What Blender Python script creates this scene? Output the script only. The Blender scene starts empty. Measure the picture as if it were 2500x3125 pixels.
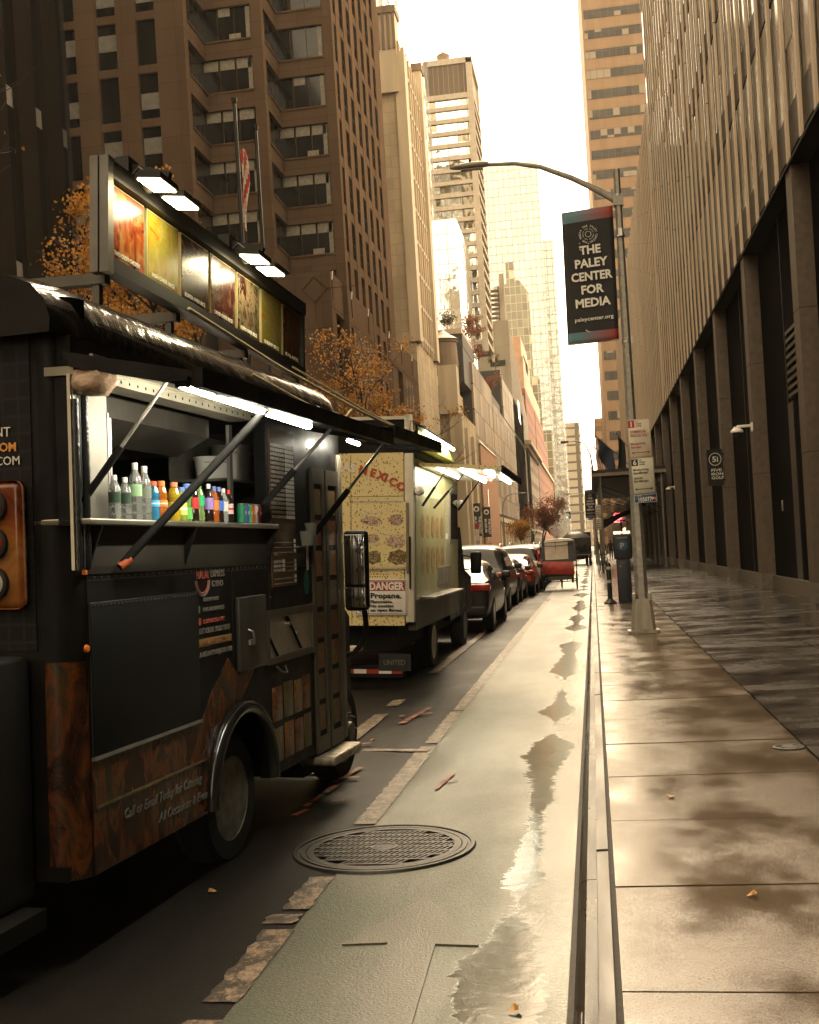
import bpy, bmesh, math, random
from mathutils import Vector, Matrix, Euler
R = math.radians
rnd = random.Random(7)
SC = bpy.context.scene
COL = SC.collection
PI = math.pi

# ------------------------------------------------------------------ materials
MATS = {}
def mat(name, color, rough=.6, metal=0., var=.18, scale=5., bump=0., bscale=60., coat=0., emis=None, es=0., trans=0., alpha=1., rvar=.0, spec=.5, vert=False):
    if name in MATS: return MATS[name]
    m = bpy.data.materials.new(name); m.use_nodes = True
    nt = m.node_tree; b = nt.nodes['Principled BSDF']
    b.inputs['Base Color'].default_value = (*color, 1)
    b.inputs['Roughness'].default_value = rough
    b.inputs['Metallic'].default_value = metal
    b.inputs['Coat Weight'].default_value = coat
    b.inputs['Specular IOR Level'].default_value = spec
    b.inputs['Transmission Weight'].default_value = trans
    b.inputs['Alpha'].default_value = alpha
    tc = nt.nodes.new('ShaderNodeTexCoord')
    if var > 0 or rvar > 0:
        n = nt.nodes.new('ShaderNodeTexNoise'); n.inputs['Scale'].default_value = scale; n.inputs['Detail'].default_value = 5
        if vert:
            mp = nt.nodes.new('ShaderNodeMapping'); mp.inputs['Scale'].default_value = (1, 1, .12)
            nt.links.new(tc.outputs['Object'], mp.inputs[0]); nt.links.new(mp.outputs[0], n.inputs['Vector'])
        else: nt.links.new(tc.outputs['Object'], n.inputs['Vector'])
        r = nt.nodes.new('ShaderNodeMapRange')
        r.inputs['From Min'].default_value = .3; r.inputs['From Max'].default_value = .7
        r.inputs['To Min'].default_value = 1 - var; r.inputs['To Max'].default_value = 1 + var
        nt.links.new(n.outputs['Fac'], r.inputs['Value'])
        x = nt.nodes.new('ShaderNodeVectorMath'); x.operation = 'SCALE'; x.inputs[0].default_value = color
        nt.links.new(r.outputs[0], x.inputs['Scale']); nt.links.new(x.outputs[0], b.inputs['Base Color'])
        if rvar > 0:
            q = nt.nodes.new('ShaderNodeMapRange'); q.inputs['From Min'].default_value = .3; q.inputs['From Max'].default_value = .7
            q.inputs['To Min'].default_value = max(.02, rough - rvar); q.inputs['To Max'].default_value = rough + rvar
            nt.links.new(n.outputs['Fac'], q.inputs['Value']); nt.links.new(q.outputs[0], b.inputs['Roughness'])
    if bump > 0:
        n2 = nt.nodes.new('ShaderNodeTexNoise'); n2.inputs['Scale'].default_value = bscale; n2.inputs['Detail'].default_value = 3
        bp = nt.nodes.new('ShaderNodeBump'); bp.inputs['Strength'].default_value = bump; bp.inputs['Distance'].default_value = .02
        nt.links.new(tc.outputs['Object'], n2.inputs['Vector']); nt.links.new(n2.outputs['Fac'], bp.inputs['Height']); nt.links.new(bp.outputs[0], b.inputs['Normal'])
    if emis:
        b.inputs['Emission Color'].default_value = (*emis, 1); b.inputs['Emission Strength'].default_value = es
    MATS[name] = m
    return m

def N(nt, t, **kw):
    n = nt.nodes.new(t)
    for k, v in kw.items():
        if k in ('operation', 'blend_type', 'data_type', 'interpolation', 'noise_dimensions', 'feature'): setattr(n, k, v)
        else: n.inputs[k].default_value = v
    return n
def mth(nt, op, a, b=None):
    n = nt.nodes.new('ShaderNodeMath'); n.operation = op
    for i, v in enumerate((a, b)):
        if v is None: continue
        if isinstance(v, (int, float)): n.inputs[i].default_value = v
        else: nt.links.new(v, n.inputs[i])
    return n.outputs[0]
def mixc(nt, f, a, b):
    n = nt.nodes.new('ShaderNodeMix'); n.data_type = 'RGBA'
    for i, v in ((0, f), (6, a), (7, b)):
        if isinstance(v, tuple): n.inputs[i].default_value = (*v, 1)
        elif isinstance(v, (int, float)): n.inputs[i].default_value = v
        else: nt.links.new(v, n.inputs[i])
    return n.outputs[2]

def grid(name, face, line, pu, pv, lu, lv, rough=.7, metal=0., cell=.12, brick=False, stain=0., lrough=None, wob=0., spec=.12, alt=None, altp=.0, bump=.3, axis=None, off=(0., 0.)):
    """courses of stone, brick or window panes: joints at a period pu x pv, each cell a little different"""
    if name in MATS: return MATS[name]
    m = bpy.data.materials.new(name); m.use_nodes = True; nt = m.node_tree; b = nt.nodes['Principled BSDF']
    tc = nt.nodes.new('ShaderNodeTexCoord'); sx = nt.nodes.new('ShaderNodeSeparateXYZ'); nt.links.new(tc.outputs['Object'], sx.inputs[0])
    u = sx.outputs[axis] if axis else mth(nt, 'ADD', sx.outputs['X'], sx.outputs['Y'])
    u = mth(nt, 'ADD', mth(nt, 'DIVIDE', u, pu), 100.37 + off[0]); v = mth(nt, 'ADD', mth(nt, 'DIVIDE', sx.outputs['Z'], pv), 100.0 + off[1])
    fv = mth(nt, 'FLOOR', v)
    if brick: u = mth(nt, 'ADD', u, mth(nt, 'MULTIPLY', fv, .5))
    lm = mth(nt, 'MAXIMUM', mth(nt, 'LESS_THAN', mth(nt, 'FRACT', u), lu), mth(nt, 'LESS_THAN', mth(nt, 'FRACT', v), lv))
    cb = nt.nodes.new('ShaderNodeCombineXYZ'); nt.links.new(mth(nt, 'FLOOR', u), cb.inputs[0]); nt.links.new(fv, cb.inputs[1])
    wn = nt.nodes.new('ShaderNodeTexWhiteNoise'); nt.links.new(cb.outputs[0], wn.inputs['Vector'])
    k = mth(nt, 'ADD', mth(nt, 'MULTIPLY', wn.outputs['Value'], 2 * cell), 1 - cell)
    if stain > 0:
        mp = N(nt, 'ShaderNodeMapping'); mp.inputs['Scale'].default_value = (.35, .35, .07); nt.links.new(tc.outputs['Object'], mp.inputs[0])
        ns = N(nt, 'ShaderNodeTexNoise', Scale=1.6, Detail=6.); nt.links.new(mp.outputs[0], ns.inputs['Vector'])
        rr = nt.nodes.new('ShaderNodeMapRange'); rr.inputs[1].default_value = .35; rr.inputs[2].default_value = .65; rr.inputs[3].default_value = 1 - stain; rr.inputs[4].default_value = 1 + stain * .4
        nt.links.new(ns.outputs['Fac'], rr.inputs[0]); k = mth(nt, 'MULTIPLY', k, rr.outputs[0])
    sc = nt.nodes.new('ShaderNodeVectorMath'); sc.operation = 'SCALE'; sc.inputs[0].default_value = face; nt.links.new(k, sc.inputs['Scale'])
    c = sc.outputs[0]
    if alt: c = mixc(nt, mth(nt, 'LESS_THAN', wn.outputs['Value'], altp), c, alt)
    c = mixc(nt, lm, c, line)
    nt.links.new(c, b.inputs['Base Color'])
    b.inputs['Roughness'].default_value = rough; b.inputs['Metallic'].default_value = metal; b.inputs['Specular IOR Level'].default_value = spec if metal == 0 else .5
    if lrough is not None:
        r2 = nt.nodes.new('ShaderNodeMapRange'); r2.inputs[3].default_value = rough; r2.inputs[4].default_value = lrough; nt.links.new(lm, r2.inputs[0]); nt.links.new(r2.outputs[0], b.inputs['Roughness'])
        r3 = nt.nodes.new('ShaderNodeMapRange'); r3.inputs[3].default_value = metal; r3.inputs[4].default_value = 0; nt.links.new(lm, r3.inputs[0]); nt.links.new(r3.outputs[0], b.inputs['Metallic'])
    bp = N(nt, 'ShaderNodeBump', Strength=bump, Distance=.03)
    h = mth(nt, 'SUBTRACT', 1., lm)
    if wob > 0:
        nw = N(nt, 'ShaderNodeTexNoise', Scale=.35, Detail=2.); nt.links.new(tc.outputs['Object'], nw.inputs['Vector'])
        h = mth(nt, 'ADD', mth(nt, 'MULTIPLY', nw.outputs['Fac'], wob), mth(nt, 'MULTIPLY', wn.outputs['Value'], wob * .05))
        bp.inputs['Strength'].default_value = 1.; bp.inputs['Distance'].default_value = 1.
    nt.links.new(h, bp.inputs['Height']); nt.links.new(bp.outputs[0], b.inputs['Normal'])
    MATS[name] = m
    return m

def food(name, cols, scale=9., seed=0., rough=.35, vs=1.):
    """printed food picture: patches of sauce, salad, meat and rice colours"""
    if name in MATS: return MATS[name]
    m = bpy.data.materials.new(name); m.use_nodes = True; nt = m.node_tree; b = nt.nodes['Principled BSDF']
    tc = nt.nodes.new('ShaderNodeTexCoord'); mp = N(nt, 'ShaderNodeMapping'); mp.inputs['Location'].default_value = (seed * 3.1, seed * 1.7, seed * 2.3); mp.inputs['Scale'].default_value = (1, 1, vs)
    nt.links.new(tc.outputs['Object'], mp.inputs[0])
    n1 = N(nt, 'ShaderNodeTexNoise', Scale=scale, Detail=6., Roughness=.62, Distortion=1.2); nt.links.new(mp.outputs[0], n1.inputs['Vector'])
    cr = nt.nodes.new('ShaderNodeValToRGB'); el = cr.color_ramp.elements
    n = len(cols)
    for i, c in enumerate(cols):
        p = .30 + .42 * i / max(1, n - 1)
        e = el[i] if i < 2 else el.new(p)
        e.position = p; e.color = (*c, 1)
    nt.links.new(n1.outputs['Fac'], cr.inputs[0]); nt.links.new(cr.outputs[0], b.inputs['Base Color'])
    b.inputs['Roughness'].default_value = rough
    MATS[name] = m
    return m

# ------------------------------------------------------------------ objects
def tag(o, label=None, cat=None, group=None, kind=None):
    if label: o['label'] = label
    if cat: o['category'] = cat
    if group: o['group'] = group
    if kind: o['kind'] = kind
    return o
def thing(name, label, cat, loc=(0, 0, 0), rot=(0, 0, 0), group=None, world=False):
    o = bpy.data.objects.new(name, None); COL.objects.link(o); o.empty_display_size = .2
    o.location = loc; o.rotation_euler = rot
    if world: WOFF[o.name] = Vector(loc)
    return tag(o, label, cat, group)
WOFF = {}
def woff(o):
    return WOFF.get(o.name, Vector((0, 0, 0)))

class MB:
    def __init__(s): s.v = []; s.f = []; s.mi = []; s.sm = []; s.M = Matrix()
    def add(s, vs, fs, mi=0, sm=False):
        o = len(s.v); s.v += [s.M @ Vector(p) for p in vs]
        for f in fs: s.f.append([o + i for i in f]); s.mi.append(mi); s.sm.append(sm)
        return s
    def box(s, a, b, mi=0):
        x0, y0, z0 = a; x1, y1, z1 = b
        if x0 > x1: x0, x1 = x1, x0
        if y0 > y1: y0, y1 = y1, y0
        if z0 > z1: z0, z1 = z1, z0
        return s.add([(x0, y0, z0), (x1, y0, z0), (x1, y1, z0), (x0, y1, z0), (x0, y0, z1), (x1, y0, z1), (x1, y1, z1), (x0, y1, z1)],
              [(0, 3, 2, 1), (4, 5, 6, 7), (0, 1, 5, 4), (1, 2, 6, 5), (2, 3, 7, 6), (3, 0, 4, 7)], mi)
    def rbox(s, a, b, r, mi=0, seg=3):
        """box with rounded edges"""
        bm = bmesh.new(); bmesh.ops.create_cube(bm, size=1)
        for v in bm.verts:
            v.co = Vector((a[0] + (b[0] - a[0]) * (v.co.x + .5), a[1] + (b[1] - a[1]) * (v.co.y + .5), a[2] + (b[2] - a[2]) * (v.co.z + .5)))
        bmesh.ops.bevel(bm, geom=bm.edges[:], offset=r, segments=seg, affect='EDGES', profile=.5)
        bm.verts.index_update()
        s.add([v.co.copy() for v in bm.verts], [[v.index for v in f.verts] for f in bm.faces], mi, True); bm.free()
        return s
    def tube(s, pts, r, n=8, mi=0, cap=True, r1=None, sm=True):
        pts = [Vector(p) for p in pts]; k = len(pts); rs = r if isinstance(r, (list, tuple)) else [r + ((r1 if r1 is not None else r) - r) * i / max(1, k - 1) for i in range(k)]
        vs = []; t0 = (pts[1] - pts[0]).normalized()
        up = Vector((0, 0, 1)) if abs(t0.z) < .9 else Vector((1, 0, 0))
        for i, p in enumerate(pts):
            t = (pts[min(i + 1, k - 1)] - pts[max(i - 1, 0)]).normalized()
            x = up.cross(t).normalized() if up.cross(t).length > 1e-5 else Vector((1, 0, 0)); y = t.cross(x)
            up = y
            vs += [p + (x * math.cos(2 * PI * j / n) + y * math.sin(2 * PI * j / n)) * rs[i] for j in range(n)]
        fs = [(i * n + j, i * n + (j + 1) % n, (i + 1) * n + (j + 1) % n, (i + 1) * n + j) for i in range(k - 1) for j in range(n)]
        s.add(vs, fs, mi, sm)
        if cap: s.add(vs[:n], [tuple(range(n))[::-1]], mi); s.add(vs[-n:], [tuple(range(n))], mi)
        return s
    def bar(s, p, q, w, h=None, mi=0):
        p, q = Vector(p), Vector(q); h = h or w; t = (q - p).normalized()
        up = Vector((0, 0, 1)) if abs(t.z) < .95 else Vector((0, 1, 0))
        x = t.cross(up).normalized() * (w / 2); y = x.cross(t).normalized() * (h / 2)
        vs = [e + a * x + c * y for e in (p, q) for a, c in ((-1, -1), (1, -1), (1, 1), (-1, 1))]
        return s.add(vs, [(0, 1, 2, 3), (7, 6, 5, 4), (0, 4, 5, 1), (1, 5, 6, 2), (2, 6, 7, 3), (3, 7, 4, 0)], mi)
    def lathe(s, prof, c=(0, 0, 0), n=16, mi=0, axis='z', sm=True):
        """prof: (radius, height) pairs; mi may be a list, one per ring of faces"""
        vs = []
        for r, h in prof:
            for j in range(n):
                a = 2 * PI * j / n; p = (r * math.cos(a), r * math.sin(a), h)
                if axis == 'x': p = (p[2], p[0], p[1])
                if axis == 'y': p = (p[1], p[2], p[0])
                vs.append((p[0] + c[0], p[1] + c[1], p[2] + c[2]))
        for i in range(len(prof) - 1):
            s.add(vs[i * n:(i + 2) * n], [(j, (j + 1) % n, n + (j + 1) % n, n + j) for j in range(n)], mi[i] if isinstance(mi, list) else mi, sm)
        if prof[0][0] > 1e-4: s.add(vs[:n], [tuple(range(n))[::-1]], mi[0] if isinstance(mi, list) else mi)
        if prof[-1][0] > 1e-4: s.add(vs[-n:], [tuple(range(n))], mi[-1] if isinstance(mi, list) else mi)
        return s
    def prism(s, pts, d, mi=0):
        """polygon pts (3D, planar) extruded by vector d"""
        n = len(pts); d = Vector(d); a = [Vector(p) for p in pts]
        nn = Vector((0, 0, 0))
        for i in range(n): nn += a[i].cross(a[(i + 1) % n])
        if nn.dot(d) > 0: a = a[::-1]
        return s.add(a + [p + d for p in a], [tuple(range(n)), tuple(range(2 * n - 1, n - 1, -1))] + [(i + n, (i + 1) % n + n, (i + 1) % n, i) for i in range(n)], mi)
    def quad(s, a, b, c, d, mi=0): return s.add([a, b, c, d], [(0, 1, 2, 3)], mi)
    def text(s, txt, size, o, right, up, mi=0, align='LEFT', fit=None, ext=.002, shear=0., bold=0.):
        cu = bpy.data.curves.new('t', 'FONT'); cu.body = txt; cu.size = size; cu.align_x = align; cu.extrude = ext; cu.resolution_u = 2; cu.shear = shear; cu.offset = bold
        ob = bpy.data.objects.new('t', cu); COL.objects.link(ob)
        me = bpy.data.meshes.new_from_object(ob.evaluated_get(bpy.context.evaluated_depsgraph_get()))
        r = Vector(right).normalized(); u = Vector(up).normalized(); n = r.cross(u); o = Vector(o)
        xs = [v.co.x for v in me.vertices] or [0]; k = fit / (max(xs) - min(xs)) if fit and max(xs) > min(xs) else 1.
        s.add([o + r * (v.co.x * k) + u * v.co.y + n * (v.co.z + ext) for v in me.vertices], [list(p.vertices) for p in me.polygons], mi)
        bpy.data.objects.remove(ob); bpy.data.curves.remove(cu); bpy.data.meshes.remove(me)
        return s
    def build(s, name, mats, parent=None, bevel=0., weld=False, label=None):
        me = bpy.data.meshes.new(name); of = woff(parent) if parent else Vector((0, 0, 0))
        # a part of a part sits in its thing's frame
        q = parent
        while q is not None and q.parent is not None: q = q.parent; of = of + woff(q)
        me.from_pydata([tuple(v - of) for v in s.v], [], s.f)
        mats = mats if isinstance(mats, (list, tuple)) else [mats]
        for m in mats: me.materials.append(m)
        for p, i, sm in zip(me.polygons, s.mi, s.sm): p.material_index = min(i, len(mats) - 1); p.use_smooth = sm
        if weld or bevel:
            bm = bmesh.new(); bm.from_mesh(me); bmesh.ops.remove_doubles(bm, verts=bm.verts, dist=1e-4)
            if bevel: bmesh.ops.bevel(bm, geom=[e for e in bm.edges if len(e.link_faces) == 2 and e.calc_face_angle() > .6], offset=bevel, segments=2, affect='EDGES', clamp_overlap=True)
            bm.to_mesh(me); bm.free()
        me.validate(); me.update()
        o = bpy.data.objects.new(name, me); COL.objects.link(o)
        if parent: o.parent = parent
        if label: o['label'] = label
        return o
def one(name, mb, mats, label, cat, group=None, kind=None, bevel=0.):
    """a thing that is a single mesh, with its origin at its base"""
    c = Vector((sum(v.x for v in mb.v) / len(mb.v), sum(v.y for v in mb.v) / len(mb.v), min(v.z for v in mb.v)))
    mb.v = [v - c for v in mb.v]
    o = mb.build(name, mats, None, bevel); o.location = c
    return tag(o, label, cat, group, kind)
def struct(name, mb, mats):
    o = mb.build(name, mats); o['kind'] = 'structure'; return o
def copy_tree(o, parent=None):
    c = o.copy(); COL.objects.link(c)
    if parent: c.parent = parent
    for ch in list(o.children): copy_tree(ch, c)
    return c

# ------------------------------------------------------------------ common materials
BLK = mat('black_paint', (.008, .0075, .007), .45, var=.35, spec=.16, rvar=.14)
BLKM = mat('black_matte', (.010, .0095, .009), .8, var=.3, spec=.15)
RUB = mat('rubber', (.014, .014, .014), .8, var=.25, scale=20)
STEEL = mat('brushed_steel', (.22, .205, .175), .5, .7, var=.3, scale=3, bump=.05, bscale=30, vert=True)
ALU = mat('aluminium', (.5, .48, .45), .42, .9, var=.15)
GALV = mat('galvanised_steel', (.30, .285, .25), .48, .55, var=.25, scale=14, rvar=.1)
WHT = mat('white_paint', (.78, .75, .68), .5, var=.08)
CREAM = mat('cream_paint', (.62, .57, .46), .55, var=.1)
DRED = mat('sign_red', (.32, .03, .02), .45, var=.1)
INK = mat('sign_black', (.012, .012, .013), .55, var=0)
WINK = mat('lettering_white', (.78, .76, .70), .55, var=0)
GLS = mat('window_glass_dark', (.008, .008, .0075), .08, var=.2, scale=.7, spec=.4)
TAIL = mat('tail_lamp_red', (.30, .012, .008), .12, var=.3, scale=30, coat=.6)
LENS = mat('clear_lens', (.6, .55, .45), .15, var=.1)
AMB = mat('amber_lens', (.7, .17, .03), .2, var=.1)
TUBE = mat('fluorescent_tube', (1, 1, 1), .5, var=0, emis=(1., .93, .74), es=26.)
FLOOD = mat('floodlight_lens', (1, 1, 1), .5, var=0, emis=(1., .84, .50), es=9.)
ROPE = mat('rope', (.50, .42, .27), .9, var=.3, scale=80)
# ------------------------------------------------------------------ ground
def ground_mat(name, dry, wet, r_dry, r_wet, grain=140., gb=.35, pat=(.6, .22), thr=(.36, .66), green=None, fine=.25, film=None, bd=.004, spec=.7, gum=False, det=6., rg=.58):
    """wet street surface: grain, worn colour, and films of rain water where it is smooth"""
    m = bpy.data.materials.new(name); m.use_nodes = True; nt = m.node_tree; b = nt.nodes['Principled BSDF']; b.inputs['Specular IOR Level'].default_value = spec
    tc = nt.nodes.new('ShaderNodeTexCoord'); mp = N(nt, 'ShaderNodeMapping'); mp.inputs['Scale'].default_value = (pat[0], pat[1], 1)
    nt.links.new(tc.outputs['Object'], mp.inputs[0])
    big = N(nt, 'ShaderNodeTexNoise', Scale=1.3, Detail=det, Roughness=rg); nt.links.new(mp.outputs[0], big.inputs['Vector'])
    gr = N(nt, 'ShaderNodeTexNoise', Scale=grain, Detail=4., Roughness=.65); nt.links.new(tc.outputs['Object'], gr.inputs['Vector'])
    w = nt.nodes.new('ShaderNodeMapRange'); w.interpolation_type = 'SMOOTHSTEP'; w.inputs[1].default_value = thr[0]; w.inputs[2].default_value = thr[1]
    nt.links.new(big.outputs['Fac'], w.inputs[0])
    c = mixc(nt, w.outputs[0], dry, wet)
    fm = None
    if film:      # rain water standing along the kerb
        sx = nt.nodes.new('ShaderNodeSeparateXYZ'); nt.links.new(tc.outputs['Object'], sx.inputs[0])
        mp2 = nt.nodes.new('ShaderNodeMapping'); mp2.inputs['Scale'].default_value = (1.2, 1.0, 1); nt.links.new(tc.outputs['Object'], mp2.inputs[0])
        nf = N(nt, 'ShaderNodeTexNoise', Scale=1.6, Detail=11., Roughness=.72); nt.links.new(mp2.outputs[0], nf.inputs['Vector'])
        v = mth(nt, 'ADD', mth(nt, 'MULTIPLY', mth(nt, 'SUBTRACT', sx.outputs['X'], film[0]), film[1]), mth(nt, 'MULTIPLY', mth(nt, 'SUBTRACT', nf.outputs['Fac'], .5), film[2]))
        fr = nt.nodes.new('ShaderNodeMapRange'); fr.interpolation_type = 'SMOOTHSTEP'; fr.inputs[1].default_value = -.35; fr.inputs[2].default_value = .35; nt.links.new(v, fr.inputs[0])
        def stretched(sx_, sy_, sc_, det):
            mm = nt.nodes.new('ShaderNodeMapping'); mm.inputs['Scale'].default_value = (sx_, sy_, 1); nt.links.new(tc.outputs['Object'], mm.inputs[0]); nn = N(nt, 'ShaderNodeTexNoise', Scale=sc_, Detail=det); nt.links.new(mm.outputs[0], nn.inputs['Vector']); return nn.outputs['Fac']
        wd = mth(nt, 'MULTIPLY', mth(nt, 'SUBTRACT', stretched(.25, .42, 1., 4.), .40), 1.05)
        sk = mth(nt, 'MULTIPLY', mth(nt, 'SUBTRACT', stretched(2.2, 26., 1., 4.), .5), .15)
        pz = mth(nt, 'SUBTRACT', mth(nt, 'ADD', wd, sk), mth(nt, 'ABSOLUTE', mth(nt, 'ADD', sx.outputs['X'], .43)))
        pm = nt.nodes.new('ShaderNodeMapRange'); pm.inputs[1].default_value = .0; pm.inputs[2].default_value = .02; nt.links.new(pz, pm.inputs[0])
        fm = mth(nt, 'MAXIMUM', mth(nt, 'MULTIPLY', fr.outputs[0], .62), pm.outputs[0])
    if green:
        n3 = N(nt, 'ShaderNodeTexNoise', Scale=1.1, Detail=6., Roughness=.65); nt.links.new(tc.outputs['Object'], n3.inputs['Vector'])
        g = nt.nodes.new('ShaderNodeMapRange'); g.inputs[1].default_value = .30; g.inputs[2].default_value = .60; nt.links.new(n3.outputs['Fac'], g.inputs[0])
        c = mixc(nt, g.outputs[0], c, green)
    gk = nt.nodes.new('ShaderNodeMapRange'); gk.inputs[1].default_value = .3; gk.inputs[2].default_value = .7; gk.inputs[3].default_value = 1 - fine; gk.inputs[4].default_value = 1 + fine
    nt.links.new(gr.outputs['Fac'], gk.inputs[0])
    sc = nt.nodes.new('ShaderNodeVectorMath'); sc.operation = 'SCALE'; nt.links.new(c, sc.inputs[0]); nt.links.new(gk.outputs[0], sc.inputs['Scale'])
    if gum:      # trodden gum and old drips
        vo = N(nt, 'ShaderNodeTexVoronoi', Scale=2.6); vo.inputs['Randomness'].default_value = 1.; nt.links.new(tc.outputs['Object'], vo.inputs['Vector'])
        sv = nt.nodes.new('ShaderNodeSeparateXYZ'); nt.links.new(vo.outputs['Color'], sv.inputs[0])
        gm = mth(nt, 'LESS_THAN', vo.outputs['Distance'], mth(nt, 'MULTIPLY', mth(nt, 'MAXIMUM', mth(nt, 'SUBTRACT', sv.outputs['X'], .5), 0.), .13))
        s3 = nt.nodes.new('ShaderNodeVectorMath'); s3.operation = 'SCALE'; nt.links.new(sc.outputs[0], s3.inputs[0]); nt.links.new(mth(nt, 'SUBTRACT', 1., mth(nt, 'MULTIPLY', gm, .6)), s3.inputs['Scale']); sc = s3
    nt.links.new(sc.outputs[0], b.inputs['Base Color'])
    rr = nt.nodes.new('ShaderNodeMapRange'); rr.inputs[3].default_value = r_dry; rr.inputs[4].default_value = r_wet; nt.links.new(w.outputs[0], rr.inputs[0]); nt.links.new(rr.outputs[0], b.inputs['Roughness'])
    bp = N(nt, 'ShaderNodeBump', Distance=bd); nt.links.new(gr.outputs['Fac'], bp.inputs['Height'])
    bs = nt.nodes.new('ShaderNodeMapRange'); bs.inputs[3].default_value = gb; bs.inputs[4].default_value = gb * .25; nt.links.new(w.outputs[0], bs.inputs[0]); nt.links.new(bs.outputs[0], bp.inputs['Strength'])
    if fm is not None:
        inv = mth(nt, 'SUBTRACT', 1., mth(nt, 'MULTIPLY', fm, .93))
        nt.links.new(mth(nt, 'MULTIPLY', bs.outputs[0], inv), bp.inputs['Strength'])
        nt.links.new(mth(nt, 'ADD', mth(nt, 'MULTIPLY', rr.outputs[0], inv), mth(nt, 'MULTIPLY', fm, .09)), b.inputs['Roughness'])
        s2 = nt.nodes.new('ShaderNodeVectorMath'); s2.operation = 'SCALE'; nt.links.new(sc.outputs[0], s2.inputs[0]); nt.links.new(mth(nt, 'SUBTRACT', 1., mth(nt, 'MULTIPLY', pm.outputs[0], .6)), s2.inputs['Scale']); nt.links.new(s2.outputs[0], b.inputs['Base Color'])
    nt.links.new(bp.outputs[0], b.inputs['Normal'])
    if fm is not None:      # rain rings and ripples on the standing water
        rp = N(nt, 'ShaderNodeTexNoise', Scale=7., Detail=2., Distortion=.8); nt.links.new(tc.outputs['Object'], rp.inputs['Vector'])
        b2 = N(nt, 'ShaderNodeBump', Distance=.004); nt.links.new(rp.outputs['Fac'], b2.inputs['Height']); nt.links.new(mth(nt, 'MULTIPLY', fm, .35), b2.inputs['Strength']); nt.links.new(bp.outputs[0], b2.inputs['Normal']); nt.links.new(b2.outputs[0], b.inputs['Normal'])
    return m
ASPH = ground_mat('wet_asphalt', (.019, .016, .013), (.011, .0095, .008), .55, .40, grain=120, gb=.9, bd=.006, spec=.15, fine=.6)
GREEN = ground_mat('green_lane_paint', (.086, .076, .048), (.060, .054, .034), .42, .29, grain=95, gb=1., green=(.044, .060, .026), fine=.75, film=(-.44, 1.3, .95), bd=.006, spec=.75)
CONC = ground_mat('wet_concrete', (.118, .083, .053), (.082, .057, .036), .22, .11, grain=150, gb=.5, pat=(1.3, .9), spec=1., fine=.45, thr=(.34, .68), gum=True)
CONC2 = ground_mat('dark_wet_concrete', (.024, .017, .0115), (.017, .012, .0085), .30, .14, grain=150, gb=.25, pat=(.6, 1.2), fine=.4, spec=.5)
CURBM = ground_mat('granite_kerb', (.058, .042, .029), (.036, .026, .018), .45, .30, grain=150, gb=.4, pat=(3, .5), fine=.3)
LINE = ground_mat('worn_line_paint', (.27, .19, .12), (.05, .037, .026), .55, .48, grain=60, gb=.6, pat=(9, 6), thr=(.45, .54), fine=.6, det=12., rg=.82)
ORNG = ground_mat('orange_spray_paint', (.42, .085, .03), (.028, .02, .016), .55, .5, grain=90, gb=.8, pat=(10, 10), thr=(.46, .55), fine=.5, det=12., rg=.85)
WATER = mat('rain_water', (.020, .020, .016), .045, var=.1, bump=.10, bscale=26, spec=.6)
SOIL = mat('gutter_grime', (.05, .036, .024), .4, var=.5, scale=12)

CROWN = [(-10.2, 0.02), (-7.6, .11), (-5.6, .135), (-3.6, .085), (-1.9, .015), (-1.3, 0.), (-.17, 0.)]
def road_z(x):
    for (a, za), (c, zc) in zip(CROWN, CROWN[1:]):
        if a <= x <= c: return za + (zc - za) * (x - a) / (c - a)
    return 0.
m = MB(); m.quad((-260, -200, -.12), (260, -200, -.12), (260, 1500, -.12), (-260, 1500, -.12))
struct('ground', m, ASPH)
m = MB(); ys = [-14, 0, 4, 8, 12, 16, 20, 26, 34, 44, 60, 90, 140, 220, 400, 700, 1400]
for y0, y1 in zip(ys, ys[1:]):
    for (a, za), (c, zc) in zip(CROWN, CROWN[1:]): m.quad((a, y0, za), (c, y0, zc), (c, y1, zc), (a, y1, za))
struct('road', m, ASPH)
# green cycle lane, worn edge line, buffer line: sheets on the road
m = MB(); yy = [-3 + .55 * i for i in range(26)] + [12 + 3 * i for i in range(45)]
for y0, y1 in zip(yy, yy[1:]):
    e0 = -1.385 if y0 > 15 else -1.385; m.quad((-1.385, y0, .0045), (-.15, y0, .0045), (-.15, y1, .0045), (-1.385, y1, .0045))
struct('bike_lane', m, GREEN)
def ragged(m, x0, x1, y0, y1, z, step=.035, j=.011, mi=0):
    n = max(2, int((y1 - y0) / step)); L = []
    for i in range(n + 1):
        y = y0 + (y1 - y0) * i / n; L.append((x0 + rnd.uniform(-j, j) , x1 + rnd.uniform(-j, j) * .6, y))
    for (a, c, y), (a2, c2, y2) in zip(L, L[1:]): m.quad((a, y, z), (c, y, z), (c2, y2, z), (a2, y2, z), mi)
m = MB()
ragged(m, -1.51, -1.37, 3.2, 3.86, .010); ragged(m, -1.51, -1.375, 4.02, 4.82, .010); ragged(m, -1.53, -1.40, 4.9, 5.03, .010, j=.03); ragged(m, -1.51, -1.38, 5.1, 5.62, .010)
ragged(m, -1.51, -1.375, 6.72, 9.4, .010, j=.01); ragged(m, -1.50, -1.38, 9.55, 11.4, .010, j=.012); ragged(m, -1.50, -1.38, 11.5, 34, .010, step=.4)
ragged(m, -1.50, -1.38, 35, 130, .010, step=2)
struct('lane_edge_line', m, LINE)
m = MB()
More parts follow.
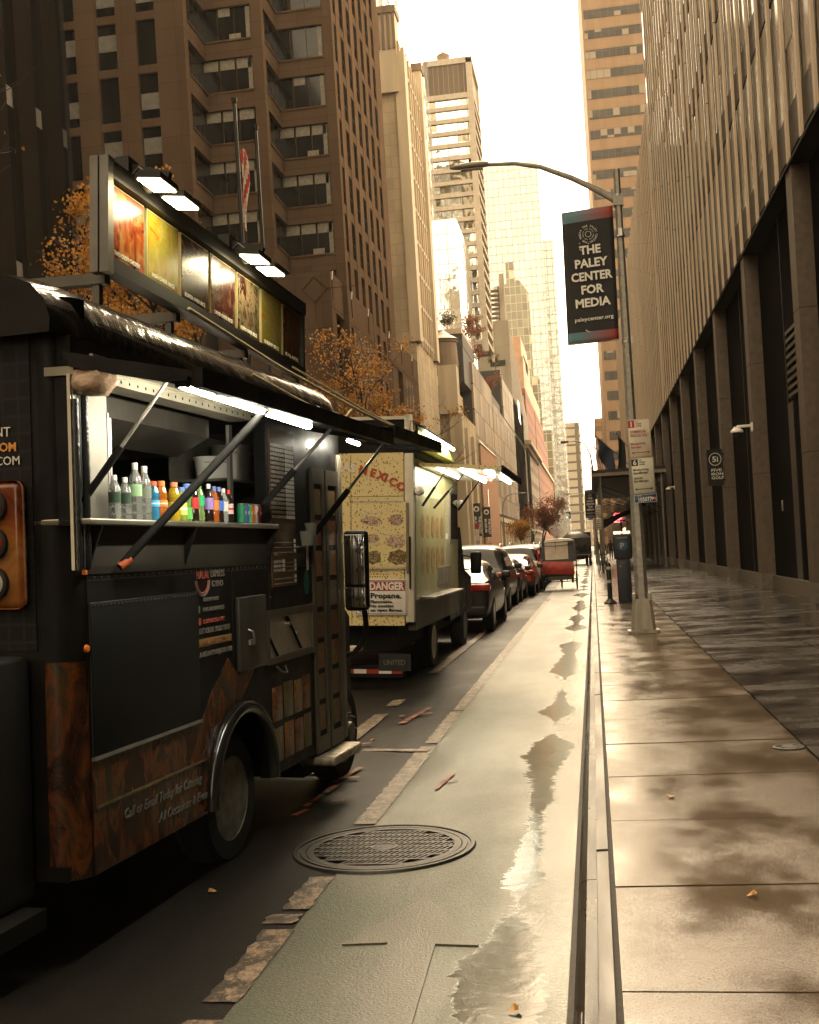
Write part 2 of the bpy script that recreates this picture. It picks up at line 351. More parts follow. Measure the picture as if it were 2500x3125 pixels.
ragged(m, -2.24, -2.10, 8.2, 11.2, road_z(-2.17) + .012); ragged(m, -2.24, -2.10, 11.8, 12.3, road_z(-2.17) + .012); ragged(m, -2.24, -2.10, 14.9, 20, road_z(-2.17) + .014, step=.3); ragged(m, -2.22, -2.10, 20, 90, road_z(-2.16) + .014, step=1.2)
struct('parking_lane_line', m, LINE)
# flattened cardboard-coloured strip across the parking lane
MM = MB(); MM.M = Matrix.Translation((-1.80, 9.25, .018)) @ Matrix.Rotation(R(78), 4, 'Z'); ragged(MM, -.055, .055, -.40, .40, 0, j=.008)
struct('cross_line', MM, LINE)
# utility mark-out sprayed on the road
def spray(pts, w, name='utility_mark'):
    m = MB()
    for (x0, y0), (x1, y1) in pts:
        d = Vector((x1 - x0, y1 - y0, 0)); n = max(2, int(d.length / .05)); t = d.normalized(); s_ = Vector((-t.y, t.x, 0)); L = []
        for i in range(n + 1):
            p = Vector((x0, y0, 0)) + d * i / n; k = w * rnd.uniform(.35, .6); L.append((p - s_ * k, p + s_ * k))
        z = max(road_z(x0), road_z(x1)) + .017
        for (a, c), (a2, c2) in zip(L, L[1:]):
            if rnd.random() < .85: m.quad((a.x, a.y, z), (c.x, c.y, z), (c2.x, c2.y, z), (a2.x, a2.y, z))
    o = struct(name, m, ORNG); return o
spray([((-1.97, 11.05), (-1.66, 11.2)), ((-1.87, 10.6), (-1.75, 11.6))], .06)
spray([((-1.90, 7.9), (-1.82, 8.45)), ((-1.92, 7.15), (-1.86, 7.8)), ((-2.02, 8.0), (-1.75, 8.05)), ((-1.78, 7.3), (-1.7, 7.32)), ((-1.93, 6.9), (-1.88, 7.05))], .05)
spray([((-1.14, 7.65), (-1.09, 8.2)), ((-1.14, 7.9), (-1.02, 7.93))], .035)
spray([((-2.2, 9.3), (-1.9, 9.5)), ((-2.05, 9.0), (-2.0, 9.2))], .05)
# raised outline of the old cycle arrow, thick thermoplastic under green paint
m = MB(); A = [(-.92, 3.78), (-.70, 3.78), (-.73, 4.62), (-.55, 4.60), (-.86, 5.28), (-1.12, 4.62), (-.93, 4.64)]
m.prism([(x, y, .005) for x, y in A], (0, 0, .007)); o = struct('lane_arrow', m, ground_mat('green_arrow_paint', (.090, .080, .050), (.063, .057, .036), .42, .29, grain=95, gb=1., fine=.75, bd=.006, spec=.75))
# kerb and pavement: flags laid with open joints
y = -4.; m = MB(); yk = -4.
while yk < 150:
    L = 1.9 if yk < 40 else 6.; dz = rnd.uniform(-.004, .004); xj = rnd.uniform(-.008, .006)
    a, c = yk + .006, yk + L - .006
    m.prism([(-.165 + xj, a, -.05), (-.135 + xj, a, .128 + dz), (-.115 + xj, a, .146 + dz), (-.015, a, .150 + dz), (-.015, a, -.05)], (0, c - a, 0)); yk += L
struct('kerb', m, CURBM)
m = MB(); yk = -4.; xs = []
while yk < 150:
    L = 3.0 if yk < 40 else 9.; dx = rnd.uniform(-.006, .004); a, c = yk + .004, yk + L - .004
    m.prism([(-.172 + dx, a, -.05), (-.150 + dx, a, .110), (-.136 + dx, a, .140), (-.112 + dx, a, .1535), (-.070 + dx, a, .1555), (-.070 + dx, a, .12), (-.12 + dx, a, .05), (-.12, a, -.05)], (0, c - a, 0)); yk += L
struct('kerb_edge', m, ground_mat('wet_steel_kerb_face', (.020, .013, .008), (.010, .007, .005), .40, .25, grain=90, gb=.5, pat=(4, .6), spec=.4, fine=.4))
m = MB(); m.quad((-.17, -6, .105), (4.9, -6, .105), (4.9, 160, .105), (-.17, 160, .105)); struct('pavement_bed', m, mat('joint_sand', (.035, .026, .018), .7, var=.4, scale=20))
def slabs(name, x0, x1, first, step, material, tilt=.0035, far=1.6, gap=.009):
    m = MB(); y = first
    while y < 150:
        L = step if y < 26 else step * far
        k = [.15 + rnd.uniform(-tilt, tilt) for _ in range(4)]
        a, c = y + gap, y + L - gap; xa, xc = x0 + gap, x1 - gap
        m.add([(xa, a, .09), (xc, a, .09), (xc, c, .09), (xa, c, .09), (xa, a, k[0]), (xc, a, k[1]), (xc, c, k[2]), (xa, c, k[3])],
              [(4, 5, 6, 7), (0, 1, 5, 4), (1, 2, 6, 5), (2, 3, 7, 6), (3, 0, 4, 7)]); y += L
    return struct(name, m, material)
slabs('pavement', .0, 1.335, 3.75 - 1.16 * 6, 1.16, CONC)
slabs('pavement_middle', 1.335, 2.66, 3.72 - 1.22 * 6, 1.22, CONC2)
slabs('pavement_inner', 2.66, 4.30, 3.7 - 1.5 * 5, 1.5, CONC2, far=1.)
m = MB(); m.box((4.31, -8, .05), (5.4, 152, .152)); struct('building_apron', m, CONC2)
# far pavement of the other side and the plaza behind it
m = MB(); m.box((-10.5, -30, -.02), (-10.2, 400, .15)); struct('far_kerb', m, CURBM)
m = MB(); m.box((-34, -30, -.03), (-10.51, 420, .146)); struct('far_pavement', m, CONC)

# manhole cover: cast frame and slotted grate, half on the green
CAST = mat('cast_iron', (.030, .026, .022), .38, .35, var=.4, scale=30, bump=.25, bscale=150)
mh = thing('manhole_cover', 'large round cast iron street cover with rows of slanting slots, half on the green lane', 'manhole cover', (-1.225, 6.17, .004))
m = MB(); m.lathe([(.425, .003), (.43, .012), (.455, .012), (.458, .007), (.475, .007), (.478, .014), (.497, .014), (.505, .0)], n=64); m.build('frame', CAST, mh)
m = MB(); m.lathe([(0, .002), (.43, .002)], n=64); m.build('pit', mat('painted_pit_dark', (.003, .003, .003), .9, var=0), mh)  # flat black disc painting the dark below the slots, no real hollow
m = MB(); ang = R(-9)
rows = 6
def inside(x, y, r): return x * x + y * y < r * r
# ribs between the slots: bars with rounded ends laid over the pit
m.lathe([(.385, .004), (.385, .011), (.425, .011), (.425, .004)], n=64)
for i in range(-4, 5):
    yb = i * .085 + .0; w = math.sqrt(max(0, .385 ** 2 - yb ** 2))
    if i % 2 == 0 or True: m.box((-w, yb - .010, .004), (w, yb + .010, .0105))
for i in range(-13, 14):
    x = i * .031
    for k in range(-5, 5):
        ya, yb = k * .085, (k + 1) * .085; sl = .022; off = .0155 * (k % 2)
        if inside(x + off, ya, .385) and inside(x + off, yb, .385):
            m.prism([(x + off - .0075 - sl, ya, .004), (x + off + .0075 - sl, ya, .004), (x + off + .0075 + sl, yb, .004), (x + off - .0075 + sl, yb, .004)], (0, 0, .006))
m.lathe([(0, .004), (.075, .004), (.075, .012), (.06, .0125), (.055, .009), (.02, .0095), (0, .0095)], n=32)
m.build('grate', CAST, mh)
m = MB(); m.lathe([(0, .0), (.105, .0), (.105, .004), (.09, .006), (.085, .003), (.05, .003), (.045, .006), (0, .006)], c=(0, 0, 0), n=32)
for i in range(8): a = i * PI / 4; m.bar((.05 * math.cos(a), .05 * math.sin(a), .006), (.085 * math.cos(a), .085 * math.sin(a), .006), .008, .004)
o = m.build('valve_cover', CAST); o.location = (1.225, 8.05, .152); tag(o, 'small round iron valve lid set at the joint of the pavement flags', 'valve cover')
# fallen leaves
LEAF = mat('fallen_leaf_yellow', (.42, .22, .05), .6, var=.3, scale=30)
base = None
spots = [(.55, 4.75, .155, 'yellow leaf lying near the kerb on the pavement flags'), (.93, 5.05, .155, 'pale leaf lying right of the wet patch on the pavement'), (-.36, 3.95, .012, 'brown leaf in the gutter water beside the kerb'), (-.52, 14.0, .012, 'curled leaf stuck on the green lane beside the gutter'),
         (-1.93, 5.35, .02, 'orange leaf on the dark asphalt left of the iron cover'), (-1.98, 9.75, .02, 'small yellow leaf on the parking lane by the orange marks'), (-.95, 21.5, .012, 'leaf on the green lane far up the street'), (-.75, 19.5, .012, 'leaf flattened on the green lane beyond the first truck'), (-.45, 24.0, .012, 'leaf at the gutter level with the black bollard'), (.35, 6.6, .155, 'small ochre leaf on the wet flag close to the kerb joint')]
for i, (x, y, z, lb) in enumerate(spots):
    if base is None:
        m = MB(); n = 10; pts = [(0, -.035, 0), (.022, -.012, .006), (.034, .016, .012), (.016, .026, .004), (0, .018, .0), (-.016, .028, .006), (-.034, .014, .014), (-.02, -.014, .004)]
        m.add(pts, [tuple(range(8))]); o = m.build('fallen_leaf', LEAF); base = o
    else: o = base.copy(); COL.objects.link(o)
    o.location = (x, y, z); o.rotation_euler = (R(rnd.uniform(-8, 8)), R(rnd.uniform(-8, 8)), rnd.uniform(0, 6.28)); o.scale = (.75, .75, 1)
    tag(o, lb, 'leaf', 'fallen leaves')
# ------------------------------------------------------------------ black food truck (local frame: x out to the right, y forward, z up)
FLAME = food('flame_wrap', [(.006, .004, .003), (.012, .006, .004), (.04, .012, .005), (.13, .036, .008), (.045, .030, .014), (.012, .008, .006), (.055, .038, .018)], scale=5.5, seed=2, rough=.25, vs=.42)
DIAM = grid('diamond_plate', (.011, .011, .011), (.018, .018, .018), .07, .07, .16, .16, rough=.42, metal=0., cell=.15, bump=.25, spec=.15)
GLOSS = mat('wrapped_roof_vinyl', (.014, .013, .013), .16, var=.3, scale=3, bump=.55, bscale=9, coat=.6)
PANEL = mat('charcoal_panel', (.011, .0108, .0105), .5, var=.25, scale=2., spec=.13)
T1 = thing('food_truck', 'black food truck with drinks in its open hatch and a lit menu board on top', 'food truck', (-2.1, 4.3, .0), (0, R(2), R(-5.2)))
m = MB()
arch = [(1.22 + .0, .37)] + [(1.64 + .42 * math.cos(a), .40 + .44 * math.sin(a)) for a in [PI - i * PI / 10 for i in range(0, 11)]] + [(2.06, .37)]
m.prism([(-.06, y, z) for y, z in [(0.10, .37)] + arch + [(3.5, .37), (3.5, 1.80), (.10, 1.80)]], (.06, 0, 0))
m.box((-.06, 2.09, 1.801), (0, 3.5, 2.56)); m.box((-.06, .02, 2.43), (0, 2.089, 2.56)); m.box((-.06, -.0, 1.801), (-.002, .02, 2.429))
m.box((-2.1, 0, .37), (-2.05, 3.5, 2.5)); m.box((-2.049, 0, .37), (-.45, 3.5, .43)); m.box((-.449, 0, .37), (-.061, 1.2, .43)); m.box((-.449, 2.1, .37), (-.061, 3.5, .43))                       # far side, floor
m.box((-2.049, .0, .431), (-.14, .05, 2.7)); m.box((-2.049, 3.45, .431), (-.061, 3.5, 2.7))               # rear and front walls
m.build('body', BLK, T1)
m = MB(); pr = [(0, 2.561), (.006, 2.62), (-.02, 2.70), (-.08, 2.765), (-.18, 2.81), (-.35, 2.845), (-1.05, 2.90), (-1.75, 2.845), (-1.95, 2.80), (-2.08, 2.70), (-2.1, 2.5)]
n = 26; vs = []
for i in range(n + 1):
    y = -.07 + 3.62 * i / n; k = .965 if i in (0, n) else 1.
    for x, z in pr: vs.append((-1.05 + (x + 1.05) * (k if i in (0, n) else 1), y, 2.5 + (z - 2.5) * k - y * .006 + rnd.uniform(-.005, .005)))
q = len(pr)
m.add(vs, [(i * q + j, i * q + j + 1, (i + 1) * q + j + 1, (i + 1) * q + j) for i in range(n) for j in range(q - 1)], 0, True)
m.add(vs[:q], [tuple(range(q))[::-1]]); m.add(vs[-q:], [tuple(range(q))]); m.build('roof', GLOSS, T1)
# rounded rear corner post
m = MB(); pts = [(-.14 + .14 * math.cos(a), .14 - .14 * math.sin(a)) for a in [i * PI / 14 for i in range(8)]]
vs = [(x, y, z) for z in (.37, 1.25, 2.72) for x, y in pts]; q = 8
m.add(vs, [(q + j, q + j + 1, 2 * q + j + 1, 2 * q + j) for j in range(q - 1)], 0, True); m.add(vs, [(j, j + 1, q + j + 1, q + j) for j in range(q - 1)], 1, True)
m.build('corner_post', [BLK, FLAME], T1)
m = MB(); m.box((-2.0, -.004, 1.30), (-.17, .0, 2.66)); m.build('rear_panel', DIAM, T1)
m = MB(); m.text('NT', .055, (-.335, -.005, 2.165), (1, 0, 0), (0, 0, 1), 0, 'LEFT'); m.text('.COM', .05, (-.36, -.005, 2.105), (1, 0, 0), (0, 0, 1), 1, 'LEFT', bold=.001); m.text('.COM', .05, (-.345, -.005, 2.05), (1, 0, 0), (0, 0, 1), 0, 'LEFT')
m.text('c', .065, (-.335, -.005, 2.22), (1, 0, 0), (0, 0, 1), 1, 'LEFT', bold=.001)
m.build('lettering', [WINK, mat('lettering_orange', (.75, .33, .06), .5, var=0)], T1)
# tail lamps in an orange moulded housing
m = MB(); m.rbox((-.55, -.045, 1.47), (-.195, .0, 1.985), .04, seg=4); hs = m.build('lamp_housing', food('orange_flame_housing', [(.05, .012, .006), (.22, .05, .012), (.33, .13, .03), (.36, .22, .08)], scale=3.5, seed=5, rough=.2), T1)
for z, mm in ((1.885, TAIL), (1.735, TAIL), (1.575, LENS)):
    m = MB(); m.lathe([(.066, 0), (.066, .022), (.055, .026), (.052, .018)], (-.325, -.045, z), 24, 0, 'y'); m.v = [Vector((v.x, -.09 - v.y, v.z)) for v in m.v]
    for i in range(len(m.f)): m.f[i] = m.f[i][::-1]
    rg = m.build('tail_lamp', RUB, hs)
    m = MB(); m.lathe([(0, -.030), (.03, -.027), (.052, -.016), (.052, 0)], (-.325, -.045, z), 24, 0, 'y'); m.build('tail_lens', mm, hs)
m = MB(); m.rbox((-2.05, -.42, .30), (-.20, -.01, 1.28), .02); m.build('rear_box', mat('rear_box_black', (.010, .010, .010), .5, var=.3), T1)
m = MB(); m.box((-2.1, -.5, .22), (-.1, -.1, .298)); m.build('bumper', BLKM, T1)
m = MB(); m.rbox((.0, .10, .855), (.012, 1.13, 1.485), .006); m.box((.0, .10, .84), (.018, 1.13, .853), 1); m.build('service_panel', [PANEL, ALU], T1)
m = MB(); m.prism([(.0, y, z) for y, z in [(.10, .375), (1.20, .375)] + [(1.64 + .44 * math.cos(a), .40 + .46 * math.sin(a)) for a in [PI - i * PI / 10 for i in range(0, 6)]] + [(1.9, 1.05), (1.62, 1.02), (1.5, 1.12), (1.3, .98), (1.15, .835), (.10, .835)]], (.003, 0, 0)); m.build('flame_graphic', FLAME, T1)
m = MB(); m.box((.003, .12, .64), (.010, 1.2, .652)); m.build('side_molding', mat('worn_chrome_strip', (.35, .25, .14), .25, .8, var=.4, scale=12), T1)
m = MB()
m.text('Call or Email Today for Catering', .062, (.005, .34, .545), (0, 1, .0), (0, 0, 1), 0, 'LEFT', fit=.78, shear=.3); m.text('All Occasions & Events', .062, (.005, .66, .455), (0, 1, 0), (0, 0, 1), 0, 'LEFT', fit=.57, shear=.3)
m.text("LET'S CATER YOUR EVENT", .04, (.002, 1.15, 1.27), (0, 1, 0), (0, 0, 1), 0, 'LEFT', fit=.38); m.text('WWW.ALALEXPRESS.COM', .04, (.004, 1.15, 1.212), (0, 1, 0), (0, 0, 1), 1, 'LEFT', fit=.39); m.text('ALALEXPRESSNYC@GMAIL.COM', .036, (.002, 1.15, 1.155), (0, 1, 0), (0, 0, 1), 0, 'LEFT', fit=.40)
m.text('FOLLOW US ON', .028, (.002, 1.21, 1.43), (0, 1, 0), (0, 0, 1), 2, 'LEFT', fit=.18)
m.box((.0, 1.155, 1.375), (.002, 1.172, 1.41), 2); m.box((.0, 1.155, 1.315), (.002, 1.18, 1.35), 3); m.text('HALALEXPRESS', .03, (.002, 1.20, 1.38), (0, 1, 0), (0, 0, 1), 2, 'LEFT', fit=.26); m.text('EXPRESSNYC', .03, (.002, 1.20, 1.32), (0, 1, 0), (0, 0, 1), 3, 'LEFT', fit=.26)
FADE = mat('lettering_grey', (.15, .135, .11), .6, var=.2); ORL = mat('lettering_amber', (.26, .14, .05), .5, var=.1); RDL = mat('lettering_rust', (.35, .08, .05), .5, var=.1)
m.box((.0, 1.145, 1.205), (.002, 1.55, 1.245), 1); m.build('lettering', [FADE, ORL, FADE, RDL], T1)
m = MB(); m.text('HALAL', .055, (.003, 1.13, 1.545), (0, 1, 0), (0, 0, 1), 1, 'LEFT', fit=.15); m.text('EXPRESS', .05, (.003, 1.30, 1.55), (0, 1, 0), (0, 0, 1), 0, 'LEFT', fit=.17); m.text('GYRO', .045, (.003, 1.31, 1.50), (0, 1, 0), (0, 0, 1), 0, 'LEFT', fit=.14)
for k, r_ in ((0, .085), (1, .07)): m.tube([(.003, 1.205 + r_ * math.cos(a), 1.535 + r_ * .9 * math.sin(a)) for a in [PI + i * PI / 10 for i in range(11)]], .005, 5, k)
m.build('logo', [FADE, RDL], T1)
m = MB()
for k in range(34): m.lathe([(0, .004), (.006, .003), (.007, 0)], (.0, .16 + k * .0575, 1.585), 6, 0, 'x')
for k in range(30): m.lathe([(0, .004), (.006, .003), (.007, 0)], (.012, .13 + k * .0335, 1.47), 6, 0, 'x')
for k in range(22): m.lathe([(0, .004), (.006, .003), (.007, 0)], (.0, 2.135, .95 + k * .065), 6, 0, 'x'); m.lathe([(0, .004), (.006, .003), (.007, 0)], (.0, 2.84, .95 + k * .065), 6, 0, 'x')
m.build('rivets', mat('dull_rivet', (.05, .045, .04), .4, .5, var=.2), T1)
m = MB()
for y in (1.135, 1.575, 2.135 - .02): m.box((.0, y, .86 if y < 1.2 else 1.10), (.002, y + .006, 1.58))
m.box((.0, .10, 1.572), (.002, 3.4, 1.578)); m.build('panel_seams', mat('seam_line', (.03, .027, .023), .35, .4, var=.2), T1)
# wheel, dual rear
def wheel(parent, x, y, r, w, rim, rimmat, side=1, hub=.05, nuts=0, z=None):
    z = r if z is None else z
    m = MB(); m.lathe([(r * .62, -w * .5), (r * .93, -w * .5), (r, -w * .36), (r, w * .36), (r * .93, w * .5), (r * .66, w * .5), (r * .62, w * .42)], (x, y, z), 32, 0, 'x')
    t = m.build('wheel', RUB, parent)
    m = MB(); s = side
    m.lathe([(rim, w * .48 * s), (rim * .93, w * .5 * s), (rim * .88, w * .40 * s), (rim * .80, w * .05 * s), (rim * .35, -w * .02 * s), (rim * .30, hub * s), (0, hub * s)], (x, y, z), 32, 0, 'x')
    for i in range(nuts): a = 2 * PI * i / nuts; m.lathe([(.010, 0), (.010, hub * .9 * s), (0, hub * s)], (x, y + rim * .55 * math.cos(a), z + rim * .55 * math.sin(a)), 6, 0, 'x')
    m.build('rim', rimmat, t)
    return t
RIM = mat('grey_steel_rim', (.20, .185, .15), .5, .4, var=.35, scale=14)
wheel(T1, -.16, 1.66, .345, .19, .235, RIM, nuts=6); wheel(T1, -1.9, 1.66, .345, .19, .235, RIM, -1)
m = MB(); m.tube([(.02, 1.64 + .42 * math.cos(a), .41 + .43 * math.sin(a)) for a in [PI * (1.02 - i * 1.04 / 20) for i in range(21)]], .042, 8); m.build('fender_flare', mat('gloss_black_rubber', (.012, .012, .012), .18, var=.1, coat=.5), T1)
m = MB(); m.box((-.9, 1.2, .6), (-.28, 2.1, .9)); m.build('wheel_well', BLKM, T1)
m = MB(); m.lathe([(0, .014), (.014, .010), (.018, 0)], (0.0, .13, 1.30), 14, 0, 'x'); m.v = [v + Vector((0, -.05, 0)) for v in m.v]; m.build('marker_lamp', AMB, T1, label='round orange marker lamp low on the rear corner')
m = MB(); m.box((.0, .065, 1.60), (.012, .085, 1.625)); m.build('marker_lamp', AMB, T1)
# serving hatch: frame, shelf, interior
m = MB(); m.box((.0, -.012, 1.62), (.014, .012, 2.40)); m.build('hatch_frame', CREAM, T1)
m = MB(); m.box((.0, 2.09, 1.83), (.010, 2.115, 2.43)); m.build('hatch_frame', PANEL, T1)
m = MB(); m.box((-.10, -.01, 2.395), (.03, 1.84, 2.43)); 
for k in range(5): m.box((.03 + k * .018, -.01, 2.425 + k * .009), (.045 + k * .018, 1.95, 2.437 + k * .009))
for k in range(22): m.lathe([(0, .001), (.008, 0)], (.031, .15 + k * .075, 2.415), 6, 1, 'x')
m.build('hatch_rail', [mat('pale_metal_rail', (.42, .39, .30), .35, .7, var=.25), BLKM], T1)
m = MB(); m.rbox((-.30, .0, 1.800), (.08, 2.10, 1.826), .006); sh = m.build('shelf', mat('scratched_steel_shelf', (.34, .31, .25), .3, .8, var=.25), T1)
for y in (.10, 1.0, 2.08):
    m = MB(); m.prism([(.0, y, 1.798), (.075, y, 1.798), (.0, y, 1.60)], (0, .012, 0)); m.build('bracket', PANEL, sh)
m = MB(); m.box((.0, .09, 1.60), (.006, 2.1, 1.797)); m.build('apron_panel', mat('dull_steel_apron', (.03, .026, .02), .5, .3, var=.3, scale=3), T1)
m = MB(); m.box((-.11, .485, 1.83), (-.09, .50, 2.28)); m.build('shutter_hinge', ALU, T1)
m = MB(); m.box((-.11, .05, 1.83), (-.095, .47, 2.38)); m.tube([(-.09, .14, 2.3), (-.085, .11, 2.2), (-.085, .13, 2.0)], .006, 6, 1); m.box((-.094, .17, 2.26), (-.086, .27, 2.275), 1)
m.box((-.11, .47, 1.83), (-.09, .48, 2.3), 2)
m.build('steel_shutter', [STEEL, BLKM, ALU], T1)
INT = mat('dark_interior', (.035, .032, .027), .45, .2, var=.4, scale=2)
m = MB(); m.box((-1.55, .05, .9), (-1.5, 3.4, 2.55)); m.box((-1.5, .05, 2.45), (-.07, 3.4, 2.5)); m.box((-1.5, .05, 1.75), (-.31, 3.4, 1.79)); m.box((-1.5, 2.95, 1.8), (-.07, 3.0, 2.45)); m.build('interior', INT, T1)
m = MB(); m.prism([(-1.1, .55, 2.45), (-.25, .55, 2.45), (-.25, .55, 2.32), (-.45, .55, 2.22), (-1.1, .55, 2.22)], (0, 1.35, 0)); m.build('range_hood', mat('smoked_steel_hood', (.10, .09, .075), .35, .6, var=.3), T1)
m = MB(); m.box((-.60, 2.12, 2.09), (-.25, 2.93, 2.105)); m.box((-.61, 2.12, 2.105), (-.60, 2.93, 2.40)); m.build('inner_rack', STEEL, T1)
m = MB(); m.box((-.20, 2.02, 1.826), (-.18, 2.06, 2.40)); m.build('hatch_post', ALU, T1)
# raised hatch lid with a tube lamp, second lid over the door
def lid(y0, y1, z0, z1, out, nm):
    m = MB(); t = .03
    m.prism([(.0, y0, z0), (out, y0, z1), (out, y0, z1 + t), (.0, y0, z0 + t)], (0, y1 - y0, 0))
    m.prism([(out - .01, y0, z1 - .035), (out + .03, y0, z1 - .035), (out + .03, y0, z1 + t + .012), (out - .01, y0, z1 + t + .012)], (0, y1 - y0, 0))
    for y in (y0, y1 - .04): m.prism([(.02, y, z0 - .03), (out - .011, y, z1 - .03), (out - .011, y, z1 - .001), (.02, y, z0 - .001)], (0, .035, 0))
    return m.build(nm, BLK, T1)
L1 = lid(-.03, 2.78, 2.455, 2.345, .56, 'hatch_lid')
m = MB(); m.tube([(.50, -.02, 2.325), (.50, 1.45, 2.305)], .017, 10); m.build('tube_lamp', TUBE, L1)
m = MB(); m.box((.46, -.06, 2.335), (.54, 1.5, 2.352));
for y in (-.03, .25, .95, 1.42): m.box((.475, y, 2.315), (.525, y + .03, 2.345))
m.build('lamp_batten', BLKM, L1)
L2 = lid(2.82, 4.15, 2.47, 2.395, .56, 'door_lid')
m = MB(); m.tube([(.14, 3.28, 2.40), (.14, 3.52, 2.395)], .014, 8); m.build('tube_lamp', TUBE, L2)
PLAS = mat('clear_plastic_sheet', (.35, .33, .28), .12, var=.1, trans=.75, bump=.3, bscale=7)
m = MB(); vs = []; n = 10
for i in range(n + 1):
    for j in range(5):
        t = j / 4; y = 2.5 + 1.3 * i / n; vs.append((.02 + .56 * t, y, 2.60 - .19 * t - .05 * math.sin(PI * t) + .012 * math.sin(i * 2.1 + j)))
m.add(vs, [(i * 5 + j, i * 5 + j + 1, i * 5 + j + 6, i * 5 + j + 5) for i in range(n) for j in range(4)], 0, True); m.build('rain_sheet', PLAS, T1)
def strut(a, b, w0=.010, w1=.019, k=.45, nm='gas_strut'):
    a, b = Vector(a), Vector(b); c = a.lerp(b, k); m = MB(); m.tube([a, c], w1, 10); m.tube([c, b], w0, 8, 1); m.lathe([(0, -.02), (.018, 0), (0, .02)], tuple(a), 8); m.build(nm, [BLKM, GALV], T1)
strut((.02, .06, 1.90), (.35, .16, 2.37), w0=.008, w1=.015)
strut((.03, .33, 1.63), (.52, .83, 2.33), w0=.019, w1=.019, k=.95)
m = MB(); m.tube([(.028, .325, 1.625), (.06, .36, 1.66)], .021, 8); m.build('strut_end', mat('orange_strut_end', (.55, .13, .04), .5, var=.2), T1)
strut((.09, 1.84, 1.93), (.42, 2.05, 2.35)); strut((.02, 2.90, 1.78), (.42, 3.25, 2.39))
# price list, stickers, little hatches, food warmer window, folding door
m = MB(); m.box((.0, 2.16, 1.46), (.006, 2.575, 2.39)); pl = m.build('price_list', mat('brown_menu_board', (.10, .055, .03), .22, var=.3, scale=3, coat=.4), T1)
m = MB()
for i in range(17):
    z = 2.285 - i * .0262
    m.box((.0065, 2.175, z), (.008, 2.40, z + .017), 1)
    for k in range(4): m.box((.0065, 2.415 + k * .0385, z - .002), (.008, 2.447 + k * .0385, z + .019), 0)
for i in range(3): z = 1.72 - i * .03; m.box((.0065, 2.19, z), (.008, 2.50, z + .004), 1); m.box((.0065, 2.535, z), (.008, 2.562, z + .022), 0)
for i in range(3): z = 1.60 - i * .025; m.box((.0065, 2.19, z), (.008, 2.33, z + .017), 1); m.box((.0065, 2.335, z), (.008, 2.37, z + .02), 0); m.box((.0065, 2.40, z), (.008, 2.53, z + .004), 1); m.box((.0065, 2.54, z), (.008, 2.565, z + .02), 0)
for i in range(7): z = 1.515 - i * .0001 if i == 0 else 1.52 - i * .0; 
for i in range(2): z = 1.505 - i * .028; m.box((.0065, 2.19, z), (.008, 2.52, z + .004), 1); m.box((.0065, 2.535, z), (.008, 2.565, z + .02), 0)
m.box((.0065, 2.2, 1.80), (.008, 2.27, 1.818), 2); m.box((.0065, 2.2, 1.645), (.008, 2.25, 1.66), 2)
m.build('price_row', [WINK, mat('menu_line_print', (.40, .36, .30), .4, var=.5, scale=60), ORL], pl)
m = MB(); m.lathe([(0, .003), (.05, .003)], (0, 0, 0), 20, 0, 'x'); m.v = [Vector((v.x, 2.755 + v.y, 1.47 + v.z * 1.6)) for v in m.v]; m.build('round_sticker', mat('teal_sticker', (.03, .22, .15), .4, var=.2), T1)
m = MB(); m.box((.0, 2.775, 1.545), (.003, 2.81, 1.70)); m.build('paper_sticker', CREAM, T1)
m = MB(); m.lathe([(.035, 0), (.048, .09), (.050, .09)], (.07, 2.60, 1.70), 14); m.lathe([(.03, 0), (.042, .08), (.044, .08)], (.075, 2.66, 1.76), 14); m.box((.0, 2.56, 1.69), (.03, 2.70, 1.70)); m.build('cup_holder', mat('clear_cups', (.6, .58, .5), .1, var=0, trans=.6), T1)
m = MB(); m.rbox((.0, 1.61, 1.03), (.028, 2.0, 1.43), .008); hd = m.build('utility_hatch', mat('smudged_grey_hatch', (.055, .05, .04), .4, .3, var=.5, scale=5, vert=True), T1)
m = MB(); m.tube([(.03, 1.72, 1.25), (.055, 1.725, 1.24), (.055, 1.74, 1.20), (.03, 1.745, 1.19)], .006, 6); m.box((.028, 1.725, 1.165), (.04, 1.79, 1.195)); m.build('handle', ALU, hd)
m = MB()
for a, b in (((2.03, 1.02), (2.86, 1.055)), ((2.03, 1.285), (2.86, 1.33)), ((2.03, 1.056), (2.065, 1.284)), ((2.815, 1.056), (2.86, 1.284))): m.box((.0, a[0], a[1]), (.02, b[0], b[1]))
wf = m.build('warmer_window', mat('worn_steel_frame', (.14, .125, .10), .38, .6, var=.3), T1)
m = MB(); m.prism([(.004, 2.066, 1.057), (.004, 2.814, 1.057), (.004, 2.814, 1.283), (.004, 2.066, 1.283)], (-.004 + .001, 0, 0)); m.bar((.012, 2.37, 1.28), (.012, 2.60, 1.07), .012, .008, 1); m.bar((.012, 2.07, 1.18), (.012, 2.2, 1.06), .012, .008, 1); m.lathe([(0, .018), (.014, .012), (.014, 0)], (.006, 2.40, 1.235), 8, 2, 'x'); m.lathe([(0, .018), (.014, .012), (.014, 0)], (.006, 2.53, 1.165), 8, 2, 'x')
m.build('steel_lid', [mat('shiny_steel_lid', (.62, .59, .50), .33, .85, var=.25, scale=4), BLKM, ALU], wf)
m = MB(); m.tube([(.01, 2.18, 1.0), (.04, 2.2, .965), (.04, 2.28, .955), (.01, 2.32, .99)], .006, 6); m.build('pull_handle', STEEL, wf)
FC = [[(.05, .02, .012), (.16, .05, .02), (.25, .12, .05), (.14, .12, .04)], [(.06, .03, .02), (.20, .10, .05), (.12, .13, .05), (.28, .22, .14)], [(.08, .02, .012), (.26, .09, .03), (.30, .20, .07), (.12, .14, .05)]]
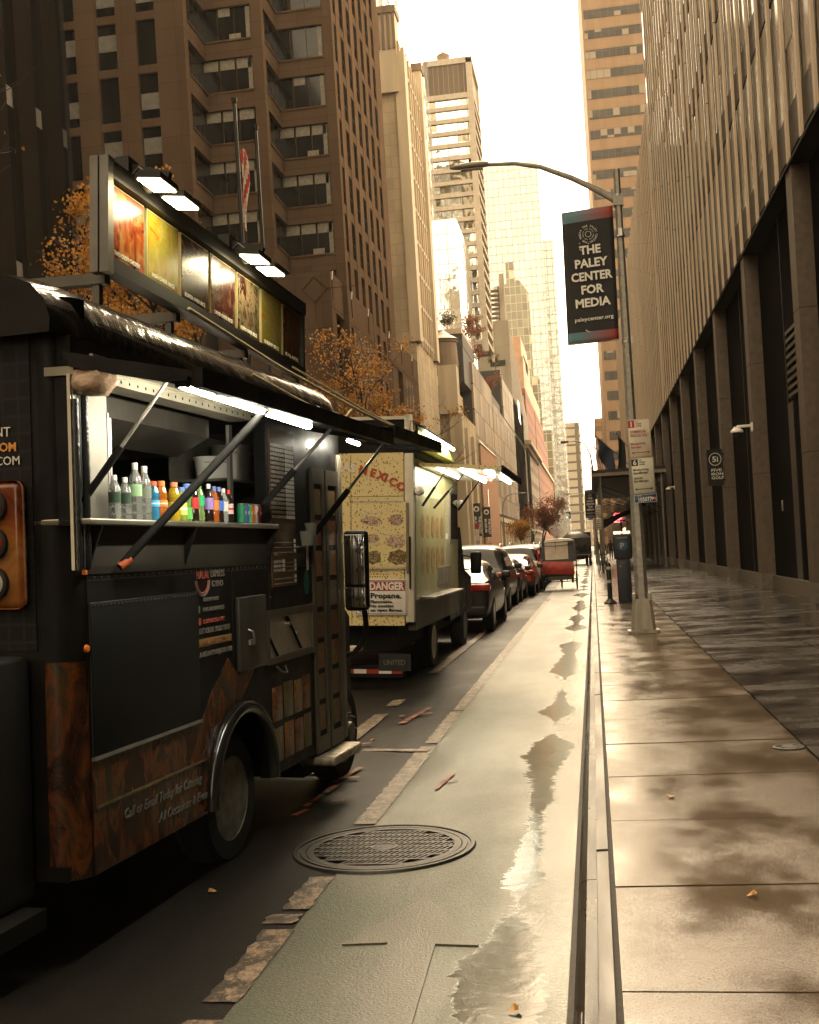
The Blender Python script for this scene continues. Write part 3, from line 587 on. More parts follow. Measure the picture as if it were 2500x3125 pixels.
k = 0
for zz, dy in ((.68, 0), (.44, .04)):
    for i, (a, b) in enumerate(((2.12, 2.28), (2.31, 2.46), (2.49, 2.63), (2.65, 2.78))):
        m = MB(); m.rbox((.0, a, zz), (.004, b, zz + .20 + .01 * (i % 2)), .0015, seg=1); m.build('food_sticker', food('sticker_food_%d' % (k % 3), FC[k % 3], 14, k % 3 + 3), T1); k += 1
for n_, (a, b) in enumerate(((2.87, 3.12), (3.15, 3.42))):
    m = MB(); m.box((.0, a, .36), (.016, a + .045, 2.20)); m.box((.0, b - .045, .36), (.016, b, 2.20)); m.box((.0, a + .045, .36), (.016, b - .045, .46)); m.box((.0, a + .045, 2.1), (.016, b - .045, 2.20)); m.box((.0, a + .045, .46), (.004, b - .045, 2.1), 1)
    d = m.build('door_leaf', [mat('dull_grey_door_frame', (.12, .10, .075), .4, .5, var=.3), PANEL], T1)
    for j in range(8):
        m = MB(); z = .50 + j * .2; m.box((.0045, a + .06, z), (.007, b - .06, z + .165)); m.build('door_picture', food('sticker_food_%d' % (j % 3), FC[j % 3], 14, j % 3 + 3), d)
m = MB(); m.rbox((-.03, 3.42, .37), (.02, 3.5, 2.32), .012); m.build('front_post', mat('pale_grey_post', (.20, .17, .125), .42, .4, var=.2), T1)
m = MB(); m.rbox((-.12, 2.86, .285), (.13, 3.46, .345), .02); m.build('door_step', mat('worn_step', (.34, .29, .22), .45, .4, var=.5, scale=20), T1)
m = MB(); m.box((-.4, 2.9, .2), (-.1, 3.4, .284)); m.build('step_mount', BLKM, T1)
# nose and front wheel
m = MB(); m.prism([(-.22, 3.5, .45), (-.22, 4.35, .45), (-.22, 4.35, 1.15), (-.22, 4.1, 1.3), (-.22, 3.5, 1.45)], (-1.7, 0, 0)); m.build('nose', BLK, T1)
wheel(T1, -.22, 3.86, .345, .19, .235, RIM, hub=.155, nuts=8); wheel(T1, -1.9, 3.86, .345, .19, .235, RIM, -1)
# mirror on a bent arm
m = MB(); m.rbox((-.02, 3.60, 1.235), (.155, 3.68, 1.80), .03); mr = m.build('mirror', BLK, T1)
m = MB(); m.rbox((-.005, 3.592, 1.42), (.14, 3.602, 1.77), .004); m.rbox((-.005, 3.592, 1.26), (.14, 3.602, 1.40), .004); m.build('mirror_glass', mat('mirror_silver', (.75, .75, .72), .03, 1., var=0), mr)
m = MB(); m.tube([(.11, 3.66, 1.24), (.115, 3.68, 1.12), (.08, 3.68, 1.0), (.02, 3.66, .93), (-.14, 3.62, .91)], .02, 10); m.rbox((-.2, 3.58, .87), (-.06, 3.66, .96), .015); m.build('mirror_arm', BLK, mr)
# bagged camera on the rear corner
m = MB(); m.box((.005, .0, 2.30), (.02, .05, 2.46), 1)
vs = []; r2 = random.Random(4)
for i in range(9):
    a = PI * i / 8
    for j in range(14):
        b = 2 * PI * j / 14; k = 1 + r2.uniform(-.24, .18); vs.append((.105 + .105 * math.cos(a) * -1 , .02 + .055 * math.sin(a) * math.cos(b) * k, 2.375 + .068 * math.sin(a) * math.sin(b) * k - .01 * i / 8))
m.add(vs, [(i * 14 + j, i * 14 + (j + 1) % 14, (i + 1) * 14 + (j + 1) % 14, (i + 1) * 14 + j) for i in range(8) for j in range(14)], 0, True)
m.build('wrapped_camera', [mat('pinkish_plastic_bag', (.42, .29, .2), .4, var=.35, scale=12, bump=.6, bscale=25), GALV], T1)
m = MB(); m.tube([(.03, .0, 2.3), (.03, .0, 1.62)], .013, 8); m.tube([(.035, .06, 2.36), (.035, .06, 2.0), (.03, .06, 1.62)], .016, 8); m.build('conduit', mat('shiny_black_conduit', (.012, .012, .012), .3, var=.2, bump=.3, bscale=40), T1)
# illuminated menu board on the roof
BR = Matrix.Translation((-.15, .62, 2.99)) @ Matrix.Rotation(R(-3.0), 4, 'X')
LB, HB = 2.60, .44
m = MB(); m.M = BR
m.box((-.055, .0, -.03), (-.02, LB, HB + .03)); m.box((-.055, 0, -.03), (.025, LB, .035)); m.box((-.055, 0, HB - .045), (.03, LB, HB + .035)); m.box((-.02, LB - .03, .035), (.02, LB, HB - .045))
mb = m.build('menu_board', mat('dark_board_frame', (.014, .012, .010), .5, .1, var=.3), T1)
m = MB(); m.M = BR; m.box((-.06, -.055, -.045), (-.02, -.002, HB + .045)); m.box((-.015, -.05, -.045), (.03, -.002, HB + .045)); m.build('end_channel', mat('dull_aluminium', (.16, .15, .13), .5, .5, var=.3), mb)
PF = [([(0.037, 0.006, 0.002), (0.149, 0.025, 0.004), (0.260, 0.060, 0.013), (0.310, 0.180, 0.050), (0.074, 0.080, 0.013)], 'TWO CRISPY CHICKEN', 0), ([(0.279, 0.030, 0.008), (0.341, 0.210, 0.017), (0.279, 0.260, 0.034), (0.384, 0.290, 0.084), (0.310, 0.050, 0.034)], 'FISH OVER RICE', 1), ([(0.062, 0.065, 0.013), (0.043, 0.015, 0.004), (0.019, 0.007, 0.003), (0.186, 0.070, 0.008), (0.298, 0.150, 0.034)], 'KOFTA OVER RICE', 2), ([(0.019, 0.006, 0.004), (0.074, 0.015, 0.008), (0.124, 0.095, 0.067), (0.099, 0.015, 0.008)], 'LAMB OVER RICE', 3), ([(0.062, 0.010, 0.004), (0.031, 0.007, 0.004), (0.211, 0.155, 0.092), (0.037, 0.050, 0.017), (0.217, 0.050, 0.013)], 'GYRO OVER RICE', 4), ([(0.341, 0.080, 0.021), (0.360, 0.225, 0.042), (0.260, 0.240, 0.042), (0.372, 0.260, 0.092), (0.310, 0.045, 0.025)], 'SHRIMP RICE', 5), ([(0.031, 0.010, 0.004), (0.099, 0.080, 0.013), (0.155, 0.035, 0.008), (0.037, 0.010, 0.004), (0.248, 0.160, 0.042)], 'FALAFEL', 6)]
pw = LB / 7
for i, (cols, tx, sd) in enumerate(PF):
    m = MB(); m.M = BR; a = i * pw + .018; b = (i + 1) * pw - .012
    m.box((-.02, a, .04), (-.006, b, HB - .05), 1); m.box((-.006, a + .008, .048), (-.003, b - .008, HB - .058), 0); m.text(tx, .03, (-.003, a + .04, .065), (0, 1, 0), (0, 0, 1), 2, 'LEFT', fit=(b - a) * .72)
    m.build('food_picture', [food('board_food_%d' % i, cols, 8.5, sd * 2 + 1, rough=.25, vs=.8), mat('pale_picture_border', (.45, .38, .2), .4, var=.1), WINK], mb)
for y in (.05, .78, 1.7, 2.6):
    m = MB(); m.M = BR; m.bar((-.03, y, -.05), (-1.5, y, -.05 - .0), .05, .05); m.bar((-.08, y + .0, -.055), (-.08, y, -.22), .035, .035); m.build('support_arm', mat('dull_arm_steel', (.10, .09, .075), .5, .4, var=.3), mb)
for y in (.30, 1.50):
    m = MB(); m.M = BR; m.box((-.10, y - .05, HB + .03), (-.03, y + .05, HB + .16)); m.bar((-.05, y, HB + .11), (.16, y, HB + .05), .035, .05); m.prism([(.09, y - .22, HB - .02), (.22, y - .22, HB - .035), (.22, y - .22, HB - .005), (.11, y - .22, HB + .015)], (0, .19, 0)); m.prism([(.09, y + .03, HB - .02), (.22, y + .03, HB - .035), (.22, y + .03, HB - .005), (.11, y + .03, HB + .015)], (0, .19, 0)); m.tube([(-.05, y - .03, HB + .04), (.03, y - .06, HB + .09), (.10, y - .04, HB + .03)], .008, 6)
    fl = m.build('floodlight', mat('black_lamp_casing', (.018, .017, .015), .4, .3, var=.2), mb)
    m = MB(); m.M = BR
    for a, b in ((y - .21, y - .04), (y + .04, y + .21)):
        m.prism([(.10, a, HB - .024), (.21, a, HB - .036), (.21, a, HB - .040), (.10, a, HB - .028)], (0, b - a, 0))
    m.build('lamp_lens', FLOOD, fl)
    m = MB(); m.M = BR; m.lathe([(.012, -.05), (.03, -.03), (.034, .0), (.02, .03), (0, .04)], (.05, y, HB + .04), 12); m.build('sensor', CREAM, fl)
# ropes
m = MB(); m.tube([(-.10, 1.35, 2.93), (.10, 2.1, 2.73), (.35, 2.9, 2.54), (.56, 3.6, 2.41)], .009, 6); m.tube([(.53, 3.4, 2.45), (.55, 3.38, 2.52), (.56, 3.42, 2.53), (.56, 3.46, 2.47), (.54, 3.44, 2.43)], .008, 6); m.build('rope', ROPE, T1)
m = MB(); m.tube([(-.12, 2.95, 2.86), (.2, 3.5, 2.62), (.5, 4.05, 2.43)], .007, 6); m.build('rope', ROPE, T1)
m = MB(); m.tube([(.02, 1.9, 2.66), (.20, 2.25, 2.53), (.40, 2.6, 2.42), (.55, 2.8, 2.38)], .009, 6); m.tube([(.34, 2.5, 2.43), (.38, 2.6, 2.52)], .009, 6); m.build('rope', ROPE, T1)

# ------------------------------------------------------------------ bottles and cans on the shelf (things of their own)
T1M = Matrix.Translation(Vector((-2.1, 4.3, 0))) @ Euler((0, R(2), R(-5.2))).to_matrix().to_4x4()
def place(o, p):
    o.location = T1M @ Vector(p); o.rotation_euler = (0, R(2), R(-5.2))
CLR = {}
def liquid(nm, c, clear=True):
    return mat('liquid_' + nm, c, .06, var=.05, trans=.55 if clear else .0, coat=.3)
def bottle(p, h, r, liq, cap, lab, lz, label, kind='soda', stripe=None):
    t = thing('drink_bottle', label, 'bottle', group='drinks lined up on the serving shelf'); place(t, p)
    m = MB()
    if kind == 'water': pr = [(r * .9, 0), (r, .01 * h), (r, .12 * h), (r * .95, .15 * h), (r, .18 * h), (r, .28 * h), (r * .95, .31 * h), (r, .34 * h), (r, .66 * h), (r * .8, .76 * h), (r * .45, .87 * h), (r * .36, .91 * h)]
    elif kind == 'sport': pr = [(r * .92, 0), (r, .03 * h), (r, .24 * h), (r * .9, .32 * h), (r * .9, .56 * h), (r, .62 * h), (r * .97, .72 * h), (r * .72, .84 * h), (r * .5, .88 * h)]
    else: pr = [(r * .8, 0), (r, .05 * h), (r * .98, .25 * h), (r * .9, .32 * h), (r * .96, .6 * h), (r * .9, .7 * h), (r * .55, .84 * h), (r * .36, .9 * h)]
    m.lathe(pr, n=18); m.build('bottle_body', liq, t)
    m = MB(); rc = r * (.62 if kind == 'sport' else .45); m.lathe([(rc, .88 * h), (rc, .985 * h), (rc * .85, h), (0, h)], n=16); m.build('cap', cap, t)
    m = MB(); m.lathe([(r * 1.02, lz[0] * h), (r * 1.02, lz[1] * h)], n=18)
    if stripe: m.lathe([(r * 1.03, (lz[0] * .6 + lz[1] * .4) * h), (r * 1.03, (lz[0] * .4 + lz[1] * .6) * h)], n=18, mi=1)
    m.build('label_band', [lab, stripe or WINK], t)
    return t
def col(nm, c): return mat('print_' + nm, c, .4, var=.12, scale=30)
WAT = mat('clear_pet_water', (.80, .82, .76), .05, var=0, trans=.8, spec=.6)
zz = 1.828
B = [
 (-0.04, 0.420, .195, 0.027, WAT, WHT, col('dark_green', (.03, .06, .035)), (.38, .62), 'clear water bottle with a dark green label, first on the shelf at its rear end', 'water', None),
 (-0.04, 0.515, .19, 0.027, WAT, WHT, col('dark_green', (.03, .06, .035)), (.38, .62), 'clear water bottle with dark label, close behind the first one', 'water', None),
 (-0.04, 0.610, .26, 0.030, WAT, WHT, col('mint', (.28, .45, .24)), (.42, .62), 'tall clear bottle with white cap and mint green label', 'water', None),
 (-0.04, 0.700, .25, 0.030, WAT, WHT, col('grey_green', (.16, .18, .13)), (.42, .6), 'tall clear bottle with white cap beside the mint green labelled one', 'water', None),
 (-0.04, 0.785, .185, 0.028, liquid('blue', (.06, .35, .60)), col('red_cap', (.55, .12, .05)), col('sky', (.08, .38, .62)), (.36, .52), 'bright blue sports drink with a red cap', 'sport', WINK),
 (-0.04, 0.865, .19, 0.029, liquid('orange', (.75, .22, .03)), col('orange_cap', (.70, .20, .06)), col('orange', (.72, .22, .04)), (.36, .52), 'orange sports drink with an orange cap next to the blue one', 'sport', WINK),
 (-0.07, 0.930, .185, 0.027, liquid('dark_orange', (.6, .14, .03)), col('orange_cap', (.70, .20, .06)), col('orange', (.72, .22, .04)), (.36, .52), 'second orange drink half hidden behind the front orange bottle', 'sport', None),
 (-0.04, 1.000, .19, 0.030, liquid('yellow', (.78, .58, .04)), col('coral_cap', (.75, .22, .10)), col('lime', (.60, .60, .08)), (.30, .5), 'yellow sports drink with a coral cap', 'sport', WINK),
 (-0.04, 1.080, .17, 0.028, liquid('lime', (.45, .60, .10)), col('blue_cap', (.14, .22, .55)), col('lime2', (.55, .55, .15)), (.2, .55), 'lime coloured drink with a small blue cap', 'sport', WINK),
 (-0.04, 1.140, .19, 0.028, liquid('green', (.25, .50, .12)), col('blue_cap', (.14, .22, .55)), col('green', (.12, .42, .10)), (.08, .38), 'green drink with a wide blue cap standing before the thick strut', 'sport', None),
 (-0.04, 1.220, .20, 0.026, liquid('cola', (.020, .010, .008), False), col('green_cap', (.05, .35, .10)), col('red', (.55, .03, .03)), (.34, .62), 'dark cola bottle with a red label', 'soda', None),
 (-0.04, 1.290, .20, 0.026, liquid('lemon', (.35, .48, .16)), col('green_cap', (.05, .35, .10)), col('emerald', (.03, .36, .12)), (.42, .68), 'green lemon soda bottle with a green cap', 'soda', None),
 (-0.07, 1.340, .195, 0.025, liquid('dark_green_soda', (.02, .07, .03)), BLKM, col('deep_green', (.02, .12, .06)), (.35, .62), 'dark green soda bottle behind the lemon soda', 'soda', None),
 (-0.04, 1.400, .20, 0.026, liquid('cola', (.020, .010, .008), False), WHT, col('violet', (.30, .20, .52)), (.34, .64), 'purple labelled dark soda with a white cap', 'soda', None),
 (-0.04, 1.470, .19, 0.026, liquid('orange_soda', (.70, .17, .03)), col('blue_cap', (.14, .22, .55)), col('deep_orange', (.70, .20, .04)), (.34, .62), 'orange soda bottle with a blue cap', 'soda', None),
 (-0.04, 1.530, .19, 0.026, liquid('cola', (.020, .010, .008), False), col('blue_cap', (.14, .22, .55)), col('royal', (.06, .16, .55)), (.34, .62), 'cola bottle with a royal blue label', 'soda', None),
 (-0.04, 1.590, .185, 0.025, liquid('clear_soda', (.55, .58, .55)), WHT, col('white_label', (.70, .69, .64)), (.34, .62), 'clear soda bottle with a white label and white cap', 'soda', None),
 (-0.04, 1.660, .18, 0.026, liquid('cola', (.020, .010, .008), False), col('bright_red_cap', (.65, .04, .03)), col('white_red', (.65, .55, .48)), (.28, .58), 'last dark cola bottle with a white and red label and red cap', 'soda', col('red', (.55, .03, .03))),
]
for (x, y, h, r, lq, cp, lb, lz, label, kd, st) in B: bottle((x, y, zz), h, r, lq, cp, lb, lz, label, kd, st)
for y, c, nm, label in ((1.81, (.02, .20, .10), 'can_green', 'dark green drink can with a red and white emblem'), (1.855, (.06, .08, .30), 'can_blue', 'dark blue drink can beside the dark green one'), (1.90, (.10, .42, .10), 'can_lime', 'bright green drink can in the short row of cans'), (1.945, (.60, .14, .04), 'can_orange', 'orange drink can next to the white can'), (1.99, (.65, .62, .56), 'can_white', 'white drink can near the forward end of the shelf'), (2.035, (.28, .02, .02), 'can_maroon', 'maroon drink can, last one on the shelf')):
    t = thing('drink_can', label, 'can', group='drink cans on the serving shelf'); place(t, (-.03, y, zz))
    m = MB(); m.lathe([(.020, 0), (.026, .008), (.026, .098), (.021, .106)], n=16); m.build('can_body', col(nm, c), t)
    m = MB(); m.lathe([(.021, .106), (.022, .112), (.020, .112), (.019, .108), (0, .108)], n=16); m.build('can_lid', ALU, t)
    m = MB(); m.lathe([(0, .0268), (.012, .0262)], (0, 0, .06), 12, 0, 'x'); m.build('emblem', col('white_red', (.65, .55, .48)) if nm != 'can_white' else DRED, t)
# containers on the rack inside
for i, (y, r, h, mm, lb) in enumerate(((2.32, .11, .13, WHT, 'white tub with red print on the inner rack'), (2.62, .13, .22, STEEL, 'steel stock pot on the inner rack beside the white tub'))):
    t = thing('stock_pot' if i else 'plastic_tub', lb, 'pot' if i else 'tub'); place(t, (-.42, y, 2.1055))
    m = MB(); m.lathe([(r * .86, 0), (r, h), (r * 1.04, h), (r * 1.04, h + .01), (r * .95, h + .01), (r * .9, .02), (0, .02)], n=24); m.build('pot_body', mm, t)
    m = MB(); m.tube([(0, r * math.cos(a) * 1.02, h * .75 - .05 * math.sin(a)) if False else (r * 1.03 * math.sin(a), r * 1.03 * math.cos(a), h * .8) for a in [i2 * PI / 8 for i2 in range(9)]], .004, 6); m.build('handle', ALU, t)

TUBE2 = mat('fluorescent_tube_dim', (1, 1, 1), .5, var=0, emis=(1., .93, .70), es=7.)
# ------------------------------------------------------------------ yellow food truck
PATT = None
def confetti():
    m = bpy.data.materials.new('yellow_wrap_with_vegetables'); m.use_nodes = True; nt = m.node_tree; b = nt.nodes['Principled BSDF']
    tc = nt.nodes.new('ShaderNodeTexCoord'); c = (.74, .62, .31)
    prev = None
    for i, (sc, th, colr) in enumerate(((26, .23, (.20, .26, .06)), (21, .20, (.42, .12, .05)), (34, .17, (.24, .20, .07)), (30, .14, (.58, .50, .26)))):
        vo = N(nt, 'ShaderNodeTexVoronoi', Scale=float(sc)); mp = N(nt, 'ShaderNodeMapping'); mp.inputs['Location'].default_value = (i * 3.3, i * 1.9, i * 2.1); mp.inputs['Scale'].default_value = (1, 1, .75)
        nt.links.new(tc.outputs['Object'], mp.inputs[0]); nt.links.new(mp.outputs[0], vo.inputs['Vector'])
        n2 = N(nt, 'ShaderNodeTexNoise', Scale=70.); nt.links.new(tc.outputs['Object'], n2.inputs['Vector'])
        f = mth(nt, 'LESS_THAN', mth(nt, 'ADD', vo.outputs['Distance'], mth(nt, 'MULTIPLY', n2.outputs['Fac'], .25)), th + .12)
        prev = mixc(nt, f, prev if prev is not None else c, colr)
    nt.links.new(prev, b.inputs['Base Color']); b.inputs['Roughness'].default_value = .38
    return m
YEL = confetti()
GRN2 = food('pale_green_side', [(.24, .22, .10), (.32, .30, .15), (.38, .35, .20), (.26, .25, .12)], 1.5, 3, rough=.3)
T2 = thing('food_truck', 'yellow patterned food truck with a propane danger sign on its back', 'food truck', (-2.17, 13.45, 0), (0, R(3), R(-.7)))
m = MB(); m.box((-2.1, .05, .78), (-.11, 4.05, 2.80)); m.build('body', GRN2, T2)
m = MB(); m.box((-2.1, .0, .76), (-.135, .048, 2.82)); rp = m.build('rear_wall', YEL, T2)
m = MB(); m.box((-.80, -.012, 1.44), (-.16, -.001, 2.24)); m.box((-.80, -.016, 2.235), (-.13, -.001, 2.247), 1); m.box((-.80, -.016, 1.43), (-.13, -.001, 1.438), 1); m.build('rear_panel', [YEL, ALU], T2)
m = MB(); m.box((-.155, -.03, 1.38), (-.125, -.0005, 2.22)); m.build('panel_edge', mat('dull_edge_metal', (.20, .17, .10), .45, .5, var=.2), T2)
m = MB(); m.rbox((-.122, -.012, .80), (-.012, .06, 2.81), .012); m.build('corner_post', CREAM, T2)
m = MB(); m.tube([(-.06, -.03, 1.20), (-.06, -.035, 1.5), (-.06, -.03, 1.82)], .010, 8); m.build('door_rod', BLKM, T2)
m = MB()
RDM = mat('lettering_brick_red', (.42, .06, .02), .5, var=.15); BLK2 = INK
for i, ch in enumerate('AS'): m.text(ch, .13, (-.92 + i * .085, -.004, 2.615 - .012 * i), (1, -0, -.1), (.1, 0, 1), 0, 'LEFT', bold=.004)
for i, ch in enumerate('TORTAS'): pass
ang = -10
for i, ch in enumerate('MEXICO'):
    a = R(-14 - i * 3.2); x = [-.735, -.60, -.515, -.43, -.375, -.285][i]; z = [2.585, 2.55, 2.52, 2.485, 2.455, 2.405][i]
    m.text(ch, .135, (x, -.004, z), (math.cos(a), 0, math.sin(a)), (-math.sin(a), 0, math.cos(a)), 1, 'LEFT', bold=.006)
m.text('Chalupas', .062, (-.70, -.014, 2.105), (1, 0, 0), (0, 0, 1), 2, 'LEFT', fit=.25); m.text('Tortas De Jamon', .05, (-.47, -.014, 1.84), (1, 0, 0), (0, 0, 1), 2, 'LEFT', fit=.31); m.text('Taco Vegetariano', .04, (-.72, -.014, 1.725), (1, 0, 0), (0, 0, 1), 2, 'LEFT', fit=.27); m.text('Con Chorizo', .042, (-.62, -.014, 1.455), (1, 0, 0), (0, 0, 1), 2, 'LEFT', fit=.19); m.text('Huevos Rancheros', .04, (-.40, -.014, 1.455), (1, 0, 0), (0, 0, 1), 2, 'LEFT', fit=.27)
m.build('lettering', [WHT, RDM, mat('lettering_pale_yellow', (.82, .78, .62), .5, var=0)], T2)
def blob(cx, cz, rx, rz, seed, n=18, j=.16):
    r2 = random.Random(seed); return [(cx + rx * (1 + r2.uniform(-j, j)) * math.cos(2 * PI * i / n), -.0135, cz + rz * (1 + r2.uniform(-j, j)) * math.sin(2 * PI * i / n)) for i in range(n)]
FM = [food('plate_a', [(.05, .018, .01), (.24, .10, .04), (.70, .60, .46), (.14, .05, .02), (.5, .35, .2)], 26, 1), food('plate_b', [(.02, .01, .008), (.22, .03, .02), (.60, .50, .38), (.05, .05, .02), (.3, .04, .02)], 30, 4), food('plate_c', [(.06, .018, .01), (.20, .06, .025), (.08, .10, .03), (.52, .40, .24), (.12, .04, .02)], 26, 7)]
for i, (cx, cz, rx, rz, k) in enumerate(((-.58, 2.01, .12, .055, 0), (-.27, 2.02, .085, .075, 1), (-.56, 1.80, .075, .06, 0), (-.28, 1.755, .12, .07, 0), (-.55, 1.575, .09, .085, 2), (-.26, 1.575, .125, .09, 2))):
    m = MB(); m.prism(blob(cx, cz, rx, rz, i), (0, .002, 0)); m.build('food_picture', FM[k], T2)
m = MB()
m.box((-.83, -.003, .78), (-.822, -.0005, 2.80)); m.box((-1.6, -.003, 2.30), (-.14, -.0005, 2.306)); m.build('panel_seams', mat('dark_yellow_seam', (.16, .12, .05), .5, var=.2), T2)  # thin dark strips along the panel seams
m = MB()
for k in range(30): m.lathe([(0, .003), (.006, 0)], (-.15, 0, .84 + k * .065), 6, 0, 'y'); m.lathe([(0, .003), (.006, 0)], (-.84, 0, .84 + k * .065), 6, 0, 'y')
for k in range(10):
    for q in range(3): m.lathe([(0, .003), (.007, 0)], (-.66 + k * .03 + .015 * (q % 2), 0, 1.345 + q * .03), 6, 1, 'y')
m.v = [Vector((v.x, -.001 - v.y, v.z)) for v in m.v]; m.build('rivets', [mat('yellow_rivet', (.45, .36, .18), .4, var=.2), INK], T2)
# danger sign
m = MB(); m.rbox((-.785, -.022, .885), (-.145, -.014, 1.315), .004); ds = m.build('danger_sign', WHT, T2)
m = MB(); f = -.0235
for a, b in (((-.772, .897), (-.158, .905)), ((-.772, 1.298), (-.158, 1.305)), ((-.772, .905), (-.765, 1.298)), ((-.165, .905), (-.158, 1.298)), ((-.62, .905), (-.614, 1.165))): m.box((a[0], f, a[1]), (b[0], -.022, b[1]), 0)
m.box((-.758, f, 1.175), (-.172, -.022, 1.29), 1)
m.text('DANGER', .125, (-.605, f, 1.19), (1, 0, 0), (0, 0, 1), 2, 'LEFT', fit=.42, bold=.005)
m.prism([(-.735, f - .001, 1.19), (-.63, f - .001, 1.19), (-.682, f - .001, 1.28)], (0, .001, 0), 2); m.text('!', .075, (-.692, f - .002, 1.20), (1, 0, 0), (0, 0, 1), 1, 'LEFT', bold=.003)
m.text('Propane.', .088, (-.595, f, 1.09), (1, 0, 0), (0, 0, 1), 0, 'LEFT', fit=.375, bold=.003)
for i, (t, w) in enumerate((('Flammable.', .27), ('No smoking', .28), ('no open flames.', .39))): m.text(t, .05, (-.595, f, 1.03 - i * .05), (1, 0, 0), (0, 0, 1), 0, 'LEFT', fit=w, bold=.0015)
for z in (1.105, .975):
    c = (-.692, f, z); m.tube([(c[0] + .052 * math.cos(a), c[1], c[2] + .052 * math.sin(a)) for a in [2 * PI * i / 24 for i in range(25)]], .007, 6, 1); m.bar((c[0] - .036, f - .002, z + .036), (c[0] + .036, f - .002, z - .036), .010, .002, 1); m.bar((c[0] - .03, f, z - .018), (c[0] + .03, f, z + .02), .012, .002, 0)
m.build('lettering', [INK, DRED, WHT], ds)
for c_ in T2.children:
    if c_.name.split('.')[0] in ('danger_sign', 'food_picture', 'lettering', 'rear_panel', 'panel_edge', 'rivets', 'panel_seams'): c_.location.x += .05
# roof box, lit fascia, awning
m = MB(); m.box((-2.1, .02, 2.81), (-.02, 4.05, 2.86)); m.box((-2.1, .06, 2.86), (-.12, 4.0, 3.22)); m.box((-2.1, .05, 3.221), (-.10, 4.0, 3.26), 1); m.box((-.118, .0, 2.87), (-.02, .06, 3.27), 2)
m.build('roof_box', [BLKM, CREAM, mat('crumpled_foil', (.5, .46, .38), .3, .8, var=.3, bump=.6, bscale=12)], T2)
m = MB(); m.prism([(-.119, .30, 2.93), (.03, .30, 2.93), (-.06, .30, 3.14), (-.119, .30, 3.14)], (0, 3.1, 0)); m.prism([(-.10, .05, 3.141), (.02, .3, 3.155), (.02, 3.5, 3.155), (-.10, 3.5, 3.141)], (0, 0, .02), 1); m.prism([(-.02, .05, 2.90), (-.02, .3, 2.92), (.0, .3, 3.13), (-.02, .05, 3.22)], (-.09, 0, 0), 1)
fs = m.build('lit_fascia', [food('green_sign_print', [(.22, .30, .05), (.40, .46, .12), (.50, .52, .22), (.10, .14, .04)], 3, 2, rough=.4), BLKM], T2)
m = MB(); m.tube([(.03, .62, 3.115), (.03, 3.25, 3.115)], .024, 10); m.build('tube_lamp', TUBE2, fs)
UND = mat('pale_awning_underside', (.62, .62, .50), .25, .3, var=.2)
m = MB(); m.prism([(-.01, .35, 2.68), (1.0, .35, 2.62), (1.0, .35, 2.66), (-.01, .35, 2.72)], (0, 3.0, 0)); m.prism([(-.01, .35, 2.676), (.99, .35, 2.616), (.99, .35, 2.619), (-.01, .35, 2.679)], (0, 3.0, 0), 1); aw = m.build('awning', [YEL, UND], T2)
m = MB(); m.box((.995, .35, 2.585), (1.02, 3.35, 2.67)); m.build('awning_edge', BLKM, aw)
for x, y0, y1 in ((.50, .45, 3.2), (.78, .7, 1.6), (.86, 1.8, 3.2), (.2, .45, 2.6)):
    m = MB(); z = 2.655 - x * .06; m.tube([(x, y0, z), (x, y1, z)], .018 if x != .2 else .008, 8); m.build('tube_lamp', TUBE2, aw)
m = MB(); m.tube([(.55, 1.6, 2.635), (.7, 2.3, 2.625), (.6, 3., 2.63)], .008, 6); m.build('red_lamp_strip', mat('red_led', (1, .05, .05), .4, var=0, emis=(1., .05, .04), es=3.), aw)
def strut2(a, b):
    a, b = Vector(a), Vector(b); c = a.lerp(b, .5); m = MB(); m.tube([a, c], .017, 8); m.tube([c, b], .009, 8); m.build('gas_strut', BLKM, T2)
strut2((.02, .45, 2.20), (.28, .75, 2.66)); strut2((.02, 1.4, 2.20), (.36, 1.75, 2.655)); strut2((.02, 3.9, 2.25), (.4, 3.33, 2.65))
# side wall: pictures, window, shelf, lower skirt
m = MB(); m.box((-.109, .07, 1.06), (-.004, 3.98, 2.66)); m.build('side_panel', GRN2, T2)
FDK = [food('long_dish_%d' % i, c, 12, i + 2) for i, c in enumerate(([(.10, .10, .04), (.20, .06, .03), (.36, .28, .12), (.14, .07, .03)], [(.06, .08, .03), (.24, .10, .04), (.40, .32, .16), (.12, .05, .03)]))]
k = 0
for z0, z1 in ((1.80, 2.10), (1.35, 1.70)):
    for i in range(5):
        y = .42 + i * .42; m = MB(); pts = [(-.003, y + .15 + .15 * math.cos(a) * (1 + .1 * math.sin(3 * a + k)), (z0 + z1) / 2 + (z1 - z0) / 2 * math.sin(a)) for a in [2 * PI * j / 14 for j in range(14)]]
        m.prism(pts, (.003, 0, 0)); m.build('dish_picture', FDK[k % 2], T2); k += 1
m = MB(); m.box((-.003, .3, 2.32), (.0, 2.2, 2.44)); m.build('menu_heading', mat('faded_heading', (.40, .42, .26), .5, var=.5, scale=30), T2)
m = MB(); m.box((-.003, 2.55, 1.30), (.002, 2.95, 2.40)); m.build('price_list', mat('pale_price_sheet', (.36, .34, .24), .35, var=.6, scale=40), T2)
m = MB(); m.box((-.003, 2.58, 1.80), (.004, 2.85, 1.88)); m.build('flag_sticker', WHT, T2)
m = MB(); m.box((-.003, 3.0, 1.75), (.012, 3.85, 2.52)); sw = m.build('serving_window', ALU, T2)
m = MB(); m.box((.012, 3.06, 1.80), (.016, 3.79, 2.47)); m.build('pane', GLS, sw)
m = MB(); m.box((-.003, 1.75, 1.16), (.014, 3.0, 1.42)); ww = m.build('warmer_window', ALU, T2)
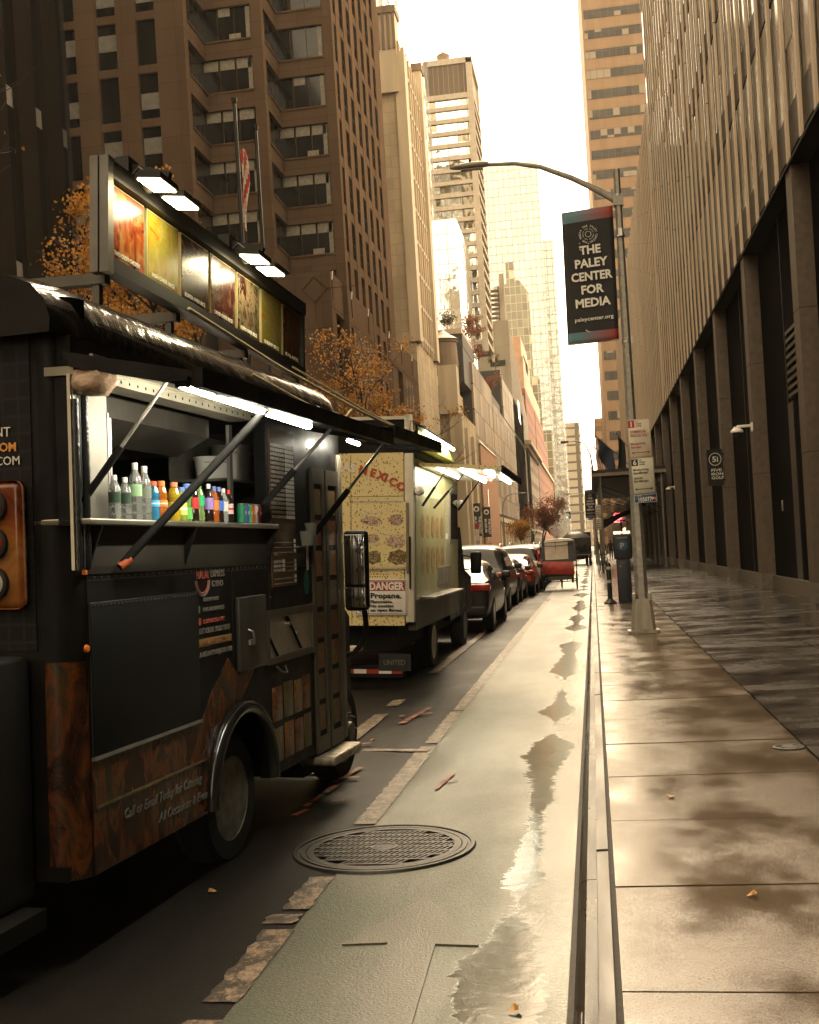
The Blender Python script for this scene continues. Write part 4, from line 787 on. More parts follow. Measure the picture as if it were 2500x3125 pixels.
m = MB(); m.box((.014, 1.80, 1.19), (.018, 2.95, 1.39)); m.build('steel_lid', mat('shiny_steel_lid', (.62, .59, .50), .33, .85), ww)
m = MB(); m.rbox((.0, .35, 1.06), (.20, 3.0, 1.09), .006); m.build('shelf', STEEL, T2)
WOOD = grid('weathered_skirt', (.10, .085, .06), (.04, .035, .025), .45, .5, .04, .03, rough=.45, cell=.3)
m = MB(); m.box((-.10, .065, .70), (-.006, 4.0, 1.055)); m.build('skirt', WOOD, T2)
m = MB(); m.box((-1.9, .2, .45), (-.25, 7.1, .74)); m.build('chassis', BLKM, T2)
m = MB(); m.box((-2.0, -.25, .17), (-.12, -.10, .30)); m.box((-2.0, -.254, .215), (-.12, -.251, .265), 1)
for i in range(6): m.box((-1.9 + i * .30, -.257, .215), (-1.75 + i * .30, -.2545, .265), 2)
m.box((-.95, -.40, .48), (-.62, -.1, .53), 3); bp_ = m.build('bumper', [BLKM, DRED, WHT, CREAM], T2)
m = MB(); m.text('UNITED', .085, (-.345, -.262, .32), (1, 0, 0), (0, 0, 1), 0, 'LEFT', fit=.26, bold=.003); m.box((-.40, -.26, .25), (-.02, -.256, .45), 1); m.v = [v for v in m.v]; m.build('mud_flap', [mat('lettering_dim_grey', (.10, .095, .08), .6, var=.2), RUB], T2)
for y in (.45,):
    pass
wheel(T2, -.26, 2.45, .36, .22, .25, mat('cream_rim', (.50, .44, .30), .45, var=.2), nuts=6); wheel(T2, -1.85, 2.45, .36, .22, .25, RIM, -1)
m = MB(); m.prism([(-.15, 4.1, .55), (-.15, 6.9, .55), (-.15, 6.9, 1.15), (-.15, 6.0, 1.28), (-.15, 5.4, 2.0), (-.15, 4.1, 2.05)], (-1.75, 0, 0)); m.build('cab', BLK, T2)
wheel(T2, -.24, 5.85, .36, .22, .25, RIM)
m = MB(); m.rbox((.02, 5.35, 1.24), (.20, 5.42, 1.60), .03); mr = m.build('mirror', BLK, T2)
m = MB(); m.tube([(-.14, 5.40, 1.55), (.04, 5.40, 1.52)], .012, 6); m.tube([(-.14, 5.40, 1.30), (.04, 5.40, 1.32)], .012, 6); m.build('mirror_arm', BLK, mr)
for y, z in ((.04, 2.36), (3.97, 2.34)):
    m = MB(); m.lathe([(0, -.08), (.045, -.06), (.06, 0), (.045, .06), (0, .07)], (.05, y, z), 14, 0, 'y'); m.build('camera', WHT, T2)
# ------------------------------------------------------------------ parked cars
def build_split(mb, mats, names, parent, subdiv=1):
    """smooth the shell, then give each material region its own mesh part"""
    me = bpy.data.meshes.new('shell'); me.from_pydata([tuple(v) for v in mb.v], [], mb.f)
    for m in mats: me.materials.append(m)
    for p, i in zip(me.polygons, mb.mi): p.material_index = i
    bm = bmesh.new(); bm.from_mesh(me); bmesh.ops.remove_doubles(bm, verts=bm.verts, dist=1e-4); bmesh.ops.recalc_face_normals(bm, faces=bm.faces); bm.to_mesh(me); bm.free()
    ob = bpy.data.objects.new('shell', me); COL.objects.link(ob); md = ob.modifiers.new('s', 'SUBSURF'); md.levels = subdiv
    ev = bpy.data.meshes.new_from_object(ob.evaluated_get(bpy.context.evaluated_depsgraph_get())); bpy.data.objects.remove(ob)
    out = []
    for k, nm in enumerate(names):
        b = MB(); mp = {}
        for p in ev.polygons:
            if p.material_index != k: continue
            f = []
            for vi in p.vertices:
                if vi not in mp: mp[vi] = len(b.v); b.v.append(ev.vertices[vi].co.copy())
                f.append(mp[vi])
            b.f.append(f); b.mi.append(0); b.sm.append(True)
        if b.f: out.append(b.build(nm, mats[k], parent))
    return out
CARGLASS = mat('car_glass', (.008, .008, .008), .05, var=0, spec=.5)
TRIM = mat('black_trim', (.012, .012, .012), .5, var=.2)
ALLOY = mat('alloy_rim', (.22, .21, .19), .3, .8, var=.2)
def car(name, label, y0, xr, W, L, H, paint, kind, rack=False, yaw=0., group='cars parked along the cycle lane'):
    """xr: world X of the right flank; y0: world Y of the rear bumper"""
    t = thing(name, label, 'car', (xr - W / 2, y0, road_z(xr - W / 2) ), (0, R(1.6), R(yaw)), group)
    h = W / 2
    if kind == 'suv': S = [(0, .50, .80, .86, .86), (.012, .36, .98, 1.04, .94), (.03, .30, H * .60, H * .63, .97), (.075, .27, H * .63, H * .80, .985), (.11, .27, H * .64, H * .945, 1), (.17, .26, H * .64, H * .985, 1), (.42, .25, H * .62, H, 1), (.56, .25, H * .61, H * .975, 1), (.64, .25, H * .605, H * .86, 1), (.735, .25, H * .60, H * .635, .99), (.86, .26, H * .565, H * .59, .97), (.96, .30, H * .49, H * .52, .90), (1, .42, H * .38, H * .40, .80)]
    elif kind == 'hatch': S = [(0, .42, .70, .74, .84), (.015, .30, .82, .86, .94), (.04, .26, .88, .93, .97), (.16, .24, .90, 1.20, .99), (.30, .22, .90, H * .975, 1), (.42, .22, .90, H, 1), (.54, .22, .89, H * .97, 1), (.62, .22, .885, H * .86, 1), (.72, .22, .88, .93, 1), (.88, .24, .80, .84, .96), (.97, .28, .66, .70, .88), (1, .36, .54, .57, .80)]
    else: S = [(0, .42, .78, .82, .86), (.012, .32, .92, .96, .94), (.03, .27, .97, 1.01, .97), (.13, .24, .98, 1.04, .985), (.17, .24, .975, 1.08, .99), (.29, .22, .955, H * .945, 1), (.40, .22, .945, H, 1), (.52, .22, .93, H * .985, 1), (.60, .22, .92, H * .88, 1), (.71, .22, .90, .95, 1), (.86, .24, .82, .86, .97), (.97, .28, .68, .71, .88), (1, .38, .56, .58, .80)]
    m = MB(); rings = []
    for (s, zl, zb, zt, kw) in S:
        w = h * kw; gh = zt - zb > .16; ins = .80 if gh else .93
        R_ = [(0, zl), (w * .80, zl), (w * .965, zl + .07), (w * 1.0, zl + (zb - zl) * .45), (w * .99, zl + (zb - zl) * .78), (w * .945, zb)]
        if gh: R_ += [(w * (.945 - .2 * (zt - zb) / (H - zb + .01) * .75), zb + (zt - zb) * .80), (w * .60, zt - .012), (0, zt)]
        else: R_ += [(w * .91, zb + (zt - zb) * .5), (w * .6, zt - .006), (0, zt)]
        rings.append([Vector((x, s * L, z)) for x, z in R_])
    q = 9
    for side in (1, -1):
        for i in range(len(S) - 1):
            a, b = S[i], S[i + 1]; ga = a[3] - a[2] > .16; gb = b[3] - b[2] > .16
            for j in range(q - 1):
                mi = 0
                if j == 5 and ga and gb: mi = 1
                if j in (6, 7) and (ga or gb) and abs(a[3] - b[3]) / ((b[0] - a[0]) * L) > .28: mi = 2
                if j == 0: mi = 3
                if j == 1: mi = 3
                f = [rings[i][j], rings[i][j + 1], rings[i + 1][j + 1], rings[i + 1][j]]
                m.add([Vector((p.x * side, p.y, p.z)) for p in f], [(0, 1, 2, 3) if side < 0 else (3, 2, 1, 0)], mi)
    for e in (0, -1):
        P_ = rings[e]; m.add([Vector((p.x, p.y, p.z)) for p in P_] + [Vector((-p.x, p.y, p.z)) for p in P_[-2:0:-1]], [tuple(range(2 * q - 2))], 0)
    build_split(m, [paint, CARGLASS, CARGLASS, TRIM], ['body', 'side_window', 'windscreen', 'sill'], t, 2)
    for y in (L * .185, L * .80):
        for s in (1, -1):
            m = MB(); m.lathe([(.39, -.02), (.39, .004), (.30, .004)], (s * (h * .975), y, .34), 28, 0, 'x')
            if s < 0: m.v = [Vector((2 * s * h * .975 - v.x, v.y, v.z)) for v in m.v]
            m.build('wheel_arch', TRIM, t)
            wheel(t, s * (h - .12), y, .335, .22, .225, ALLOY, s, nuts=5)
    zt = S[2][2]
    for s in (1, -1):
        m = MB()
        if kind == 'suv' and paint.name == 'white_car_paint':
            m.rbox((s * h * .80, .01, zt - .12), (s * h * .98, .12, zt + .02), .02); m.prism([(s * h * .86, .04 + .02, zt), (s * h * .95, .10, zt), (s * h * .80, .34, H * .88), (s * h * .74, .28, H * .88)], (0, .06, 0))
        else: m.rbox((s * h * .42, -.012, zt - .17), (s * h * .985, .22, zt - .03), .025)
        m.build('tail_lamp', TAIL, t)
        m = MB(); m.rbox((s * (h - .02), L * .60, zt + .0), (s * (h + .17), L * .60 + .10, zt + .15), .035); m.bar((s * h * .9, L * .6 + .05, zt), (s * (h + .04), L * .6 + .05, zt + .05), .04); m.build('door_mirror', TRIM if kind != 'hatch' else TRIM, t)
    m = MB(); m.box((-.27, -.015, .62), (.27, -.003, .75)); m.build('number_plate', mat('plate_ochre', (.45, .34, .12), .5, var=.1), t)
    m = MB(); m.rbox((-h * .9, -.03, .34), (h * .9, .12, .52), .03); m.build('bumper', TRIM, t)
    if rack:
        for s in (1, -1):
            m = MB(); m.tube([(s * h * .66, L * .16, H - .03), (s * h * .66, L * .2, H + .05), (s * h * .66, L * .5, H + .06), (s * h * .66, L * .55, H - .02)], .02, 8); m.build('roof_rail', ALU, t)
    return t
def paint(n, c, rough=.28, metal=.1): return mat(n, c, rough, metal, var=.05, coat=.25, bump=.02, bscale=400)
BP = paint('black_car_paint', (.012, .012, .013)); GP = paint('graphite_car_paint', (.028, .027, .026)); RP = mat('red_car_paint', (.46, .045, .018), .35, var=.05, coat=.25); WP = paint('white_car_paint', (.52, .48, .40), .25, 0)
car('parked_car', 'dark sedan parked directly ahead of the yellow food truck', 21.6, -1.98, 1.82, 4.8, 1.42, GP, 'sedan')
car('parked_car', 'black sport utility vehicle parked ahead of the dark sedan', 28.2, -2.14, 1.95, 4.9, 1.72, BP, 'suv')
car('parked_car', 'low black hatchback parked between the black utility vehicle and the red car', 33.0, -2.12, 1.80, 3.9, 1.34, BP, 'hatch')
car('parked_car', 'red car parked close behind the white utility vehicle', 37.1, -1.95, 1.80, 4.2, 1.40, RP, 'hatch')
car('parked_car', 'white sport utility vehicle with tall upright red tail lamps', 41.9, -1.90, 1.90, 4.8, 1.70, WP, 'suv', True)
car('parked_car', 'black utility vehicle with roof rails parked beyond the white one', 47.6, -1.93, 1.92, 4.9, 1.74, BP, 'suv', True)
car('parked_car', 'dark car farthest along the parked row beside the pedicab', 53.5, -1.95, 1.85, 4.7, 1.62, GP, 'suv', True)
for i, (y, x, pp, lb) in enumerate(((44, -8.0, BP, 'dark utility vehicle with roof rails parked at the far kerb behind the black one'), (51, -8.0, GP, 'grey utility vehicle parked at the far kerb level with the white one'))):
    car('parked_car', lb, y, x, 1.92, 4.9, 1.78, pp, 'suv', True, group='cars parked at the far kerb')

# ------------------------------------------------------------------ people
SKIN = mat('skin', (.38, .20, .13), .5, var=.05)
COAT = mat('black_coat', (.012, .011, .012), .85, var=.3); JEAN = mat('dark_trousers', (.018, .017, .018), .85, var=.3); TAN = mat('tan_coat', (.16, .10, .055), .85, var=.2); HAIR = mat('dark_hair', (.015, .010, .007), .7, var=.2)
def person(label, loc, yaw, J, coat=COAT, legs=JEAN, hair=HAIR, bag=None, group=None):
    """J: joints; the body is one skinned surface"""
    t = thing('person', label, 'person', loc, (0, 0, yaw), group)
    V = []; E_ = []; Rr = []
    def n(p, r, par=None):
        V.append(p); Rr.append(r)
        if par is not None: E_.append((par, len(V) - 1))
        return len(V) - 1
    pel = n(J['pelvis'], .145); wst = n(J['waist'], .13, pel); ch = n(J['chest'], .165, wst); nk = n(J['neck'], .06, ch); hd = n(J['head'], .085, nk); tp = n(J['top'], .075, hd)
    ns = Vector(J['head']) + (Vector(J['face']) * .098); nn = n(tuple(ns - Vector((0, 0, .01))), .028, hd)
    for s in ('l', 'r'):
        sh = n(J['sh_' + s], .072, ch); el = n(J['el_' + s], .052, sh); wr = n(J['wr_' + s], .036, el); ha = n(J['ha_' + s], .042, wr)
        d = (Vector(J['ha_' + s]) - Vector(J['wr_' + s])).normalized(); sd = d.cross(Vector((0, 0, 1))); sd = sd.normalized() if sd.length > .01 else Vector((1, 0, 0))
        for k in range(4): n(tuple(Vector(J['ha_' + s]) + d * (.08 - .008 * abs(k - 1)) + sd * (k - 1.5) * .019), .0105, ha)
        n(tuple(Vector(J['ha_' + s]) + d * .03 + sd * .05), .011, ha)
        hp = n(J['hip_' + s], .10, pel); kn = n(J['kn_' + s], .068, hp); an = n(J['an_' + s], .048, kn); to = n(J['to_' + s], .042, an)
    me = bpy.data.meshes.new('body'); me.from_pydata([tuple(v) for v in V], E_, []); ob = bpy.data.objects.new('tmp', me); COL.objects.link(ob)
    sk = ob.modifiers.new('k', 'SKIN'); sk.use_smooth_shade = True
    for i, d in enumerate(me.skin_vertices[0].data): d.radius = (Rr[i], Rr[i]); d.use_root = i == 0
    ob.modifiers.new('s', 'SUBSURF').levels = 1
    ev = bpy.data.meshes.new_from_object(ob.evaluated_get(bpy.context.evaluated_depsgraph_get())); bpy.data.objects.remove(ob)
    b = MB(); b.v = [v.co.copy() for v in ev.vertices]
    hands = [Vector(J['ha_l']), Vector(J['ha_r'])]; hz = Vector(J['neck'])
    for p in ev.polygons:
        c = Vector(p.center); mi = 0
        if c.z > hz.z + .02 and (c - Vector(J['head'])).length < .25: mi = 1
        if min((c - h_).length for h_ in hands) < .10: mi = 1
        if c.z < Vector(J['pelvis']).z - .06 and not min((c - h_).length for h_ in hands) < .15 and (c - Vector(J['pelvis'])).length > .12: mi = 2
        b.f.append(list(p.vertices)); b.mi.append(mi); b.sm.append(True)
    b.build('body', [coat, SKIN, legs], t)
    m = MB(); H_ = Vector(J['head']); F = Vector(J['face'])
    m.lathe([(0, .135), (.06, .125), (.095, .07), (.10, .0), (.085, -.05)], tuple(H_ - F * .022), 14); m.build('hair', hair, t)
    m = MB(); sd = F.cross(Vector((0, 0, 1))).normalized()
    for s in (1, -1): m.lathe([(0, .008), (.010, .004), (.010, -.004)], tuple(H_ + F * .078 + sd * .03 * s), 8)
    m.build('eyes', INK, t)
    if bag: m = MB(); m.rbox((bag[0] - .12, bag[1] - .06, bag[2] - .3), (bag[0] + .12, bag[1] + .06, bag[2]), .03); m.tube([(bag[0] - .08, bag[1], bag[2]), (bag[0], bag[1], bag[2] + .18), (bag[0] + .08, bag[1], bag[2])], .008, 6); m.build('bag', TAN, t)
    return t
def walker(ph=0.):
    s = .22 * math.cos(ph)
    return dict(pelvis=(0, 0, .94), waist=(0, .0, 1.10), chest=(0, .01, 1.32), neck=(0, .02, 1.48), head=(0, .04, 1.60), top=(0, .03, 1.66), face=(0, 1, 0),
      sh_l=(-.19, .01, 1.40), el_l=(-.25, -s * .5 - .02, 1.14), wr_l=(-.24, -s * .7 + .06, .93), ha_l=(-.24, -s * .7 + .08, .86), sh_r=(.19, .01, 1.40), el_r=(.25, s * .5 - .02, 1.14), wr_r=(.24, s * .7 + .06, .93), ha_r=(.24, s * .7 + .08, .86),
      hip_l=(-.09, 0, .88), kn_l=(-.09, s * .7 + .04, .50), an_l=(-.09, s - .03, .09), to_l=(-.09, s + .12, .05), hip_r=(.09, 0, .88), kn_r=(.09, -s * .7 + .04, .50), an_r=(.09, -s - .03, .09), to_r=(.09, -s + .12, .05))
PW = [(1.55, 104, 0, 0., COAT, JEAN, 'person in a long black coat walking away under the scaffold, carrying a tan bag', (-.32, .1, .82)), (2.05, 103, .1, 1.2, COAT, JEAN, 'person in black walking beside the one with the tan bag', None), (2.5, 109, PI, .5, TAN, JEAN, 'person in a tan coat walking behind the two in black', None), (1.1, 128, 0, 2., COAT, JEAN, 'small figure in dark clothes far along the pavement', None), (.7, 140, PI, .2, COAT, JEAN, 'small dark figure farthest along the pavement near the kerb', None)]
for x, y, yw, ph, c, l, lb, bag in PW: person(lb, (x, y, .152), yw, walker(ph), c, l, HAIR, bag, 'people on the pavement')

# ------------------------------------------------------------------ pedicab
PC = thing('pedicab', 'pedicab with a pale rear panel and red seat cover in the cycle lane', 'pedicab', (-1.26, 42.4, 0))
VIN = mat('black_vinyl_hood', (.014, .013, .012), .32, var=.3, bump=.3, bscale=14)
m = MB(); pr = [(-.60, 1.04), (-.64, 1.35), (-.60, 1.74), (-.50, 1.82), (.0, 1.86), (.50, 1.82), (.60, 1.74), (.64, 1.35), (.60, 1.02)]
vs = []; ys = (.0, .5, 1.0)
for i, y in enumerate(ys):
    for x, z in pr: vs.append((x, y + (z - 1.04) * .06, z + (.02 if i == 1 else 0)))
q = len(pr); m.add(vs, [(i * q + j, i * q + j + 1, (i + 1) * q + j + 1, (i + 1) * q + j) for i in range(2) for j in range(q - 1)]); m.add(vs[:q], [tuple(range(q))[::-1]])
hood = m.build('hood', VIN, PC)
m = MB(); m.prism([(-.52, -.005, 1.755), (-.47, .03, 1.845), (0, .05, 1.885), (.47, .03, 1.845), (.56, -.005, 1.79)], (0, .95, .02)); m.build('hood_cover', mat('pale_wet_tarp', (.55, .48, .36), .3, var=.25, bump=.3, bscale=8), hood)
m = MB(); m.prism([(-.50, .005, 1.12), (.34, .005, 1.12), (.34, .04, 1.74), (-.50, .04, 1.74)], (0, -.015, 0)); m.build('rear_panel', mat('greyed_white_vinyl', (.66, .58, .46), .4, var=.15, scale=3), hood)
m = MB(); m.tube([(-.58, .02, 1.70), (-.5, -.03, 1.64), (-.1, -.03, 1.615), (.34, -.03, 1.64), (.5, .0, 1.70)], .012, 6); m.tube([(-.11, -.03, 1.76), (-.11, -.03, 1.5)], .010, 6); m.build('hood_strap', BLKM, hood)
m = MB(); vs = []; nx, nz = 14, 8
for i in range(nx + 1):
    for j in range(nz + 1):
        u = i / nx; w = j / nz; x = -.62 + 1.14 * u - .03 * (1 - w) * (1 - 2 * u); z = .54 + .47 * w + .07 * (1 - u); vs.append((x, -.06 - .05 * math.sin(PI * w) + .008 * math.sin(9 * u + 3 * w), z))
m.add(vs, [(i * (nz + 1) + j, (i + 1) * (nz + 1) + j, (i + 1) * (nz + 1) + j + 1, i * (nz + 1) + j + 1) for i in range(nx) for j in range(nz)], 0, True); m.build('seat_cover', mat('red_seat_cover', (.42, .055, .035), .5, var=.25, scale=6), PC)
m = MB(); m.rbox((-.55, .0, .50), (.52, .75, .62), .03); m.rbox((-.55, .0, .62), (.52, .12, 1.05), .03); m.build('seat', VIN, PC)
m = MB(); m.prism([(-.42, .02, .36), (.42, .02, .36), (.48, .02, .5), (-.48, .02, .5)], (0, .9, 0)); m.build('footwell', mat('dirty_grey_tub', (.07, .06, .045), .5, var=.3), PC)
m = MB()
for z in (.30, .38): m.tube([(-.62, .2, z), (.62, .2, z)], .016, 8)
for x in (-.4, -.1, .25): m.tube([(x, .2, .30), (x, .2, .40)], .012, 6)
for x in (-.62, .62): m.tube([(x, .0, 1.1), (x, .1, .5), (x, .25, .33), (x, .9, .35)], .018, 8)
m.tube([(0, .2, .34), (0, 1.2, .34), (0, 1.7, .85)], .025, 8); m.tube([(0, 1.2, .34), (0, 1.15, .85)], .022, 8); m.tube([(0, 1.75, 1.0), (-.28, 1.62, 1.05)], .013, 6); m.tube([(0, 1.75, 1.0), (.28, 1.62, 1.05)], .013, 6); m.tube([(0, 1.7, .85), (0, 1.95, .33)], .02, 8)
m.rbox((-.12, 1.0, .86), (.12, 1.28, .93), .03); m.build('frame', BLK, PC)
def bike_wheel(par, c, r, nm='wheel', rt=.022, spokes=14):
    m = MB(); m.tube([(c[0], c[1] + r * math.cos(a), c[2] + r * math.sin(a)) for a in [2 * PI * i / 32 for i in range(33)]], rt, 8, 0, cap=False); w = m.build(nm, RUB, par)
    m = MB(); m.tube([(c[0], c[1] + (r - .03) * math.cos(a), c[2] + (r - .03) * math.sin(a)) for a in [2 * PI * i / 28 for i in range(29)]], .010, 6, 0, cap=False)
    for i in range(spokes): a = 2 * PI * i / spokes; m.tube([(c[0] + .02 * (-1) ** i, c[1], c[2]), (c[0], c[1] + (r - .03) * math.cos(a), c[2] + (r - .03) * math.sin(a))], .0025, 4)
    m.tube([(c[0] - .06, c[1], c[2]), (c[0] + .06, c[1], c[2])], .022, 8); m.build('rim', ALU, w); return w
for s in (-1, 1): bike_wheel(PC, (s * .60, .22, .335), .31, rt=.028)
bike_wheel(PC, (0, 1.98, .335), .31, rt=.028)
m = MB(); m.bar((.64, .1, .55), (.70, .1, .42), .05, .02); m.build('reflector', TAIL, PC)
rider = dict(pelvis=(0, 0, 1.0), waist=(0, .06, 1.14), chest=(0, .16, 1.36), neck=(0, .20, 1.52), head=(.0, .23, 1.64), top=(0, .22, 1.71), face=(0, 1, 0),
   sh_l=(-.19, .16, 1.43), el_l=(-.26, .38, 1.26), wr_l=(-.26, .58, 1.13), ha_l=(-.26, .62, 1.10), sh_r=(.19, .16, 1.43), el_r=(.30, .26, 1.36), wr_r=(.30, .36, 1.56), ha_r=(.30, .37, 1.62),
   hip_l=(-.09, .04, .95), kn_l=(-.11, .36, .78), an_l=(-.11, .30, .40), to_l=(-.11, .42, .36), hip_r=(.09, .04, .95), kn_r=(.11, .34, .66), an_r=(.11, .22, .26), to_r=(.11, .34, .22))
person('pedicab rider in a dark jacket pedalling under a grey umbrella', (-.94, 43.55, 0), 0, rider)
m = MB(); n = 16; vs = [(0, 0, 2.12)]; fs = []
for k, (r_, z) in enumerate(((.22, 2.09), (.42, 2.0), (.56, 1.86))):
    for j in range(n): a = 2 * PI * j / n; kk = 1 if j % 2 == 0 else .96; vs.append((r_ * kk * math.cos(a), r_ * kk * math.sin(a), z + (0 if j % 2 == 0 else .015)))
fs = [(0, 1 + j, 1 + (j + 1) % n) for j in range(n)] + [(1 + k * n + j, 1 + (k + 1) * n + j, 1 + (k + 1) * n + (j + 1) % n, 1 + k * n + (j + 1) % n) for k in range(2) for j in range(n)]
um = thing('umbrella', 'grey umbrella held open over the pedicab rider', 'umbrella', (-.63, 43.93, 0))
m.add(vs, fs, 0, True); m.build('canopy', mat('grey_umbrella_cloth', (.055, .048, .04), .45, var=.3, scale=3), um)
m = MB(); m.tube([(0, 0, 2.16), (0, 0, 1.56)], .008, 6); m.rbox((-.015, -.015, 1.50), (.015, .015, 1.62), .01); m.build('shaft', BLK, um)

# ------------------------------------------------------------------ box truck far ahead
BT = thing('box_truck', 'black open backed truck far ahead in the street beyond the pedicab', 'truck', (-1.10, 92, 0))
m = MB(); m.box((-.95, .0, .95), (.95, 5.0, 1.02)); m.box((-.95, 1.8, 1.021), (.95, 5.0, 2.62)); m.build('cargo_box', mat('black_truck_box', (.012, .012, .012), .6, var=.3), BT)
m = MB()
for x in (-.92, .88): m.box((x, .0, 1.021), (x + .04, .05, 1.72)); m.box((x, .05, 1.65), (x + .04, 1.8, 1.70))
for i in range(7): m.rbox((-.85 + i * .25, .1, 1.021), (-.63 + i * .25, 1.5, 1.45 + .2 * rnd.random()), .02)
m.build('tail_load', BLKM, BT)
m = MB(); m.box((-.95, -.05, .70), (.95, .0, .94)); m.box((-.9, -.055, .82), (.9, -.051, .86), 1); m.build('tail_board', [BLKM, GALV], BT)
m = MB(); m.box((-.4, .1, .45), (.4, 6.5, .699)); m.build('chassis', BLKM, BT)
m = MB(); m.rbox((-.95, 5.1, .5), (.95, 6.9, 2.3), .08); m.build('cab', BLK, BT)
for x in (-.8, .55, .82): wheel(BT, x, 1.1, .42, .24, .25, RIM)
for x in (-.8, .8): wheel(BT, x, 5.9, .42, .24, .25, RIM)
for s in (-1, 1): m = MB(); m.box((s * .75 - .08, -.06, .72), (s * .75 + .08, -.05, .80)); m.build('tail_lamp', TAIL, BT)

# ------------------------------------------------------------------ lamp post, banner, signs
BASE_ = mat('grey_painted_cast_iron', (.30, .27, .21), .5, .2, var=.25, scale=10, bump=.2, bscale=60, vert=True)
LP = thing('street_lamp', 'grey octagonal street lamp post on a flared base, nearest on the pavement', 'street lamp', (.715, 18.6, .152))
m = MB()
def frus(m, z0, z1, w0, w1, ch=.22, mi=0, d0=None, d1=None):
    def oct(w, z):
        h = w / 2; c = w * ch; return [(-h + c, -h, z), (h - c, -h, z), (h, -h + c, z), (h, h - c, z), (h - c, h, z), (-h + c, h, z), (-h, h - c, z), (-h, -h + c, z)]
    m.add(oct(w0, z0) + oct(w1, z1), [(j, (j + 1) % 8, 8 + (j + 1) % 8, 8 + j) for j in range(8)] + [tuple(range(8))[::-1], tuple(range(8, 16))], mi)
frus(m, 0, .045, .50, .50, .1); frus(m, .046, .50, .385, .30, .14); frus(m, .501, .54, .30, .29, .16)
for s in (-1, 1): m.rbox((s * .12 - .03, -.15, .50), (s * .12 + .03, .05, .64), .02)
m.box((-.05, -.27, 0), (.05, -.19, .08)); m.build('base', BASE_, LP)
m = MB(); frus(m, .541, 3.2, .205, .155, .28); frus(m, 3.2, 7.38, .155, .10, .28); m.build('pole', GALV, LP)
m = MB()
for z in (1.32, 4.62, 6.3, 6.95): m.lathe([(.10 if z < 3 else .078, 0), (.10 if z < 3 else .078, .03)], (0, 0, z), 12); 
m.box((-.03, -.11, 6.30), (.03, -.05, 6.42)); m.box((.05, -.03, 4.6), (.10, .03, 4.7)); m.build('pole_band', ALU, LP)
m = MB(); m.tube([(-.02, 0, 6.88), (-.25, 0, 7.05), (-.70, 0, 7.32), (-1.2, 0, 7.56), (-1.6, 0, 7.66), (-2.05, 0, 7.69)], [.055, .052, .046, .04, .034, .03], 10); m.box((-.08, -.07, 6.80), (.08, .07, 6.98)); m.build('lamp_arm', GALV, LP)
m = MB()
prf = [(-2.02, .05, .04), (-2.10, .075, .05), (-2.30, .095, .055), (-2.5, .085, .045), (-2.62, .05, .025), (-2.66, .01, .01)]
vs = []
for x, w, h_ in prf:
    for j in range(10): a = 2 * PI * j / 10; vs.append((x, w * math.cos(a), 7.69 + h_ * math.sin(a) * (1.3 if math.sin(a) > 0 else .7)))
m.add(vs, [(i * 10 + j, i * 10 + (j + 1) % 10, (i + 1) * 10 + (j + 1) % 10, (i + 1) * 10 + j) for i in range(5) for j in range(10)], 0, True); m.add(vs[:10], [tuple(range(10))]); lh = m.build('lamp_head', mat('pale_grey_casing', (.28, .25, .20), .45, .2, var=.15), LP)
m = MB(); m.lathe([(.022, 7.745), (.022, 7.80), (0, 7.80)], (-2.32, 0, 0), 10); m.build('photocell', BLK, lh)
m = MB(); m.prism([(-2.12, -.05, 7.642), (-2.48, -.05, 7.648), (-2.48, .05, 7.648), (-2.12, .05, 7.642)], (0, 0, -.012)); m.build('lens', mat('amber_grey_lens', (.16, .10, .06), .2, var=.1), lh)
